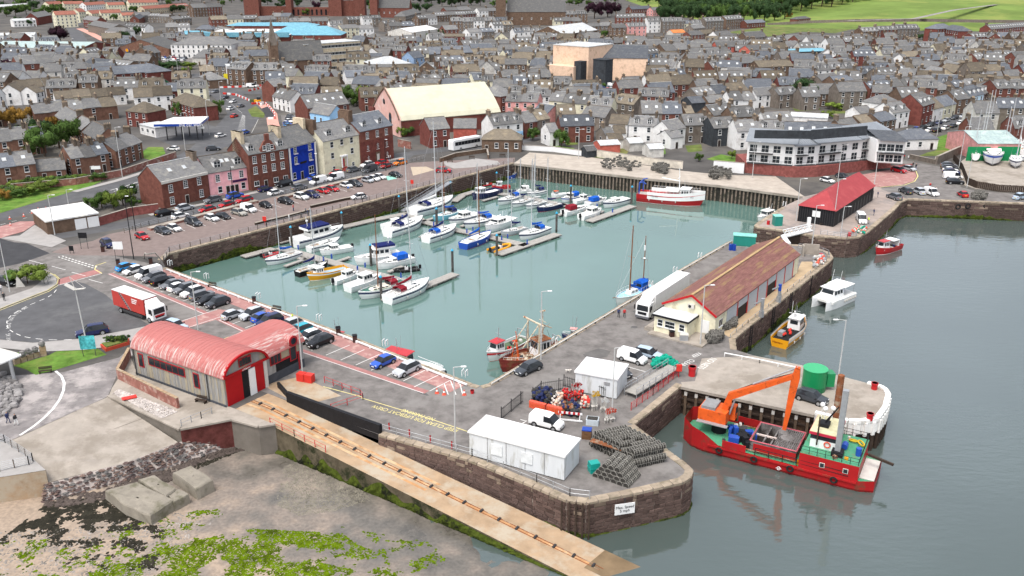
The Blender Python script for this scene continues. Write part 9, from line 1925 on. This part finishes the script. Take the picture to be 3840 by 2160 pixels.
for a in(('S',1165,930,1110,870,'white yacht hull on chocks at the boatyard corner'),('S',1370,950,1350,860,'large white hull with flat cover in the boatyard'),('S',1250,1090,1210,1010,'small white yacht on chocks beside the fence')):yacht(*a,cover='white',mh=1.3,stripe=None);THINGS[-1].location.z=.9
for i,(x,y)in enumerate(((1640,1060),(1700,960),(1860,960),(1900,1020),(1330,1010),(1430,860))):yacht('S',x,y,x-30,y-75,'white yacht laid up on chocks among the boatyard hulls',hullm=('white','navy','white')[i%3],cover='white',mh=1.4,stripe=None);THINGS[-1].location.z=.9
motor('S',1480,1010,1480,1180,'white lifeboat-style motor boat with blue bottom in the boatyard',stripe='blue',cab=(-.15,.15),hgt=.9);THINGS[-1].location.z=.7;motor('S',1560,880,1570,970,'small white and blue boat ashore by the green doors',stripe='blue');THINGS[-1].location.z=.5;yacht('S',1790,1110,1790,1200,'white yacht with blue mast cover ashore at the right',cover='blue',mh=1.6);THINGS[-1].location.z=.8;motor('S',1920,1090,1620,1040,'long white rowing hull with navy side in the boatyard',stripe='navy',cab=(0,.1),hgt=.3,radar=False);THINGS[-1].location.z=.5
for i,(x,y)in enumerate(((1955,90),(2035,92),(2070,115),(2145,110),(2230,105),(2280,108))):tag(ob('tyre_fender',MB().torus((0,0,0),.55,.2,(0,1,0),14,6),RUBBER,None,W('f',x,y-8,-1.0)+Vector((0,-.6,0))),'black tyre fender hanging on the outer harbour wall','tyre','tyre fenders')
for i,(x,y,z)in enumerate(((2545,1780,0),(2700,1290,0))if False else()):pass
for k,x,y,l in(('T',1465,1165,'first iron ladder on the fish quay wall beside the yellow workboat'),('T',1735,945,'iron ladder on the fish quay wall behind the yellow workboat'),('T',1945,770,'iron ladder on the fish quay wall near the catamaran'),('T',2185,570,'iron ladder on the fish quay wall nearest the pier head')):
 t=thing('wall_ladder',l,'ladder',W(k,x,y),math.radians(40));[ob('stile',MB().box(s*.3-.05,s*.3+.05,-.3,-.2,-5,.2),BLACK,t)for s in(-1,1)];[ob('rung',MB().box(-.3,.3,-.28,-.22,-4.8+i*.4,-4.72+i*.4),BLACK,t)for i in range(12)]
for k,x,y,rz,l in(('T',1590,1060,.6,'grey hydraulic crane post on the fish quay'),('T',1800,880,.6,'blue-headed crane post on the fish quay')):t=thing('quay_crane',l,'crane',W(k,x,y),rz);ob('column',MB().box(-.3,.3,-.3,.3,0,1.2).box(-.2,.2,-.2,.2,1.2,3.0),STEEL,t);ob('motor',MB().tube((0,0,2.2),(0,0,3.4),.3,8),BLUEP if 'blue' in l else STEEL,t);ob('jib',MB().bar((0,0,3.0),(-1.8,.2,2.7),.15,.2),STEEL,t)
tag(ob('pump_house_wall',MB().box(-1.7,1.7,-.15,.15,0,2.2).box(-1.7,-1.4,-2,.15,0,2.2),CONC,None,W('f',960,470),-.2),'bare concrete screen wall on the fish pier head','wall')
tag(ob('timber_guides',MB().box(-.1,.1,-.2,0,-4.8,.1).box(.75,.95,-.2,0,-4.8,.1).box(1.5,1.7,-.2,0,-4.8,.1).box(2.25,2.45,-.2,0,-4.8,.1).box(3.0,3.2,-.2,0,-4.8,.1),WOODD,None,W('h',1665,880)+Vector((0,-.2,0)),-.2),'row of dark timber fender posts on the pier nose','fender posts')
CONE=MB().tube((0,0,.05),(0,0,.8),.24,8,.05).box(-.28,.28,-.28,.28,0,.05).mesh('cone');CONE.materials.append(ORPLAS);CBND=MB().tube((0,0,.35),(0,0,.58),.17,8,.12).mesh('band');CBND.materials.append(WHITE)
for k,x,y,a in(('d',245,160,0),('d',290,140,0),('d',350,135,0),('d',295,160,0),('d',355,180,0),('d',180,185,0),('d',75,205,0),('d',80,255,0),('h',722,70,1),('h',776,80,1),('h',928,82,1)):t=thing('traffic_cone','orange traffic cone %s'%('by the hatched bay at the basin corner' if a else 'on the main road at the left'),'cone',W(k,x,y),0,'traffic cones');ob('cone',CONE,None,t);ob('band',CBND,None,t)
BAR=MB().box(-1,1,-.2,.2,0,.8).mesh('barrier');BAR.materials.append(None)
def barriers(q,n,area):
 P_=WL('a',q);tot=sum(s[2]for s in seglist(P_));i=0
 for a,b,L in seglist(P_):
  for j in range(max(1,int(n*L/tot))):i+=1;tag(ob('road_barrier',BAR,[REDPLAS if i%2 else WHITE],None,a.lerp(b,(j+.5)/max(1,int(n*L/tot))),math.atan2(b.y-a.y,b.x-a.x),own=True),'%s plastic road barrier %s'%('red' if i%2 else 'white',area),'barrier','road barriers '+area)
barriers([(1545,650),(1660,665),(1800,660),(1980,650),(1970,670),(1880,690)],34,'along the roadworks at the junction');barriers([(1680,710),(1780,720),(1900,770),(1980,800)],20,'beside the roadworks digger');barriers([(1890,790),(2000,780),(2070,860),(2075,900),(2010,900)],20,'round the fresh tarmac');barriers([(410,470),(520,462)],8,'beside the distant dual carriageway')
t=thing('dumper','yellow and green roadworks dumper by the fresh tarmac','dumper',W('a',1950,780),.1);ob('body',MB().box(-1.6,1.2,-.9,.9,.6,1.6),YELLOW,t);ob('skip',MB().box(-3.4,-1.6,-1,1,.7,1.8),mat('skip_green',(.08,.1,.05),.7),t);ob('cab',MB().box(-.4,1,-.8,.8,1.6,2.7),GLASS,t);wheelset(t,(-2.4,.6),.9,.55)
def person_obj(p,ang,label,top,leg,hair=(.05,.035,.025),pose=0):
 J=dict(pel=(0,0,.95),ch=(0,0,1.25),nk=(0,0,1.48),hd=(.02,0,1.6),tp=(.01,0,1.74),ls=(0,.19,1.42),le=(-.06,.25,1.14),lh=(.08,.24,.9),rs=(0,-.19,1.42),re=(-.02,-.25,1.14),rh=(.12,-.24,.92),lk=(.1+.06*pose,.1,.5),lf=(.02+.16*pose,.1,.08),lt=(.18+.16*pose,.11,.04),rk=(.02-.02*pose,-.1,.5),rf=(-.04-.25*pose,-.1,.09),rt=(.12-.25*pose,-.11,.04),lp=(0,.1,.9),rp=(0,-.1,.9))
 K=list(J);E_=[('pel','ch'),('ch','nk'),('nk','hd'),('hd','tp'),('ch','ls'),('ls','le'),('le','lh'),('ch','rs'),('rs','re'),('re','rh'),('pel','lp'),('lp','lk'),('lk','lf'),('lf','lt'),('pel','rp'),('rp','rk'),('rk','rf'),('rf','rt')]
 R_=dict(pel=.15,ch=.17,nk=.06,hd=.1,tp=.085,ls=.075,le=.055,lh=.045,rs=.075,re=.055,rh=.045,lk=.065,lf=.05,lt=.04,rk=.065,rf=.05,rt=.04,lp=.1,rp=.1)
 me=bpy.data.meshes.new('person');me.from_pydata([J[k]for k in K],[(K.index(a),K.index(b))for a,b in E_],[]);o=bpy.data.objects.new('person',me);link(o);md=o.modifiers.new('skin','SKIN');md.use_smooth_shade=True
 sv=me.skin_vertices[0].data
 for i,k in enumerate(K):sv[i].radius=(R_[k],R_[k]);sv[i].use_root=k=='pel'
 o.modifiers.new('sub','SUBSURF').levels=1;o.modifiers['sub'].render_levels=1;o.location=p+Vector((0,0,.02));o.rotation_euler=(0,0,ang)
 key='outfit_%s'%str((top,leg))
 if key not in MATS:
  m_=bpy.data.materials.new('outfit');m_.use_nodes=True;N_=m_.node_tree.nodes;L_=m_.node_tree.links;tc=N_.new('ShaderNodeTexCoord');sx_=N_.new('ShaderNodeSeparateXYZ');L_.new(tc.outputs['Object'],sx_.inputs[0]);mr=N_.new('ShaderNodeMapRange');mr.inputs[2].default_value=1.8;L_.new(sx_.outputs['Z'],mr.inputs[0]);cr_=N_.new('ShaderNodeValToRGB');cr_.color_ramp.interpolation='CONSTANT';e=cr_.color_ramp.elements;e[0].color=(.04,.04,.04,1);e[1].position=.06;e[1].color=(*leg,1)
  for ps,c in((.53,top),(.835,(.5,.3,.22)),(.93,hair)):q=e.new(ps);q.color=(*c,1)
  L_.new(mr.outputs[0],cr_.inputs[0]);L_.new(cr_.outputs[0],N_['Principled BSDF'].inputs['Base Color']);N_['Principled BSDF'].inputs['Roughness'].default_value=.85;MATS[key]=m_
 me.materials.append(MATS[key]);tag(o,label,'person');return o
BK,NV,WT,RD,GY,TN=(.02,.02,.022),(.02,.03,.09),(.65,.65,.63),(.4,.02,.02),(.16,.16,.17),(.3,.24,.17)
for k,x,y,a,l,tp,lg,po in(('D',130,1400,-20,'person in navy walking with a small rucksack on the promenade',NV,NV,1),('D',250,1430,-20,'person in black top and white trousers walking on the promenade',BK,WT,1),('d',35,825,-60,'person in black walking on the pavement by the flower bed',BK,BK,1),('d',12,760,-80,'person in white top at the left edge',WT,GY,1),('d',2210,985,10,'person in yellow high-visibility jacket on the quay',(.6,.75,.03),BK,1),('e',2092,948,-90,'person in dark jacket walking on the fishing quay',NV,BK,1),('e',2135,950,-90,'person in red jacket walking on the fishing quay',RD,BK,1),('d',2215,145,0,'person in dark red top in the marina car park',RD,NV,0),('U',1632,1095,-40,'person in blue top crossing the marina car park',(.03,.15,.5),TN,1),('U',1790,1190,0,'dark-clad person beside the white car in the car park',BK,BK,0),('U',1845,1192,0,'second dark-clad person beside the white car in the car park',BK,GY,0),('U',2120,715,0,'person in white top at the street corner',WT,NV,0),('U',2140,712,0,'person in pale top and dark trousers at the street corner',(.5,.5,.5),BK,0),('f',1440,178,0,'person standing on the north pier beside the shed',NV,NV,0),('f',1470,42,0,'person in navy by the end of the black shed',NV,GY,0),('f',1400,240,0,'person in yellow jacket at the white van door',(.6,.75,.03),GY,0),('S',280,850,-60,'person in black near the seafront kiosk',BK,BK,1),('S',325,860,-60,'person in red near the seafront kiosk',RD,BK,1),('S',380,878,-60,'person in white near the seafront kiosk',WT,GY,1),('S',445,970,90,'person in black on the corner by the brick car park',BK,BK,0),('S',485,995,90,'second person in black on the corner by the brick car park',BK,NV,1),('S',675,1260,90,'person in dark red behind the white van',RD,GY,0),('S',755,1325,90,'person in pale top beside the white van',WT,BK,0),('Q',1740,615,0,'person in pink on the marina promenade',(.5,.2,.22),NV,0),('Q',1890,650,0,'person in grey on the marina promenade',GY,BK,0),('Q',1690,735,0,'person in white by the marina railing',WT,WT,0),('Q',1840,700,0,'dark-clad person by the marina railing',BK,BK,0),('Q',1915,680,0,'second dark-clad person by the marina railing',NV,BK,0),('N',940,180,0,'person with bags beside the red car at the gangway',NV,GY,0),('a',1252,990,0,'person in black under the car wash canopy',BK,BK,0)):person_obj(W(k,x,y),math.radians(a),l,tp,lg,pose=po)
me=bpy.data.meshes.new('dog');me.from_pydata([(0,0,.36),(.28,0,.38),(.42,0,.5),(.55,0,.48),(-.3,0,.4),(-.45,0,.55),(.26,.08,.18),(.27,.08,.02),(.26,-.08,.18),(.29,-.08,.02),(-.26,.08,.22),(-.3,.08,.02),(-.26,-.08,.22),(-.24,-.08,.02)],[(0,1),(1,2),(2,3),(0,4),(4,5),(1,6),(6,7),(1,8),(8,9),(4,10),(10,11),(4,12),(12,13)],[]);o=bpy.data.objects.new('dog',me);link(o);o.modifiers.new('skin','SKIN');sv=me.skin_vertices[0].data
for i,r in enumerate((.12,.13,.09,.05,.11,.03,.05,.03,.05,.03,.06,.03,.06,.03)):sv[i].radius=(r,r)
sv[0].use_root=True;o.modifiers.new('sub','SUBSURF').levels=1;me.materials.append(mat('dog_coat',(.6,.57,.52),.9,.1,2.,stain=((.2,.09,.04),.35,3.)));o.location=W('B',805,312);tag(o,'white and brown spaniel standing on the quay','dog')
print('s7',time.time()-TT)
import time;T0=time.time()
print('join',time.time()-T0)
bpy.context.view_layer.update();dg=bpy.context.evaluated_depsgraph_get();FD=[]
for o in[o for o in COL.objects if o.type=='FONT']:
 me=bpy.data.meshes.new_from_object(o.evaluated_get(dg));nm=o.name.split('.')[0];n=bpy.data.objects.new(nm+'_print',me);n.location=o.location;n.rotation_euler=o.rotation_euler;n.scale=o.scale;link(n,o.parent)
 for k_ in o.keys():n[k_]=o[k_]
 FD.append(o)
bpy.data.batch_remove(FD)
print('text',time.time()-T0)
by={}
for t in THINGS:by.setdefault(t['label'],[]).append(t)
for lb,ts in by.items():
 if len(ts)<2 or ts[0].name in SAME:continue
 ts.sort(key=lambda t:pxl(t.matrix_world.translation if t.parent else t.location)[0])
 for i,t in enumerate(ts):t['label']=lb+', '+ordinal(i+1)+' from left'
 if 'group' not in ts[0]:
  for t in ts:t['group']=ts[0]['category']+' look-alikes'
